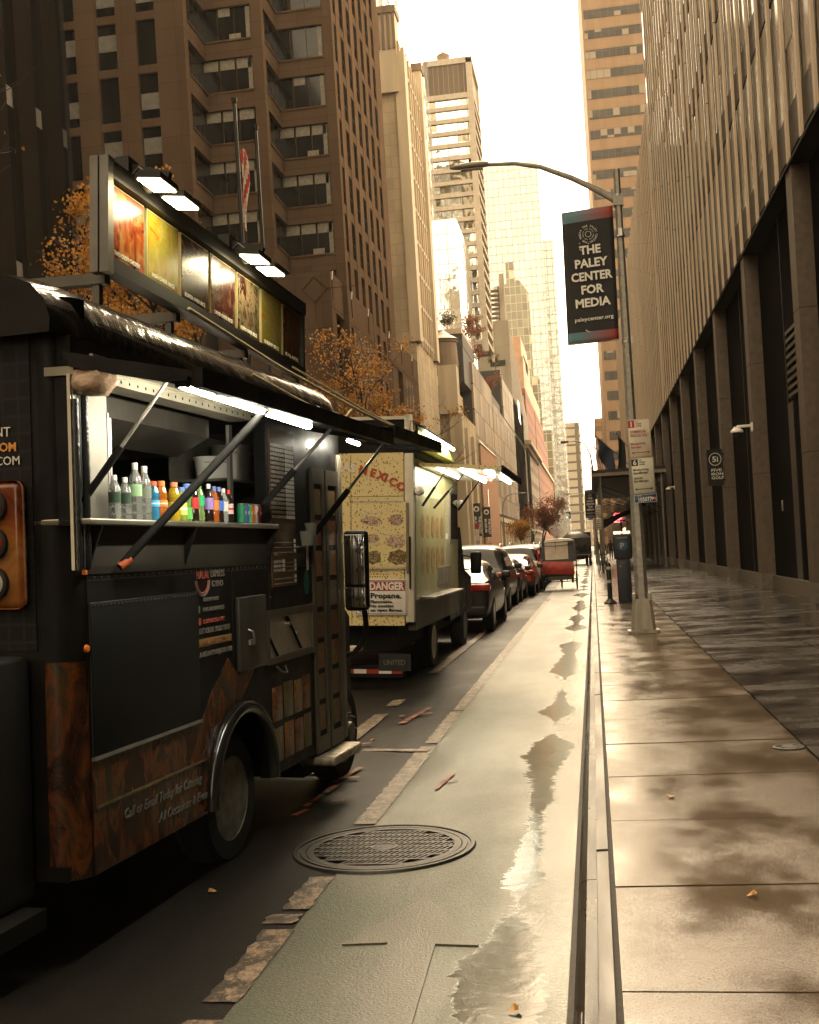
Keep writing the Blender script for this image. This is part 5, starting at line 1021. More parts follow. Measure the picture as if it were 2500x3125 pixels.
# banner
def banner_mats():
    return [mat('banner_cloth', (.016, .016, .018), .75, var=.25, scale=4), WINK, BANR]
BANR = bpy.data.materials.new('banner_edge_red_to_blue'); BANR.use_nodes = True
_nt = BANR.node_tree; _tc = _nt.nodes.new('ShaderNodeTexCoord'); _s = _nt.nodes.new('ShaderNodeSeparateXYZ'); _nt.links.new(_tc.outputs['Object'], _s.inputs[0])
_mr = _nt.nodes.new('ShaderNodeMapRange'); _mr.inputs[1].default_value = -.62; _mr.inputs[2].default_value = -.05; _nt.links.new(_s.outputs['X'], _mr.inputs[0])
_nt.links.new(mixc(_nt, _mr.outputs[0], (.10, .20, .25), (.30, .04, .035)), _nt.nodes['Principled BSDF'].inputs['Base Color']); _nt.nodes['Principled BSDF'].inputs['Roughness'].default_value = .7
def banner(x, y, z0, W, Hh, label, rag=False, tilt=5., big=True):
    b = thing('street_banner', label, 'banner', (x, y, z0), (0, R(0.6), 0), 'banners hung from the street lamps')
    m = MB(); nx, nz = 10, 24; vs = []
    dz = math.tan(R(tilt)) * W
    def P_(u, w): return (-W * (1 - u), -.012 * math.sin(PI * u) * math.sin(7 * w + 2 * u) , w * Hh - dz * (1 - u) * (.8 if w > .5 else .4))
    for i in range(nx + 1):
        for j in range(nz + 1): vs.append(P_(i / nx, j / nz))
    fs = []; m.v = [Vector(v) for v in vs]
    for i in range(nx):
        for j in range(nz):
            m.f.append([i * (nz + 1) + j, (i + 1) * (nz + 1) + j, (i + 1) * (nz + 1) + j + 1, i * (nz + 1) + j + 1]); m.mi.append(1 if (j < 2 or j >= nz - 2) else 0); m.sm.append(True)
    cl = m.build('banner_cloth', [banner_mats()[0], BANR], b); sd = cl.modifiers.new('t', 'SOLIDIFY'); sd.thickness = .003; sd.offset = 1
    m = MB(); k = W / .80; up = (-.03, 0, 1); rt = (1, 0, math.tan(R(tilt * .55)))
    for i, (t, fw) in enumerate((('THE', .33), ('PALEY', .51), ('CENTER', .64), ('FOR', .35), ('MEDIA', .545))):
        m.text(t, .185 * k, (-W * .5 + .02, -.024, Hh * (.655 - .0985 * i)), rt, up, 0, 'CENTER', fit=fw * k, bold=.006 * k)
    m.text('paleycenter.org', .085 * k, (-W * .5 + .03, -.024, Hh * .158), rt, up, 0, 'CENTER', fit=.60 * k, bold=.001)
    c = Vector((-W * .5 - .0, -.024, Hh * .80))
    for txt, r_, sz, nrep in (('THE PALEY CENTER FOR MEDIA ', .115, .045, 1), ('THE PALEY CENTER FOR MEDIA ', .075, .026, 1)):
        n = len(txt)
        for i, ch in enumerate(txt):
            a = PI / 2 + .6 - 2 * PI * i / n
            if ch != ' ': m.text(ch, sz * k, c + Vector((r_ * k * math.cos(a), 0, r_ * k * math.sin(a))), (math.sin(a), 0, -math.cos(a)), (math.cos(a), 0, math.sin(a)), 0, 'CENTER')
    m.tube([(c.x + .045 * k * math.cos(a), c.y, c.z + .045 * k * math.sin(a)) for a in [2 * PI * i / 16 for i in range(17)]], .004, 4)
    for (dx, dzz, r0) in ((-.10, .705, .05), (-.05, .10, .06)):
        m.tube([(-W * .5 + dx + r0 * math.cos(a), -.024, Hh * dzz + r0 * math.sin(a)) for a in [R(200 + i * 12) for i in range(8)]], .006, 5)
    for dx, dzz in ((-.14, .735), (.0, .73), (-.14, .40), (-.02, .40), (.05, .17)): m.lathe([(0, .002), (.008, 0)], (-W * .5 + dx, -.024, Hh * dzz), 8, 0, 'y')
    m.build('lettering', WINK, b)
    m = MB(); m.tube([(-W, 0, Hh - dz * .8), (.02, 0, Hh)], .011, 6); m.tube([(-W, 0, -dz * .4), (.02, 0, 0)], .011, 6); m.build('banner_rod', GALV, b)
    return b
banner(.60, 18.52, 4.82, .81, 2.13, 'dark street banner with white block lettering on the nearest lamp post', tilt=5)
def park_sign(name, label, loc, W, Hh, rows, edge, y=0, cat='parking sign'):
    s = thing(name, label, cat, loc, (0, R(-1.), 0)); m = MB(); m.rbox((-W / 2, -.004, 0), (W / 2, 0, Hh), .0015, 0, 1); f = -.0055
    pl = m.build('sign_plate', mat('cream_sign_face', (.56, .52, .42), .45, var=.06), s)
    m = MB(); e = .008
    for a, b in (((-W / 2 + .004, .004), (W / 2 - .004, .004 + .005)), ((-W / 2 + .004, Hh - .009), (W / 2 - .004, Hh - .004)), ((-W / 2 + .004, .009), (-W / 2 + .009, Hh - .009)), ((W / 2 - .009, .009), (W / 2 - .004, Hh - .009))): m.box((a[0], f, a[1]), (b[0], -.004, b[1]), 0)
    for r_ in rows:
        if r_[0] == 'box': m.box((r_[1], f, r_[2]), (r_[3], -.004, r_[4]), 0); m.text(r_[5], (r_[4] - r_[2]) * 1.05, ((r_[1] + r_[3]) / 2, f - .001, r_[2] + .015), (1, 0, 0), (0, 0, 1), 1, 'CENTER', bold=.002)
        elif r_[0] == 'arrow':
            z = r_[1]; m.box((-W * .33, f, z - .006), (W * .33, -.004, z + .006), 0)
            for q in (1, -1): m.prism([(q * W * .40, f, z), (q * W * .31, f, z + .02), (q * W * .31, f, z - .02)], (0, .001, 0), 0)
        else: m.text(r_[0], r_[3], (r_[1], f, r_[2]), (1, 0, 0), (0, 0, 1), 0, 'LEFT', fit=r_[4], bold=.0008)
    m.build('lettering', [edge, WINK], s); return s
rows1 = [('box', -.165, .47, -.065, .585, '1'), ('hour', -.05, .555, .03, .045), ('metered', -.05, .52, .03, .09), ('parking', -.05, .485, .03, .085), ('COMMERCIAL', -.148, .385, .062, .255), ('VEHICLES ONLY', -.148, .325, .062, .295), ('Monday-Friday', -.148, .20, .05, .235), ('7am-6pm', -.148, .145, .05, .16), ('arrow', .075)]
rows2 = [('box', -.165, .445, -.065, .55, '6'), ('hour', -.05, .525, .03, .045), ('metered', -.05, .49, .03, .09), ('parking', -.05, .455, .03, .085), ('Monday-Friday', -.148, .365, .05, .24), ('6pm-Midnight', -.148, .315, .05, .225), ('Saturday', -.148, .235, .05, .14), ('8am-Midnight', -.148, .185, .05, .225), ('arrow', .075)]
park_sign('parking_sign', 'cream and red one hour commercial parking sign, upper one on the lamp post', (.825, 18.36, 2.92), .35, .60, rows1, mat('parking_red', (.36, .04, .02), .45, var=.05))
park_sign('parking_sign', 'cream and black six hour parking sign below the red one on the lamp post', (.845, 18.355, 2.345), .35, .57, rows2, INK)
pt = thing('zone_plate', 'blue pay zone plate with white digits under the parking signs', 'sign', (.855, 18.35, 2.205), (0, R(-1), 0))
m = MB(); m.rbox((-.175, -.004, 0), (.175, 0, .13), .0015, 0, 1); m.build('sign_plate', mat('navy_plate', (.018, .040, .085), .4, var=.08), pt)
m = MB(); m.text('105077', .092, (-.12, -.0055, .02), (1, 0, 0), (0, 0, 1), 0, 'LEFT', fit=.205, bold=.001); m.text('P', .06, (.10, -.0055, .035), (1, 0, 0), (0, 0, 1), 0, 'LEFT', bold=.001); m.text('ZONE', .022, (-.12, -.0055, .103), (1, 0, 0), (0, 0, 1), 0, 'LEFT', fit=.06); m.lathe([(0, .002), (.02, 0)], (.152, -.0055, .055), 12, 1, 'y')
for a, b in (((-.172, .002), (.172, .006)), ((-.172, .124), (.172, .128)), ((-.172, .006), (-.168, .124)), ((.168, .006), (.172, .124))): m.box((a[0], -.0052, a[1]), (b[0], -.004, b[1]))
m.build('lettering', [WINK, AMB], pt)
# pay station and flexible bollard
PS = thing('parking_meter', 'tall dark pay station with a P disc standing beside the lamp post', 'parking meter', (.70, 28.2, .152))
NAVY = mat('dark_meter_shell', (.014, .020, .026), .4, .2, var=.2)
m = MB(); m.rbox((-.165, -.14, 0), (.165, .14, 1.05), .02); m.rbox((-.215, -.17, 1.05), (.215, .17, 1.62), .03); m.prism([(-.2, -.16, 1.62), (.2, -.16, 1.62), (.2, .16, 1.70), (-.2, .16, 1.70), ], (0, .0, .03)); m.build('housing', NAVY, PS)
m = MB(); m.lathe([(0, .004), (.12, .002), (.12, 0)], (0, 0, 0), 28, 0, 'y'); m.v = [Vector((v.x, -.176 + v.y * -1, v.z + 1.37)) for v in m.v]; m.text('P', .19, (-.062, -.184, 1.305), (1, 0, 0), (0, 0, 1), 1, 'LEFT', bold=.004); m.text('105077', .055, (-.14, -.174, 1.545), (1, 0, 0), (0, 0, 1), 1, 'LEFT', fit=.24); m.build('disc', [mat('blue_disc', (.02, .07, .12), .4, var=.1), mat('lettering_soft_white', (.42, .42, .38), .5, var=0)], PS)
m = MB(); m.text('105077', .04, (-.08, -.142, .945), (1, 0, 0), (0, 0, 1), 0, 'LEFT', fit=.12); m.rbox((-.10, -.146, .86), (-.05, -.139, .90), .003); m.build('small_print', [mat('faint_print', (.2, .16, .13), .5, var=.1)], PS)
m = MB(); m.box((-.02, -.02, 1.72), (.02, .02, 2.02)); m.rbox((-.10, -.07, 1.96), (.10, .07, 1.99), .008); m.build('solar_cap', BLKM, PS)
FB = thing('bollard', 'thin black flexible bollard with two pale reflective bands near the kerb', 'bollard', (.335, 28.0, .152))
m = MB(); m.lathe([(.155, 0), (.155, .025), (.11, .06), (.065, .11), (.058, .14), (.056, .90), (.05, .96), (.02, .985), (0, .985)], n=20); m.build('post', mat('black_plastic', (.014, .014, .014), .4, var=.2), FB)
for z in (.50, .82): m = MB(); m.lathe([(.058, z), (.058, z + .07)], n=20); m.build('reflective_band', mat('worn_reflector', (.52, .46, .34), .4, var=.2), FB)
# far lamps
def davit(loc, label, h, arm, nm='street_lamp'):
    t = thing(nm, label, 'street lamp', loc, group='street lamps farther up the street'); m = MB(); s = 1 if arm > 0 else -1
    m.tube([(0, 0, 0), (0, 0, h * .78), (arm * .06, 0, h * .88), (arm * .28, 0, h * .97), (arm * .6, 0, h), (arm, 0, h - .02)], [.11, .075, .06, .05, .045, .04], 8); m.build('pole', GALV, t)
    m = MB(); m.rbox((arm - s * .02, -.09, h - .08), (arm + s * .5, .09, h + .03), .03); m.build('lamp_head', GALV, t)
    m = MB(); frus(m, 0, .9, .36, .26, .15); m.build('base', BASE_, t); return t
davit((.30, 88, .152), 'curved arm street lamp beyond the scaffold with a banner on its post', 9.35, -1.75)
banner(.35, 87.8, 3.60, .78, 2.15, 'small looking dark banner seen left of the scaffold roof', tilt=3)
davit((.25, 160, .152), 'street lamp with a curved arm farther off than the scaffold', 8.6, -3.0)
banner(.35, 166, 5.1, .80, 2.2, 'tiny dark banner farthest up the street by the pavement', tilt=3)
davit((-10.6, 140, .152), 'street lamp with a straight arm on the far pavement in front of the glass building', 8.2, 2.4)
# second sign post with two tall notices and bicycles chained to it
sp = thing('sign_post', 'thin sign post with two tall pale notices before the scaffold', 'sign post', (.42, 58.2, .152))
m = MB(); m.tube([(0, 0, 0), (-.05, 0, 3.9)], .035, 8); m.build('post', GALV, sp)
for z0, z1 in ((2.15, 2.75), (2.78, 3.40)):
    m = MB(); m.rbox((-.20, -.05, z0), (.06, -.04, z1), .003, 0, 1); n_ = m.build('notice', mat('cream_sign_face', (.56, .52, .42), .45), sp)
    m = MB()
    for i in range(5): m.box((-.17, -.053, z1 - .12 - i * .09), (.02 - .05 * (i % 2), -.05, z1 - .09 - i * .09))
    m.build('lettering', INK, n_)
def bicycle(loc, yaw, label):
    t = thing('bicycle', label, 'bicycle', loc, (0, R(4), yaw), 'bicycles locked at the kerb')
    for y in (-.5, .5): bike_wheel(t, (0, y, .345), .33)
    m = MB(); m.tube([(0, -.5, .345), (0, -.12, .33), (0, -.2, .82)], .016, 6); m.tube([(0, -.5, .345), (0, -.18, .72), (0, .36, .80)], .016, 6); m.tube([(0, -.12, .33), (0, .38, .72)], .018, 6); m.tube([(0, .5, .345), (0, .36, .80), (0, .34, .95)], .016, 6); m.tube([(-.26, .32, .98), (0, .36, .95), (.26, .32, .98)], .013, 6); m.build('frame', BLK, t)
    m = MB(); m.rbox((-.06, -.36, .86), (.06, -.1, .92), .025); m.tube([(0, -.2, .8), (0, -.21, .88)], .014, 6); m.build('saddle', BLKM, t); return t
bicycle((.28, 57.6, .152), R(6), 'bicycle leaning on the sign post at the kerb'); bicycle((.56, 59.2, .152), R(-9), 'bicycle standing behind the first one near the scaffold leg')
# far traffic signal and small things up the street
ts = thing('traffic_signal', 'dark traffic signal hanging over the far end of the street', 'traffic signal', (.55, 215, .1))
m = MB(); m.tube([(0, 0, 0), (0, 0, 5.8), (-1.2, 0, 7.6), (-5.0, 0, 7.9)], [.12, .1, .07, .05], 8); m.build('pole', GALV, ts)
m = MB()
for x in (-5.0, -5.6, -4.5): m.rbox((x - .2, -.2, 6.5), (x + .2, .2, 7.8), .05)
m.build('signal_head', BLKM, ts)
m = MB(); m.lathe([(0, .02), (.13, 0)], (-5.0, -.21, 6.75), 14, 0, 'y'); m.build('green_light', mat('green_signal', (.1, 1, .6), .4, var=0, emis=(.15, 1., .55), es=3.), ts)
# ------------------------------------------------------------------ right: long office block with vertical fins over dark bays
FINM = mat('aluminium_fin', (.58, .46, .32), .5, .1, var=.15, scale=2, vert=True)
SPAN = mat('brown_spandrel', (.050, .038, .027), .5, .2, var=.2, scale=1.5)
PIER = mat('brown_granite_pier', (.10, .072, .048), .5, var=.22, scale=7, bump=.06, bscale=120)
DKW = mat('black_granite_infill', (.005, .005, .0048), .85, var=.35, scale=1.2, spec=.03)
PLN = mat('wet_granite_plinth', (.13, .11, .08), .4, var=.3, scale=9)
GLR = mat('bronze_glass', (.014, .012, .010), .12, var=.25, scale=.5, spec=.4)
FB_ = thing('office_building', 'tall office block with close vertical fins above a row of dark bays and brown piers', 'building', (4.3, 20, 0), world=True)
ZT = 9.1
def finblock(par, y0, y1, z1, pitch, jz, glass_frac):
    m = MB(); g = MB(); sp_ = MB(); jt = MB()
    n = int((y1 - y0) / pitch)
    fl = [ZT + .9 + 3.65 * i for i in range(int((z1 - ZT) / 3.65) + 1)]
    for i in range(n + 1):
        y = y0 + i * pitch; big = i % 5 == 0
        zb = ZT - .05 if not big else ZT
        prev = zb
        # fin made of lengths butted with a dark joint
        k = (i * 2) % 5; cuts = [z for z in [ZT + jz * (j + .2 * k) for j in range(1, 14)] if z < z1]
        for c in cuts + [z1]:
            m.box((4.335, y - .09, prev), (4.395, y + .09, c - .035)); jt.box((4.345, y - .08, c - .035), (4.39, y + .08, c)); prev = c
    g.box((4.42, y0, ZT), (4.66, y1, z1))
    for z in fl: sp_.box((4.402, y0, z - .75), (4.419, y1, z + .1))
    for i in range(n):
        y = y0 + (i + .5) * pitch
        sp_.box((4.40, y - pitch * .5 + .095, ZT), (4.4195, y - pitch * .5 + .095 + (pitch - .19) * (1 - glass_frac) * .5, z1 - .01))
    r2 = random.Random(5)
    for i in range(n):
        for z in fl[:-1]:
            if r2.random() < .22 and y0 + i * pitch > 8 and z < 36: y = y0 + (i + .5) * pitch; bl = MB(); bl.box((4.412, y - .1, z + .12 + (0 if r2.random() < .5 else 1.2)), (4.4185, y + pitch * .5 - .12, z + 2.8)); bl.build('blind_or_glint', mat('pale_glint_strip', (.42, .36, .27), .6, var=.25), par)  # pale strips painting bright glints on the glazing, scattered at random
    m.build('fins', FINM, par); jt.build('fin_joints', BLKM, par); g.build('glazing', GLR, par); sp_.build('spandrels', SPAN, par)
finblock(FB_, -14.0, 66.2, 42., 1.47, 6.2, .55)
m = MB(); m.box((4.661, -14, ZT), (30, 66.2, 42)); m.box((4.4, -130, 0), (30, -14.1, 60)); m.box((4.32, -14, ZT - .12), (4.9, 152, ZT - .051), 1); m.box((4.9, -14, ZT - .12), (5.4, 152, ZT - .0), 1); m.build('core', [SPAN, BLKM], FB_)  # box behind the camera: unseen, added to cut off sky light
m = MB(); m.box((4.72, -14, .15), (5.3, 152, ZT - .121)); m.build('bay_infill', DKW, FB_)
m = MB(); m.box((4.62, -14, .151), (4.719, 152, .50)); m.build('plinth', PLN, FB_)
ys = [24.35 + 7.35 * k for k in range(-5, 17)]
for y in ys:
    m = MB(); m.box((4.36, y - .32, .55), (4.719, y + .32, ZT - .121)); m.box((4.345, y - .36, .152), (4.718, y + .36, .549), 1)
    for z in (3.2, 6.1): m.box((4.357, y - .322, z), (4.718, y + .322, z + .012), 2)
    m.build('pier', [PIER, PLN, BLKM], FB_)
for y in ys[3:7]:
    m = MB()
    for q in (3.6,): m.box((4.70, y + q, .51), (4.719, y + q + .05, ZT - .13))
    m.build('bay_mullion', mat('dark_bronze_mullion', (.03, .027, .022), .4, .5, var=.2), FB_)
m = MB(); m.box((4.68, 27.2, .51), (4.719, 27.9, 4.6)); 
for i in range(9): m.box((4.66, 26.2, 4.7 + i * .18), (4.719, 27.6, 4.78 + i * .18))
m.build('louvred_door', mat('dark_louvre', (.016, .016, .016), .35, .4, var=.2), FB_)
m = MB(); m.rbox((4.70, 29.6, 2.15), (4.719, 29.75, 2.42), .006, 0, 1); m.build('call_plate', ALU, FB_)
F2 = thing('office_building', 'lower far wing of the finned office block, its flat roof stepping down the street', 'building', (4.3, 66.3, 0), world=True)
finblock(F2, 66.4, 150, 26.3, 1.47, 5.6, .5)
m = MB(); m.box((4.661, 66.21, ZT), (28, 150, 26.3)); m.build('core', SPAN, F2)
# sign and cameras on the piers
sg = thing('wall_sign', 'black blade sign with a ringed white number and three short words beside a pier', 'sign', (4.10, 38.66, 3.28))
m = MB(); m.box((-.26, -.03, 0), (.24, .03, 1.18)); m.box((.24, -.015, .15), (.30, .015, .19)); m.box((.24, -.015, 1.0), (.30, .015, 1.04)); m.build('sign_panel', mat('black_sign_panel', (.011, .011, .011), .4, var=.1, spec=.2), sg)
m = MB(); f = -.035
m.tube([(.20 * math.cos(a) * .95, f, .86 + .20 * math.sin(a)) for a in [2 * PI * i / 28 for i in range(29)]], .013, 6)
m.text('5i', .25, (-.10, f, .775), (1, 0, 0), (0, 0, 1), 0, 'LEFT', fit=.19, bold=.006)
for i, (t, w) in enumerate((('FIVE', .33), ('IRON', .37), ('GOLF', .39))): m.text(t, .125, (-.15, f, .46 - .125 * i), (1, 0, 0), (0, 0, 1), 0, 'LEFT', fit=w, bold=.003)
m.build('lettering', mat('sign_soft_white', (.62, .60, .53), .5, var=0), sg)
def dome(loc, label, s=1.):
    c = thing('security_camera', label, 'camera', loc); c.scale = (s, s, s)
    m = MB(); m.rbox((-.06, -.07, -.12), (.0, .07, .12), .015); m.rbox((-.42, -.035, .0), (-.05, .035, .07), .02); m.lathe([(.17, -.12), (.165, -.07), (.10, -.02), (.08, .03), (0, .04)], (-.42, 0, 0), 18); m.build('bracket', WHT, c)
    m = MB(); m.lathe([(0, -.24), (.06, -.225), (.10, -.17), (.11, -.12)], (-.42, 0, 0), 16); m.build('dome', mat('smoked_dome', (.03, .028, .025), .1, var=0), c)
dome((4.355, 31.4, 4.45), 'white dome camera on an arm fixed to the second pier'); dome((4.355, 60.9, 4.3), 'small white camera fixed to a far pier near the scaffold', .8)

# ------------------------------------------------------------------ right: brown ribbon window tower beyond
BT_ = thing('office_tower', 'tan stone tower with dark ribbon windows behind the finned block', 'tower', (4.0, 235, 0), world=True)
TAN_ = grid('tan_tower_panels', (.27, .175, .105), (.16, .10, .06), 1.3, 4.05, .02, .015, .6, cell=.05, stain=.15)
m = MB(); m.box((4.0, 235, 0), (46, 290, 150)); m.build('wall', TAN_, BT_)
RW = grid('ribbon_glass', (.022, .019, .015), (.07, .05, .034), 1.35, 1.9, .07, .03, .25, cell=.7, lrough=.5, alt=(.24, .20, .14), altp=.2, spec=.3)
for i in range(34):
    z = 10.2 + 4.05 * i
    m = MB(); m.box((4.6 if z < 32 else 4.35, 234.9, z), (28, 234.96 if False else 234.999, z + 1.75)); m.build('window_band', RW, BT_)
m = MB(); m.box((2.5, 300, 0), (8, 345, 33)); m.box((2.3, 299.8, 33), (8.2, 345, 34)); 
o = thing('far_building', 'narrow pale building peeping out left of the tan tower', 'building', (2.5, 300, 0), world=True); m.build('wall', grid('pale_far_brick', (.40, .30, .21), (.22, .16, .11), 2.2, 3.4, .35, .4, .7, cell=.1), o)

# ------------------------------------------------------------------ left: brown granite tower with stepped bays
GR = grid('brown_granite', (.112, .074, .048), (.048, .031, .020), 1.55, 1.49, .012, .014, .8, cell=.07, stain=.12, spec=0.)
GRD = mat('dark_granite_reveal', (.08, .048, .032), .8, var=.2, spec=0.)
BLD = mat('window_blind', (.20, .18, .135), .6, var=.25)
GT = thing('granite_tower', 'brown granite office tower with stepped corner bays and tall narrow windows', 'tower', (-14, 68, 0), world=True)
TOPZ = 54.
m = MB(); m.prism([(-14.26, 68, 0), (-14.26, 87, 0), (-44, 87, 0), (-44, 60.8, 0), (-20.8, 60.8, 0), (-20.8, 64.4, 0), (-17.4, 64.4, 0), (-17.4, 68, 0)], (0, 0, TOPZ)); m.build('core', mat('black_core', (.012, .010, .009), .8, var=0), GT)
bands = [31.96 + 2.97 * k for k in range(-4, 8)]
e = .06
for zt in bands:      # spandrel bands round the stepped bays, with a projecting ledge
    m = MB()
    for (x0, x1, y) in ((-17.34, -14.0, 68), (-20.74, -17.4, 64.4)):
        m.box((x0 - .0, y - .30, zt - 1.05), (x1 - .30, y, zt - .10)); m.box((x0, y - .36, zt - .10), (x1 - .30, y, zt))
    for (y0, y1, x) in ((64.4, 67.69, -17.4), (60.8, 64.09, -20.8)):
        m.box((x, y0 + .3, zt - 1.05), (x + .30, y1, zt - .10)); m.box((x, y0 + .3, zt - .10), (x + .36, y1 - .05, zt))
    m.build('spandrel_band', GR, GT)
m = MB()
for (x, y) in ((-14.3, 67.7), (-17.7, 64.1), (-21.1, 60.5)): m.box((x, y, 0), (x + .62 if x > -20 else x + .6, y + .62, TOPZ))
m.build('corner_pier', GR, GT)
wk = 0
for zt in bands[:-1]:
    zb = zt + 1.92
    for (xc, y, yi) in ((-17.35, 68, 64.4), (-20.75, 64.4, 60.8)):
        m = MB(); m.box((xc, y - .12, zt + .001), (xc + 3.05, y - .08, zb - .001)); m.box((xc - .02, yi + .62, zt + .001), (xc + .02, y - .12, zb - .001))
        for q in (1.0, 2.0): m.box((xc + q, y - .135, zt + .002), (xc + q + .04, y - .1205, zb - .002), 1)
        for q in (.8, 1.6, 2.4): m.box((xc + .021, yi + .62 + q, zt + .002), (xc + .035, yi + .65 + q, zb - .002), 1)
        m.build('corner_window', [GLS, GRD], GT, label='corner window wrapping the step of the facade')
        wk += 1
        r_ = random.Random(int(zt * 10) + wk); m = MB()
        if r_.random() < .85: m.box((xc + 2.72, y - .16, zt + .05), (xc + 2.98, y - .137, zb - .05))
        if 20 < zt < 30 and r_.random() < .9:
            for q in range(3): m.box((xc + .05 + q, y - .16, zb - .62), (xc + .92 + q, y - .137, zb - .02))
        elif r_.random() < .4: m.box((xc + 1.1, y - .16, zb - .5), (xc + 1.8, y - .137, zb - .02))
        if r_.random() < .35: m.box((xc + 1.7, y - .16, zt + .03), (xc + 2.4, y - .137, zt + .38))
        if m.v: m.build('blind_or_glint', BLD, GT)
m = MB(); zl = bands[0] - .02
CL = mat('ceiling_strip', (1, 1, 1), .5, var=0, emis=(1., .55, .22), es=3.5); CL2 = mat('ceiling_strip_white', (1, 1, 1), .5, var=0, emis=(1., .85, .6), es=4.)
zc = bands[0] - 1.12
m.box((-20.6, 63.9, zc), (-18.0, 64.0, zc + .05)); m.box((-18.0, 64.05, zc), (-17.95, 64.06, zc + .04)); m.bar((-20.2, 64.2, zc - .45), (-19.4, 64.2, zc - 1.0), .04, .04, 1); m.bar((-18.6, 64.2, zc - .3), (-18.0, 64.2, zc - .8), .04, .04, 1)
m.build('ceiling_light', [CL, CL2], GT)
GLN = mat('deep_dark_glass', (.010, .008, .006), .6, var=.2, spec=0.)
# street face: granite piers and tall narrow windows
m = MB(); cols = [69.5 + 2.33 * i for i in range(7)]; ed = [68.33] + [c for y in cols for c in (y, y + 1.15)] + [87]
for a, b in zip(ed[0::2], ed[1::2]): m.box((-14.25, a, 0), (-13.99, b, TOPZ))
m.build('street_pier', GR, GT)
for i, y in enumerate(cols):
    m = MB()
    for k in range(-6, 10): z = 32 + 2.97 * k - (.0 if i % 2 else .0); m.box((-14.2, y, z), (-14.012, y + 1.15, z + .62))
    m.build('street_spandrels', GR, GT)
for i, y in enumerate(cols):
    for k in range(-4, 5):
        z = 32.62 + 2.97 * k; m = MB(); m.box((-14.12, y, z + .001), (-14.045, y + 1.15, z + 2.349)); m.box((-14.044, y + .02, z + .9), (-14.035, y + 1.13, z + .95), 1)
        if False: m.box((-14.044, y + .05, z + 1.3), (-14.038, y + 1.1, z + 2.3), 2)
        m.build('narrow_window', [GLN, GRD, mat('dim_blind', (.16, .15, .125), .6, var=.2)], GT)
# flat face with piers left of the stepped bays, and the wing coming forward
m = MB(); px = [(-22.12, -20.82), (-24.40, -23.26), (-26.81, -25.57)]
for a, b in px: m.box((a, 60.45, 0), (b, 60.8, TOPZ))
m.build('face_pier', GR, GT)
m = MB(); fz = [14.2 + 2.97 * k for k in range(11)]
wx = [(-23.25, -22.13), (-25.56, -24.41), (-27.5, -26.82)]
for a, b in wx:
    for z in fz: m = MB(); m.box((a, 60.55, z), (b, 60.799, z + .45)); m.build('face_spandrel', GR, GT)
for a, b in wx:
    for i, z in enumerate(fz[:-1]):
        m = MB(); m.box((a, 60.70, z + .451), (b, 60.74, z + 2.969))
        if (i + int(a)) % 3 != 0: m.box((a + .02, 60.68, z + 1.0 + .5 * (i % 2)), (b - .02, 60.698, z + 1.9 + .5 * (i % 2)), 1)
        m.build('face_window', [GLS, mat('dim_blind', (.16, .15, .125), .6, var=.2)], GT)
WG = thing('granite_building', 'granite wing, shade painted in, with vertical window strips at the left edge', 'building', (-27.5, 40, 0), world=True)
m = MB(); m.box((-48, 2, 0), (-27.9, 60.4, TOPZ)); m.box((-48, -130, 0), (-16, -25, 30)); m.build('core', mat('black_core', (.012, .010, .009), .8), WG)  # low block behind the camera is unseen, added to darken the street
DG = grid('shade_painted_granite', (.016, .011, .008), (.009, .006, .0045), 1.55, 1.49, .012, .014, .8, cell=.07, spec=0.)  # the tower's granite again, its deep shade put into the colour
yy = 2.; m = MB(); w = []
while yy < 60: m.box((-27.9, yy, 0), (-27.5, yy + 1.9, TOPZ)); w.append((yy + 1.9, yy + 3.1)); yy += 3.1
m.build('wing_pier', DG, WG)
m = MB(); b2 = MB()
for a, b in w:
    m.box((-27.85, a, 0), (-27.80, b, TOPZ))
    for k in range(4, 13):
        if a > 38 and (k + int(a)) % 3 == 0: b2 = MB(); b2.box((-27.79, a + .02, 3.5 + 2.97 * k + 1.2), (-27.78, b - .02, 3.5 + 2.97 * k + 2.2)); b2.build('blind_or_glint', mat('dim_blind', (.16, .15, .125), .6), WG)
m.build('wing_windows', GLS, WG)
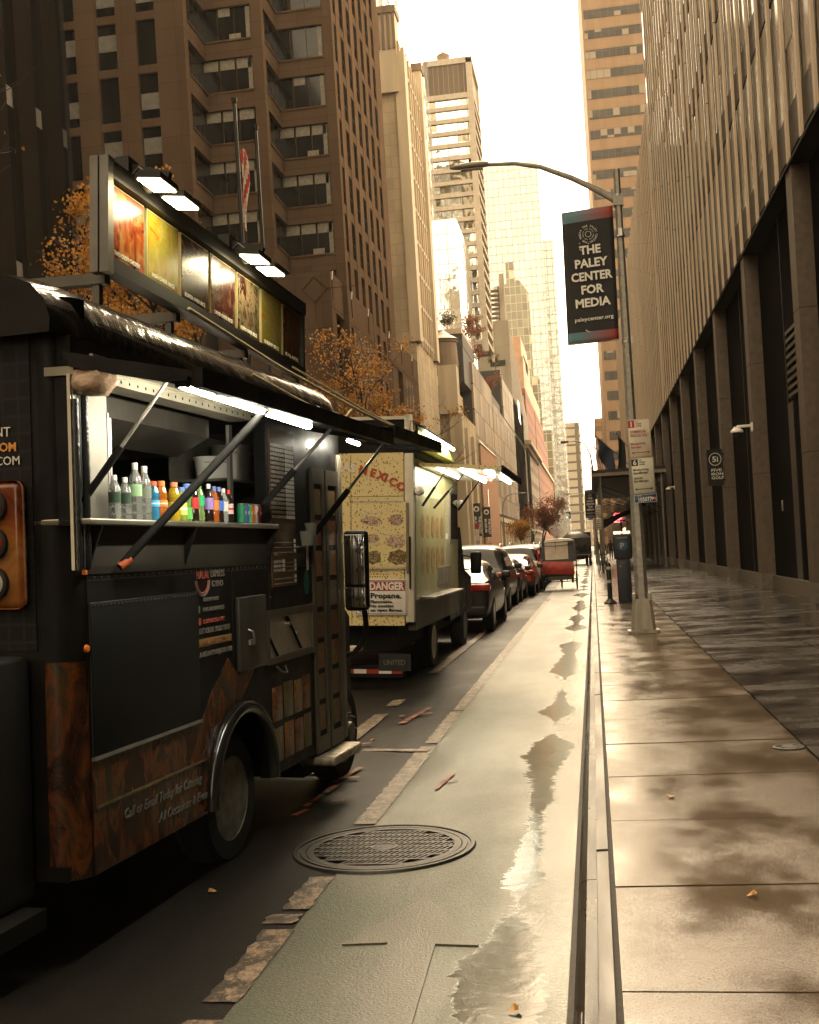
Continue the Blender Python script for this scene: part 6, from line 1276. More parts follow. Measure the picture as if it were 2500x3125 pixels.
# low granite base blocks with the lozenge panels and tall openings
def base_block(name, label, y0, y1, x1, z1, loz):
    t = thing(name, label, 'building', (x1, y0, 0), world=True)
    m = MB(); a = y0 + 1.1; b = a + 4.9; h = z1 - 2.4
    m.box((-30, y0, z1 - 2.2), (x1, y1, z1)); m.box((-30, y0, 0), (x1, a, z1 - 2.201)); m.box((-30, b, 0), (x1, y1, z1 - 2.201)); m.box((-30, a, 0), (x1 - 1.6, b, z1 - 2.201))
    for s, yq in ((1, a), (-1, b)):
        for zq in (10.4,): m.prism([(x1, yq, zq + 1.3), (x1, yq, zq - 1.3), (x1, yq - .6 * s * 0 + .55 * s, zq)], (-1.599, 0, 0))
    m.build('wall', GR, t)
    m = MB(); m.box((x1 - 1.6 + .001, a + .01, 0), (x1 - 1.58, b - .01, z1 - 2.21)); m.build('opening', GLS, t)
    m = MB()
    for k in range(3):
        yk = b + 1.2 + k * 1.6
        if yk + .9 < y1: m.box((x1 - .02, yk, 1.), (x1 + .004, yk + .8, z1 - 2.5))
    if m.v: m.build('slot_window', GLS, t)
    m = MB(); s = .74
    for cx in (x1 - .95, x1 - 4.5, x1 - 8.):
        c = (cx, y0 - .02, z1 - 1.0); P_ = [(c[0], c[1], c[2] + s), (c[0] + s, c[1], c[2]), (c[0], c[1], c[2] - s), (c[0] - s, c[1], c[2])]
        for p, q in zip(P_, P_[1:] + P_[:1]): m.bar(p, q, .05, .07, 0)
        m.bar((cx, y0 - .02, z1 - 1.0 - s), (cx, y0 - .02, z1 - 2.9), .04, .04); m.bar((cx + s, y0 - .02, z1 - 1.0), (cx + s + 1.7, y0 - .02, z1 - 1.0), .03, .03)
    for k in range(3):
        yk = y0 + .35 + k * 5.4
        if yk < y1 - .5: m.bar((x1 + .02, yk, z1 - .45), (x1 + .02, yk, z1 - 1.6), .06, .09); m.bar((x1 + .02, yk, z1 - .45), (x1 + .02, yk + .3, z1 + .1), .05, .06, 1)
    m.bar((x1 + .005, y0, z1 - 2.0), (x1 + .005, y1, z1 - 2.0), .02, .05)
    m.build('relief', [GRD, CREAM], t); return t
base_block('entrance_block', 'low granite entrance block with lozenge relief below the stepped tower', 64.3, 77.2, -13.95, 18.15, 1)
base_block('entrance_block', 'second low granite block farther along the tower, nearest the limestone slab', 83.0, 97.4, -13.95, 18.1, 1)

# ------------------------------------------------------------------ left: limestone slab, church house, glass and stone fronts
LIME = grid('limestone_courses', (.44, .345, .225), (.25, .19, .12), 1.45, .95, .018, .03, .75, cell=.07, brick=True, stain=.25)
LIMP = mat('limestone_plain', (.46, .37, .25), .75, var=.22, scale=.8, vert=True)
DIRT = mat('sooty_stone', (.15, .105, .065), .8, var=.45, scale=1.2, vert=True)
LS = thing('limestone_building', 'slim limestone slab building with sooty fluted caps and rows of slit windows', 'building', (-14, 98, 0), world=True)
m = MB(); m.box((-17.9, 98, 0), (-14.02, 111, 46.0)); m.box((-30, 104, 0), (-17.91, 111, 42)); m.build('wall', LIME, LS)
m = MB()
for (x0, x1, y0, y1, z0, z1) in ((-16.2, -14.2, 97.6, 99.6, 41.5, 48.3), (-14.5, -13.6, 97.8, 99.2, 20, 45.0), (-14.4, -13.6, 108.8, 110.4, 20, 47.8)):
    m.box((x0, y0, z0), (x1, y1, z1))
for k in range(9): z = 21 + 2.9 * k; m.box((-14.02, 99.3, z - .32), (-13.86, 108.7, z - .02))
for k in range(7): m.box((-14.02, 99.4 + k * 1.35, 20), (-13.80, 99.62 + k * 1.35, 46))
m.build('pilaster', LIMP, LS)
m = MB()
for i in range(5): m.box((-16.3 + i * .46, 97.5, 45.2), (-16.05 + i * .46, 97.62, 48.6))
m.box((-16.35, 97.45, 48.3), (-14.1, 99.7, 48.9)); m.box((-14.55, 108.7, 47.8), (-13.5, 110.5, 48.5)); m.build('cap', DIRT, LS)
m = MB()
for k in range(9):
    for j in range(7): z = 21 + 2.9 * k; m.box((-14.02, 99.7 + j * 1.35, z), (-13.99, 100.65 + j * 1.35, z + .55))
m.build('slit_windows', GLS, LS)
# church house
CH = thing('church_house', 'weathered limestone church house with a turret under a pale conical cap', 'building', (-14, 127, 0), world=True)
m = MB(); m.box((-30, 127, 0), (-14.0, 147, 17.6)); m.box((-30, 127, 17.601), (-14.6, 139, 20.3)); m.box((-22, 126.9, 20.3), (-16.6, 139, 22.1)); m.build('wall', LIME, CH)
m = MB(); m.box((-15.9, 126.3, 17), (-13.8, 128.6, 22.4)); m.box((-14.9, 126.5, 0), (-13.5, 128.2, 17.0)); m.box((-14.0, 133, 0), (-13.6, 134.2, 16)); m.box((-14.0, 140, 0), (-13.6, 141.2, 15.6)); m.box((-22.1, 126.7, 19.6), (-15.91, 127.0, 19.9)); m.build('buttress', LIMP, CH)
m = MB(); n = 12
m.lathe([(1.55, 22.4), (1.45, 25.0), (1.6, 25.1), (1.6, 25.4)], (-15.2, 127.8, 0), 12); m.build('turret', DIRT, CH)
m = MB(); m.lathe([(1.85, 25.4), (.9, 25.9), (.0, 26.6)], (-15.2, 127.8, 0), 12); m.build('turret_cap', mat('pale_lead', (.55, .48, .38), .5, var=.2), CH)
m = MB()
for k in range(3):
    for j in range(4): m.box((-14.0, 129.3 + j * 1.0 + 6.8 * (k % 2), 12.6 - k * 3.6), (-13.97, 129.8 + j * 1.0 + 6.8 * (k % 2), 14.0 - k * 3.6))
m.build('slit_windows', GLS, CH)
for y, lb in ((136.2, 'upright black museum banner with white vertical lettering, nearer one on the stone front'), (149.2, 'upright black museum banner with white vertical lettering, farther one on the stone front')):
    b = thing('wall_banner', lb, 'banner', (-13.4, y, 3.4)); m = MB(); m.box((-.55, -.03, 0), (.45, .03, 3.85)); m.build('banner_cloth', INK, b)
    m = MB()
    m.text('THE PALEY', .42, (.12, -.035, 2.35), (0, 0, -1), (1, 0, 0), 0, 'LEFT', fit=2.1, bold=.01); m.text('MUSEUM', .42, (-.36, -.035, 2.35), (0, 0, -1), (1, 0, 0), 0, 'LEFT', fit=1.75, bold=.01); m.tube([(-.05 + .26 * math.cos(a), -.04, 3.2 + .26 * math.sin(a)) for a in [2 * PI * i / 20 for i in range(21)]], .09, 6); m.build('lettering', WINK, b)
    m = MB(); m.tube([(-.6, 0, 3.87), (.5, 0, 3.87)], .03, 6); m.tube([(-.6, 0, -.02), (.5, 0, -.02)], .03, 6); m.build('banner_rod', BLKM, b)
sp2 = thing('sign_post', 'thin post with red and pale parking notices below the museum banners', 'sign post', (-12.6, 127, .15)); m = MB(); m.tube([(0, 0, 0), (0, 0, 4.6)], .04, 6); m.build('post', GALV, sp2)
m = MB(); m.box((-.22, -.05, 3.9), (.22, -.04, 4.55), 0); m.box((-.22, -.05, 2.6), (.22, -.04, 3.88), 1); m.build('notice', [DRED, CREAM], sp2)
bar_ = thing('barricade', 'red and white striped barricade board standing on the far pavement', 'barricade', (-11.9, 128, .15), (0, R(12), 0)); m = MB(); m.box((-.32, -.02, .5), (.32, .02, 2.3))
for k in range(5): m.prism([(-.32, -.025, .6 + k * .36), (.32, -.025, .75 + k * .36), (.32, -.025, .93 + k * .36), (-.32, -.025, .78 + k * .36)], (0, .004, 0), 1)
m.box((-.3, -.03, 0), (-.24, .03, .5), 0); m.box((.24, -.03, 0), (.3, .03, .5), 0); m.build('board', [WHT, mat('barricade_orange', (.5, .08, .03), .5)], bar_)
# black framed roof boxes stepping down with glass fronts
GLZ = grid('street_glass_wall', (.20, .15, .10), (.055, .042, .03), 2.4, 3.3, .10, .06, .45, 0., cell=.6, spec=.12)
GLZ2 = grid('pale_glass_wall', (.52, .45, .33), (.15, .12, .085), 1.9, 3.3, .04, .03, .06, .75, cell=.25, lrough=.5, wob=.15)
DBX = mat('black_metal_box', (.020, .018, .016), .5, .2, var=.25)
S1 = thing('stepped_building', 'black framed glass block with a planted terrace behind the church turret', 'building', (-14, 138, 0), world=True)
m = MB(); m.box((-24, 147.1, 0), (-14.25, 176, 26.6)); m.box((-24, 139.1, 22.2), (-14.25, 147.0, 26.6)); m.box((-24, 139.05, 26.61), (-14.2, 152, 28.2), 0); m.build('frame', DBX, S1)
m = MB(); m.box((-14.24, 147.2, 1.), (-14.0, 175.8, 26.)); m.build('glass_front', GLZ, S1)
m = MB(); m.box((-24, 139.0, 28.21), (-14.3, 152, 28.8)); m.build('parapet', LIMP, S1)
BR1 = grid('pinkish_brick', (.33, .19, .125), (.22, .14, .095), .26, .085, .06, .16, .8, cell=.12, brick=True)
GBL = thing('gabled_house', 'narrow pinkish brick house with a pale pointed gable', 'house', (-14, 150, 0), world=True)
m = MB(); m.box((-18.2, 149.4, 0), (-13.75, 174.5, 15.6)); m.build('wall', BR1, GBL)
m = MB(); m.prism([(-18.3, 149.2, 15.61), (-13.6, 149.2, 15.61), (-15.9, 149.2, 18.9)], (0, 25, 0)); m.build('roof', mat('pale_lead', (.55, .48, .38), .5), GBL)
m = MB(); m.box((-13.75, 152, 3.0), (-13.70, 153, 6.)); m.box((-13.75, 156, 7.0), (-13.70, 157, 10.)); m.box((-15.2, 149.37, 9.6), (-14.4, 149.4, 11.4)); m.build('window', GLS, GBL)
for i in range(8): pass
S2_ = thing('glass_building', 'long street front of tall glass panes below two dark roof boxes', 'building', (-14, 175, 0), world=True)
m = MB(); m.box((-30, 176.2, 0), (-14.25, 262, 24.6)); m.box((-19, 176.1, 24.61), (-14.2, 194, 25.9)); m.build('frame', DBX, S2_)
m = MB(); m.box((-14.24, 176.4, 7.2), (-14.0, 261.8, 24.4)); m.box((-14.24, 200, 24.62), (-14.0, 261.8, 31.6)); m.build('glass_front', GLZ, S2_)
m = MB(); m.box((-30, 199.5, 24.61), (-14.25, 262, 31.8)); m.box((-20, 199.3, 31.81), (-14.2, 206, 32.8)); m.build('upper_box', DBX, S2_)
m = MB(); m.box((-14.3, 176.4, 5.9), (-13.6, 261.8, 6.6))
for k in range(20): m.box((-14.24, 178 + k * 4.2, 0), (-13.9, 179.4 + k * 4.2, 5.899))
m.build('street_storey', LIMP, S2_)
m = MB(); m.box((-14.3, 176.4, .2), (-14.2, 261.8, 5.89)); m.build('shop_glazing', GLS, S2_)
# concrete folded building
FA = thing('concrete_building', 'grey concrete building with a sloping parapet, a slot window and an open roof corner', 'building', (-14, 228, 0), world=True)
CN = grid('board_marked_concrete', (.27, .235, .17), (.20, .17, .125), 3.2, 4.2, .008, .01, .7, cell=.06, stain=.18)
m = MB(); m.prism([(-26, 228, 0), (-26, 282, 0), (-26, 282, 32), (-26, 228, 47)], (12, 0, 0)); m.prism([(-14.6, 228, 47), (-14.6, 240, 43.7), (-14.6, 231, 57)], (-.9, 0, 0)); m.build('wall', CN, FA)
m = MB(); m.box((-18.0, 227.93, 38.0), (-15.0, 227.99, 39.2)); m.prism([(-13.96, 244, 29.2), (-13.96, 251, 28.4), (-13.96, 249, 33.0), (-13.96, 244, 33.2)], (-.05, 0, 0)); m.build('window', GLS, FA)
m = MB()
for k in range(7): m.box((-20, 228.5, 47.6 + k * .9), (-15.6, 229.5, 47.95 + k * .9))
for k in range(3): m.box((-20 + k * 2.1, 228.6, 47.), (-19.7 + k * 2.1, 229.4, 54))
m.build('roof_steel', mat('rusty_dark_steel', (.07, .045, .03), .7, var=.4), FA)
# stone building with a deep cornice
SB = thing('stone_building', 'pale stone building with a deep roof cornice and rows of windows', 'building', (-14, 267, 0), world=True)
STN = grid('stone_with_windows', (.42, .335, .23), (.17, .13, .09), 3.0, 3.6, .30, .42, .7, cell=.12, off=(.2, .3))
m = MB(); m.box((-30, 266, 0), (-14, 324, 24.6)); m.build('wall', STN, SB)
m = MB(); m.box((-30, 265.2, 24.61), (-13.4, 324.6, 25.4)); m.box((-30, 264.4, 25.41), (-12.6, 325.4, 26.4)); m.box((-14, 266, 5.6), (-13.7, 324, 6.1)); m.build('cornice', LIMP, SB)
RB = thing('brick_building', 'red brick building rising in setbacks with pale window surrounds', 'building', (-14, 283, 0), world=True)
BRK = grid('red_brick_with_windows', (.30, .105, .060), (.16, .075, .048), 3.1, 3.5, .28, .4, .8, cell=.10)
m = MB(); m.box((-30, 326, 0), (-14, 452, 27)); m.box((-40, 284, 26.5), (-14.3, 330, 41)); m.box((-40, 330.1, 27.1), (-14.2, 388, 41)); m.box((-40, 388.1, 27.1), (-14.2, 415, 37)); m.build('wall', BRK, RB)
m = MB(); m.box((-40, 284, 41.01), (-14.4, 296, 49)); m.box((-40, 296.1, 41.01), (-14.4, 329, 46.5)); m.box((-40, 330, 41.01), (-14.4, 372, 46)); m.box((-22, 290, 49.01), (-15, 320, 55)); m.box((-24, 300, 46.6), (-15, 330, 52)); m.box((-14.2, 326, 26.4), (-13.5, 453, 27.4)); m.build('setback', mat('pale_terracotta', (.46, .30, .20), .75, var=.2, scale=.5), RB)
m = MB()
for z in (33.0, 37.0):
    for a, b in (((-15.9, 283.9, z), (-15.7, 283.99, z + 2.2)), ((-14.9, 283.9, z), (-14.7, 283.99, z + 2.2)), ((-15.7, 283.9, z), (-14.9, 283.99, z + .2)), ((-15.7, 283.9, z + 2.), (-14.9, 283.99, z + 2.2))): m.box(a, b)
m.build('window_surround', LIMP, RB)
# towers behind
GW = thing('glass_tower', 'bright glass tower with a thin grid, reflecting the white sky', 'tower', (-18, 112, 0), world=True)
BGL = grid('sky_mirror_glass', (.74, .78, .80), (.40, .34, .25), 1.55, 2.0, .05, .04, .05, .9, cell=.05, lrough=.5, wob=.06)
m = MB(); m.box((-40, 112.5, 30), (-18, 152, 120)); m.box((-40, 152.1, 28), (-15.5, 172, 46)); m.box((-40, 112.4, 0), (-18.3, 126.8, 29.9)); m.build('glazing', BGL, GW)
RT = thing('office_tower', 'pale office tower with horizontal window bands and a water tank on its flat top', 'tower', (-14, 175, 0), world=True)
RTB = grid('banded_glass', (.55, .55, .52), (.24, .19, .135), 1.65, 1.9, .05, .0, .06, .85, cell=.3, lrough=.5, wob=.12, alt=(.22, .19, .14), altp=.3, off=(0, .1))
CNP = mat('pale_precast', (.52, .45, .35), .7, var=.12, scale=2)
m = MB(); m.box((-44, 175.5, 33), (-14.3, 186, 71)); m.build('glazing', RTB, RT)
m = MB()
for k in range(20): z = 33.2 + 1.9 * k; m.box((-44, 175.2, z), (-14.2, 175.499, z + .62)); m.box((-14.299, 175.2, z), (-13.95, 186, z + .62))
m.box((-14.9, 175.1, 32), (-14.0, 175.6, 77)); m.box((-14.35, 185.4, 32), (-13.95, 186, 77)); m.box((-44, 175.15, 71.01), (-14.0, 186, 71.8)); m.box((-44, 175.1, 76.3), (-13.95, 186, 77.2)); m.box((-44, 175.6, 71.81), (-14.3, 185.9, 76.29)); m.build('precast_frame', CNP, RT)
m = MB(); m.box((-44, 175.3, 71.81), (-15.0, 175.59, 76.29))
m.build('louvre_storey', grid('louvre_panels', (.16, .125, .09), (.36, .28, .2), .78, 9., .08, .0, .6, cell=.1), RT)
m = MB(); m.lathe([(.95, 77.2), (1.0, 78.9), (1.05, 78.9), (0, 79.7)], (-18.6, 178, 0), 14); m.bar((-14.8, 178, 77.2), (-15.1, 178, 79.2), .12, .12); m.build('water_tank', mat('old_timber_tank', (.24, .17, .11), .8, var=.3), RT)
MT = thing('glass_tower', 'very tall pale glass tower in the haze with a painted reflection of a stepped building', 'tower', (-14, 500, 0), world=True)
MGL = grid('hazy_mirror_glass', (.44, .48, .46), (.27, .28, .25), 2.4, 3.6, .10, .09, .12, .6, cell=.10, lrough=.5, wob=.25)
m = MB(); m.box((-60, 500, 0), (-14, 560, 169)); m.box((-14, 515, 0), (-9.5, 560, 138)); m.build('glazing', MGL, MT)
MR = grid('painted_reflection_glass', (.13, .12, .075), (.40, .37, .25), 2.4, 3.6, .09, .08, .10, .3, cell=.45, lrough=.5, alt=(.38, .36, .24), altp=.16)
m = MB(); m.prism([(x, 499.97, z) for x, z in [(-36, 0), (-14.6, 0), (-14.6, 52), (-18.5, 52), (-18.5, 74), (-21, 76), (-21, 112), (-25, 118), (-27, 118), (-27, 126), (-30.5, 126), (-30.5, 117), (-36, 116)]], (0, .025, 0)); m.build('reflection_sheet', MR, MT)  # thin sheet: reflection of a stepped building painted onto the glass
ST = thing('far_building', 'slim building with a dark grid of stacked balconies far along the left side', 'building', (-14, 560, 0), world=True)
m = MB(); m.box((-18, 570, 0), (-3.2, 640, 62)); m.build('wall', grid('balcony_stack', (.55, .47, .35), (.10, .08, .06), 7., 4.2, .26, .24, .6, cell=.2), ST)
EB = thing('far_building', 'pale stone building closing the street at its far end', 'building', (-8, 900, 0), world=True)
m = MB(); m.box((-40, 900, 0), (12, 960, 40)); m.box((-40, 880, 0), (-6, 899, 62)); m.build('wall', grid('distant_stone', (.45, .37, .27), (.25, .2, .15), 4., 4.5, .3, .35, .8, cell=.15), EB)
# right side far low fronts under the scaffold
RF = thing('shop_front', 'row of lit shop fronts on the right side beyond the scaffold', 'shop', (4.4, 152, 0), world=True)
m = MB(); m.box((4.5, 152.2, 0), (30, 234, 9)); m.build('wall', grid('brown_front', (.20, .14, .095), (.05, .04, .03), 3.4, 3.6, .25, .3, .6, cell=.2), RF)
m = MB(); m.box((4.40, 160, 2.8), (4.49, 168, 3.6)); m.box((4.40, 175, 1.0), (4.49, 178, 2.8)); m.build('lit_sign', mat('warm_sign', (1, .6, .3), .5, var=0, emis=(1., .5, .2), es=1.6), RF)
m = MB(); m.box((3.2, 171, 4.6), (4.4, 171.2, 6.0)); m.build('red_sign', mat('red_sign_glow', (.8, .1, .1), .5, var=0, emis=(1., .12, .12), es=1.2), RF)

# ------------------------------------------------------------------ sidewalk shed on steel posts
SH = thing('sidewalk_shed', 'dark scaffold roof on steel posts with lattice braces over the pavement', 'scaffold', (.2, 66, 0), world=True)
m = MB(); m.box((.18, 66.0, 5.46), (4.28, 100, 5.80)); m.box((.14, 65.9, 5.80), (.22, 100, 6.0)); m.build('deck', mat('black_shed_boards', (.014, .013, .012), .7, var=.3), SH)
m = MB(); m.box((.12, 65.82, 5.42), (4.28, 65.98, 5.60)); m.box((.12, 65.99, 5.42), (.26, 100, 5.459)); m.build('edge_beam', mat('weathered_timber_beam', (.24, .19, .13), .6, var=.3, scale=6), SH)
for y in (66.2, 72, 78, 84, 90, 96):
    for x in (.62, 4.02):
        m = MB(); m.tube([(x, y, .152), (x, y, 5.42)], .045 if x < 1 else .05, 8); m.box((x - .12, y - .12, .152), (x + .12, y + .12, .18)); m.build('post', GALV, SH)
m = MB()
for y in (66.2, 72, 78, 84, 90): 
    m.tube([(.62, y, 4.9), (4.02, y, 3.4)], .02, 5); m.tube([(.62, y, 3.0), (4.02, y, 4.9)], .02, 5)
for i in range(9):
    y = 66.4 + i * 2.6
    m.tube([(.62, y, 2.6), (3.6, y + 1.2, 4.3)], .022, 5); m.tube([(.62, y, 2.9), (3.6, y, 4.0)], .022, 5)
    m.tube([(.7, y, 4.0), (3.8, y, 3.2)], .02, 5)
m.tube([(.62, 66.2, 2.6), (.62, 90, 2.6)], .025, 6); m.tube([(3.6, 66.2, 4.2), (3.6, 90, 4.2)], .025, 6)
m.build('brace', BLKM, SH)
m = MB(); m.box((.75, 66.6, 5.36), (4.2, 67.0, 5.41)); m.build('lamp_batten', BLKM, SH)
for x, y, z, lb in ((2.4, 92, 3.3, 'white lamp bracket'), ):
    m = MB(); m.rbox((x, y, z), (x + .5, y + .2, z + .12), .03); m.build('lamp', CREAM, SH)
# flags over the scaffold
def flag(label, base, tip, W, Hh, cols, seed, droop=.9):
    t = thing('flag', label, 'flag', base, group='flags over the scaffold', world=True); base, tip = Vector(base), Vector(tip); d = (base - tip).normalized()
    m = MB(); m.tube([base, tip], .035, 8); m.lathe([(0, -.09), (.08, 0), (0, .09)], tuple(tip), 10); m.build('pole', mat('pale_flag_pole', (.30, .25, .17), .4, .3), t)
    m = MB(); r2 = random.Random(seed); nx, nz = 16, 14
    for i in range(nx + 1):
        for j in range(nz + 1):
            u = i / nx; w = j / nz; p = tip + d * (.15 + W * u * .85) + Vector((0, 0, -Hh * w * (.55 + .45 * u if droop < 1 else 1))) ; p += Vector((.12 * w * math.sin(6 * u + 2 * w + seed), .14 * math.sin(9 * u + 3 * w + seed) * (w * .8 + .2), 0)); m.v.append(p)
    for i in range(nx):
        for j in range(nz): m.f.append([i * (nz + 1) + j, (i + 1) * (nz + 1) + j, (i + 1) * (nz + 1) + j + 1, i * (nz + 1) + j + 1]); m.mi.append(cols(i / nx, j / nz)); m.sm.append(True)
    return t, m
NV = mat('navy_cloth', (.022, .035, .07), .8, var=.2); RDC = mat('flag_red', (.40, .04, .03), .8, var=.1); WHC = mat('flag_white', (.62, .56, .46), .8, var=.1); BKC = mat('black_cloth', (.012, .012, .012), .8, var=.2)
t, m = flag('large navy blue flag hanging from the foremost pole above the scaffold', (2.6, 71.2, 6.15), (.52, 70.2, 8.15), 1.6, 1.75, lambda u, w: 0, 1); m.build('flag_cloth', NV, t)
t, m = flag('red and white striped flag hanging behind the navy one above the scaffold', (2.3, 74.5, 5.95), (.45, 73.6, 7.7), 1.5, 1.5, lambda u, w: (0 if int(u * 13) % 2 else 1), 4); m.build('flag_cloth', [RDC, WHC], t)
t, m = flag('black flag with a faint emblem hanging from the pole nearest the wall', (3.4, 70.6, 6.0), (1.75, 70.0, 8.2), .8, 2.0, lambda u, w: 0, 2, 1.2); m.build('flag_cloth', BKC, t)
# flag at half mast and bare mast in the plaza
for x, y, h, lb, fl in ((-13.3, 45, 20.3, 'dark flag mast carrying a drooping striped flag in front of the granite tower', True), (-12.75, 46, 19.5, 'bare dark mast standing right of the flag mast', False)):
    t = thing('flagpole', lb, 'flagpole', (x, y, .15), world=True); m = MB(); m.tube([(x, y, .15), (x, y, h)], [.10, .075], 10); m.lathe([(0, h), (.11, h + .05), (.13, h + .22), (0, h + .26)], (x, y, 0), 10); m.build('mast', mat('dark_bronze_mast', (.022, .019, .015), .4, .4, var=.2), t)
    if fl:
        m = MB(); nx, nz = 8, 30
        for i in range(nx + 1):
            for j in range(nz + 1):
                u = i / nx; w = j / nz; k = .22 + .16 * math.sin(w * 5.2); m.v.append(Vector((x + .13 + u * k + .03 * math.sin(7 * w + 3 * u), y - .06 + .10 * math.sin(8 * u + 3 * w), h - 1.9 - w * 3.3)))
        for i in range(nx):
            for j in range(nz): m.f.append([i * (nz + 1) + j, (i + 1) * (nz + 1) + j, (i + 1) * (nz + 1) + j + 1, i * (nz + 1) + j + 1]); m.mi.append((int(i / nx * 3 + j / nz * 6)) % 2); m.sm.append(True)
        f_ = m.build('flag_cloth', [RDC, WHC], t)
ft = thing('flag', 'tiny striped flag on a slanting pole far down the left side', 'flag', (-6.6, 150, 3.0), world=True)
m = MB(); m.tube([(-6.9, 150, 1.8), (-5.2, 150, 4.6)], .04, 6); m.build('pole', GALV, ft)
m = MB()
for i in range(7): m.prism([(-5.3 - .0, 150, 4.4 - i * .13), (-4.2, 150, 3.2 - i * .13), (-4.2, 150, 3.09 - i * .13), (-5.3, 150, 4.29 - i * .13)], (0, .02, 0), i % 2)
m.build('flag_cloth', [RDC, WHC], ft)
# ------------------------------------------------------------------ trees
BARK = mat('dark_wet_bark', (.030, .022, .016), .8, var=.4, scale=8)
def leafmat(name, c, var=.35, scale=1.2):
    m = mat(name, c, .55, var=var, scale=scale); nt = m.node_tree; b = nt.nodes['Principled BSDF']; t = nt.nodes.new('ShaderNodeBsdfTranslucent'); x = nt.nodes.new('ShaderNodeMixShader'); x.inputs[0].default_value = .35
    src = b.inputs['Base Color'].links[0].from_socket; nt.links.new(src, t.inputs['Color']); nt.links.new(b.outputs[0], x.inputs[1]); nt.links.new(t.outputs[0], x.inputs[2]); nt.links.new(x.outputs[0], nt.nodes['Material Output'].inputs['Surface']); return m
LM = {'gold': leafmat('ginkgo_leaf_gold', (.44, .21, .03)), 'amber': leafmat('leaf_amber', (.36, .16, .025)), 'rust': leafmat('leaf_rust', (.24, .075, .022)), 'olive': leafmat('leaf_olive', (.10, .11, .03))}
def tree(label, base, h, spread, leaf, nleaf, lsize, seed, z0=2.4, clump=.5, sub=3, thick=.16, cat='tree', name='street_tree', lean=(0, 0), group='street trees', droop=.0, twig=.010, scat=.13):
    r = random.Random(seed); t = thing(name, label, cat, base, group=group)
    tw = MB(); tips = []
    def grow(p, d, L, rad, lv):
        n = 4; pts = [p]; dd = d.copy()
        for i in range(n):
            dd = (dd + Vector((r.uniform(-.28, .28), r.uniform(-.28, .28), r.uniform(-.06, .16) - droop * lv * .06))).normalized(); pts.append(pts[-1] + dd * L / n)
        tw.tube(pts, [max(twig * .5, rad * (1 - .5 * i / n)) for i in range(n + 1)], 6 if lv < 2 else 4, cap=False)
        if lv >= sub: tips.append(pts); return
        if lv >= sub - 1: tips.append(pts)
        for k in range(r.randint(3, 4) if lv else r.randint(6, 8)):
            q = pts[r.randint(1, n)] if lv else pts[r.randint(2, n)]; a = r.uniform(0, 6.283)
            side = Vector((math.cos(a), math.sin(a), r.uniform(-.05, .65))).normalized(); nd = (dd * .45 + side * .8).normalized()
            grow(q, nd, L * r.uniform(.5, .75) if lv else spread * r.uniform(.55, .9), max(twig, rad * .42), lv + 1)
    tr = MB(); top = Vector((lean[0], lean[1], h * .62)); tp = [Vector((0, 0, -.0)), Vector((.05, 0, z0 * .5)), Vector((lean[0] * .4, lean[1] * .4, z0)), top]
    tr.tube(tp, [thick, thick * .85, thick * .75, thick * .45], 10); tr.build('trunk', BARK, t)
    grow(Vector((lean[0] * .4, lean[1] * .4, z0)), Vector((lean[0] * .1, lean[1] * .1, 1)).normalized(), h - z0 - spread * .3, thick * .6, 0)
    tw.build('limbs', BARK, t)
    m = MB(); cl = [(tips[r.randrange(len(tips))], r.uniform(.5, 1.4)) for _ in range(max(1, int(len(tips) * clump)))]
    for _ in range(nleaf):
        pts, k = cl[r.randrange(len(cl))]; i = r.randrange(len(pts) - 1); p = pts[i].lerp(pts[i + 1], r.random()) + Vector((r.gauss(0, scat * k), r.gauss(0, scat * k), r.gauss(-.04, scat * .85 * k)))
        s = lsize * r.uniform(.6, 1.25); e = Euler((r.uniform(0, 6.28), r.uniform(0, 6.28), r.uniform(0, 6.28))).to_matrix()
        q = [p + e @ Vector(v) * s for v in ((0, -.5, 0), (.5, .12, .10), (.28, .5, .0), (0, .38, .08), (-.28, .5, 0), (-.5, .12, .10))]
        m.add(q, [(0, 1, 2, 3), (0, 3, 4, 5)], 0 if r.random() < .75 else 1)
    m.build('crown', [LM[leaf], LM['amber' if leaf == 'gold' else 'gold' if leaf == 'amber' else 'rust']], t); return t
tree('golden ginkgo tree behind the lit menu board of the black truck', (-8.9, 24.5, .1), 8.4, 3.3, 'gold', 8000, .075, 11, z0=3.4, clump=.95, lean=(-.4, .5))
tree('golden ginkgo tree between the menu board and the granite entrance block', (-10.8, 33.5, .15), 10.6, 3.0, 'gold', 8500, .085, 12, z0=3.6, clump=.95, lean=(.2, 0))
tree('thin golden tree whose sparse crown shows above the rope of the black truck', (-9.8, 46.0, .15), 9.4, 2.9, 'amber', 1700, .10, 23, scat=.2, z0=4.0, clump=.9, lean=(.8, 0))
tree('thin golden tree with a twiggy crown right of the limestone block', (-8.9, 50.5, .15), 9.6, 2.9, 'amber', 1700, .10, 31, scat=.2, z0=4.0, clump=.9, lean=(.6, 0))
tree('nearly bare tree with a few orange leaves behind the yellow truck', (-8.6, 62, .15), 8.4, 2.6, 'amber', 700, .12, 17, z0=3.2, clump=.4, thick=.13)
tree('rust brown and yellow tree far along the left side near the steam', (-5.2, 116, .0), 5.0, 2.5, 'rust', 5200, .12, 41, scat=.32, twig=.02, z0=1.9, clump=1.2, thick=.14, lean=(.6, 0))
tree('low yellow tree beside the rust brown one far along the left side', (-6.6, 112, .0), 3.9, 1.8, 'gold', 2600, .12, 43, scat=.28, twig=.02, z0=1.2, clump=1.2, thick=.10)
tree('tall ginkgo whose few leaves hang into the upper left corner', (-9.6, 15.2, .1), 9.4, 3.0, 'gold', 230, .07, 59, z0=4.6, clump=.4, thick=.13, lean=(.2, 0), twig=.005)
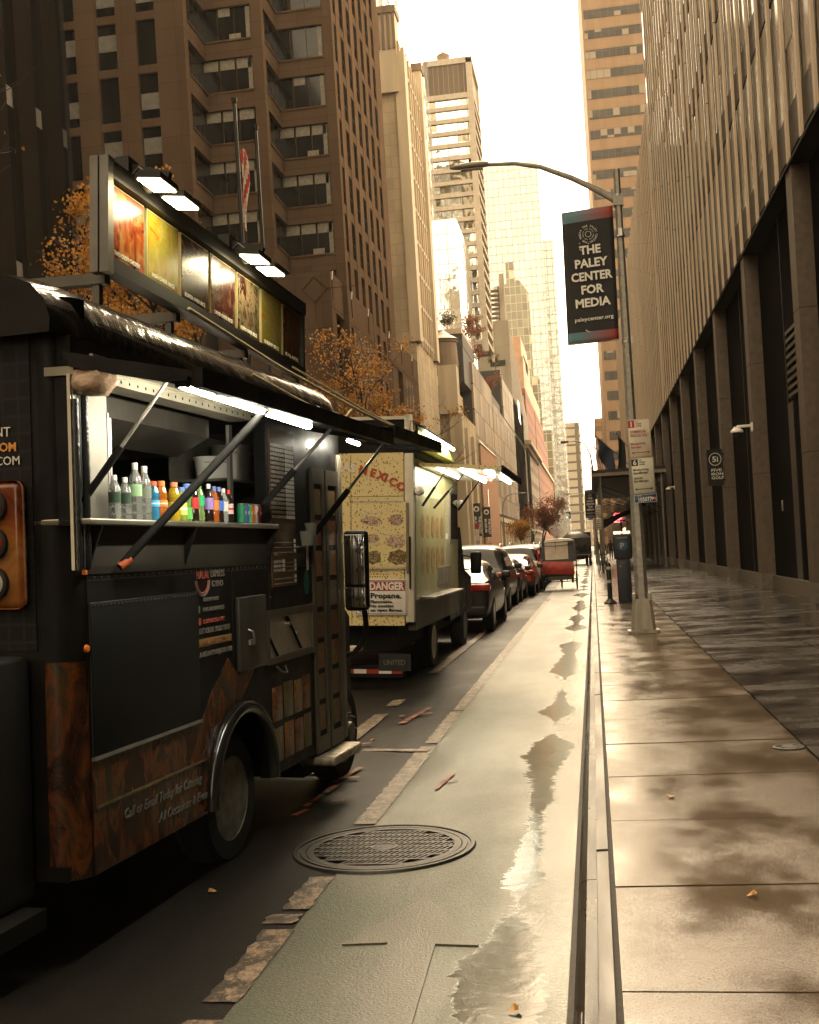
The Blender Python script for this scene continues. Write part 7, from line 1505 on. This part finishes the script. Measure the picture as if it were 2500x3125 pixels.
tree('brownish tree far down the street half hidden by steam', (-4.6, 150, .0), 3.9, 1.6, 'rust', 1600, .22, 47, z0=1.2, clump=.8, thick=.12)
# roof terrace planting
def shrub(label, base, h, spread, leaf, n, sz, seed): return tree(label, base, h, spread, leaf, int(n * .8), sz * .7, seed, scat=.25, z0=.5, clump=.9, thick=.08, cat='plant', name='terrace_shrub', group='planting on the roof terraces')
shrub('rusty leaved tree on the black framed roof terrace', (-14.9, 154, 26.6), 5.6, 2.0, 'rust', 2000, .26, 71); shrub('rusty shrub beside the taller one on the roof terrace', (-14.8, 162, 26.6), 3.6, 1.8, 'rust', 1200, .26, 72)
shrub('olive green shrub on the upper roof box', (-15.2, 204, 32.8), 2.6, 1.1, 'olive', 800, .26, 73); shrub('rust coloured shrub trailing from the lower roof box', (-15.0, 184, 25.9), 3.0, 1.5, 'rust', 900, .26, 74); shrub('olive shrub on the parapet behind the church turret', (-16.2, 141, 28.8), 1.5, 1.3, 'olive', 900, .24, 75)

# ------------------------------------------------------------------ steam and haze
def volume(name, mb, col_, dens, noise=None):
    m = bpy.data.materials.new(name + '_air'); m.use_nodes = True; nt = m.node_tree; nt.nodes.remove(nt.nodes['Principled BSDF'])
    v = N(nt, 'ShaderNodeVolumePrincipled'); v.inputs['Color'].default_value = (*col_, 1); v.inputs['Density'].default_value = dens; v.inputs['Anisotropy'].default_value = .2
    if noise:
        tc = nt.nodes.new('ShaderNodeTexCoord'); ns = N(nt, 'ShaderNodeTexNoise', Scale=noise, Detail=4., Distortion=.8); nt.links.new(tc.outputs['Object'], ns.inputs['Vector'])
        mr = nt.nodes.new('ShaderNodeMapRange'); mr.inputs[1].default_value = .0; mr.inputs[2].default_value = .25; mr.inputs[3].default_value = 0; mr.inputs[4].default_value = dens; sx = nt.nodes.new('ShaderNodeSeparateXYZ'); nt.links.new(tc.outputs['Object'], sx.inputs[0]); rx = mth(nt, 'ADD', sx.outputs['X'], mth(nt, 'MULTIPLY', sx.outputs['Z'], .22)); rad = mth(nt, 'SQRT', mth(nt, 'ADD', mth(nt, 'MULTIPLY', rx, rx), mth(nt, 'MULTIPLY', sx.outputs['Y'], sx.outputs['Y']))); nt.links.new(mth(nt, 'SUBTRACT', mth(nt, 'SUBTRACT', ns.outputs['Fac'], .28), mth(nt, 'ADD', mth(nt, 'MULTIPLY', rad, .13), mth(nt, 'MULTIPLY', sx.outputs['Z'], .022))), mr.inputs[0]); nt.links.new(mr.outputs[0], v.inputs['Density'])
    nt.links.new(v.outputs[0], nt.nodes['Material Output'].inputs['Volume'])
    o = mb.build(name, m); o['kind'] = 'stuff'; return o
m = MB(); m.lathe([(0, 0), (.9, .1), (1.6, 1.6), (2.2, 3.6), (1.9, 5.6), (0, 6.6)], (0, 0, 0), 16)
m.v = [Vector((v.x - .22 * v.z + .2, v.y, v.z)) for v in m.v]
s = volume('steam', m, (.95, .92, .85), 4., .45); s.location = (-2.6, 138, .3); s['label'] = 'pale steam drifting up beyond the pedicab'; s['category'] = 'steam'
HAZE = .0002
if HAZE:
    m = MB(); m.box((-75, -40, -1.3), (75, 1000, 172)); h = volume('haze', m, (.96, .93, .84), HAZE)

# ------------------------------------------------------------------ light and camera
w = bpy.data.worlds.new('World'); SC.world = w; w.use_nodes = True; nt = w.node_tree; bg = nt.nodes['Background']
EL, AZ = R(38), R(14)
sk = nt.nodes.new('ShaderNodeTexSky'); sk.sky_type = 'NISHITA'; sk.sun_disc = False; sk.sun_elevation = EL; sk.sun_rotation = AZ; sk.air_density = 1.; sk.dust_density = 4.; sk.ozone_density = 1.
hs = nt.nodes.new('ShaderNodeHueSaturation'); hs.inputs['Saturation'].default_value = .12; nt.links.new(sk.outputs[0], hs.inputs['Color'])
mx = nt.nodes.new('ShaderNodeMix'); mx.data_type = 'RGBA'; mx.blend_type = 'MULTIPLY'; mx.inputs[0].default_value = 1; mx.inputs[7].default_value = (1., .775, .50, 1); nt.links.new(hs.outputs[0], mx.inputs[6])
ov = nt.nodes.new('ShaderNodeMix'); ov.data_type = 'RGBA'; ov.inputs[0].default_value = .45; ov.inputs[7].default_value = (5., 5., 5., 1); nt.links.new(hs.outputs[0], ov.inputs[6]); nt.links.new(ov.outputs[2], mx.inputs[6])   # cloud cover evens the sky out
nt.links.new(mx.outputs[2], bg.inputs['Color']); bg.inputs['Strength'].default_value = .15
su = bpy.data.lights.new('sun', 'SUN'); su.energy = .6; su.angle = R(30); su.color = (1., .84, .60); so = bpy.data.objects.new('sun', su); COL.objects.link(so)
d = Vector((math.sin(AZ) * math.cos(EL), math.cos(AZ) * math.cos(EL), math.sin(EL))); so.rotation_euler = d.to_track_quat('Z', 'Y').to_euler(); so.location = (0, 0, 60)
cd = bpy.data.cameras.new('camera'); co = bpy.data.objects.new('camera', cd); COL.objects.link(co); SC.camera = co
cd.sensor_fit = 'VERTICAL'; cd.sensor_height = 36; cd.sensor_width = 28.8; cd.lens = 3500 / 3125 * 36
ROLL = R(3.4); V0 = 131.54
cd.shift_x = -V0 * math.sin(ROLL) / 3125; cd.shift_y = V0 * math.cos(ROLL) / 3125
cd.clip_start = .05; cd.clip_end = 3000
co.location = (0, 0, 1.6)
yaw = R(8.98)
co.matrix_world = Matrix.Translation((0, 0, 1.6)) @ Matrix.Rotation(yaw, 4, 'Z') @ Matrix.Rotation(R(90), 4, 'X') @ Matrix.Rotation(-ROLL, 4, 'Z')
SC.view_settings.view_transform = 'Standard'; SC.view_settings.look = 'None'; SC.view_settings.gamma = 1; SC.view_settings.exposure = 2.55
SC.render.engine = 'CYCLES'; cy = SC.cycles
cy.use_denoising = True; cy.use_adaptive_sampling = False; cy.denoiser = 'OPENIMAGEDENOISE'; cy.max_bounces = 8; cy.diffuse_bounces = 3; cy.glossy_bounces = 4; cy.transmission_bounces = 6; cy.volume_bounces = 1; cy.transparent_max_bounces = 8
cy.sample_clamp_indirect = 3; cy.sample_clamp_direct = 12; cy.caustics_reflective = False; cy.caustics_refractive = False; cy.volume_step_rate = 4; cy.use_light_tree = True
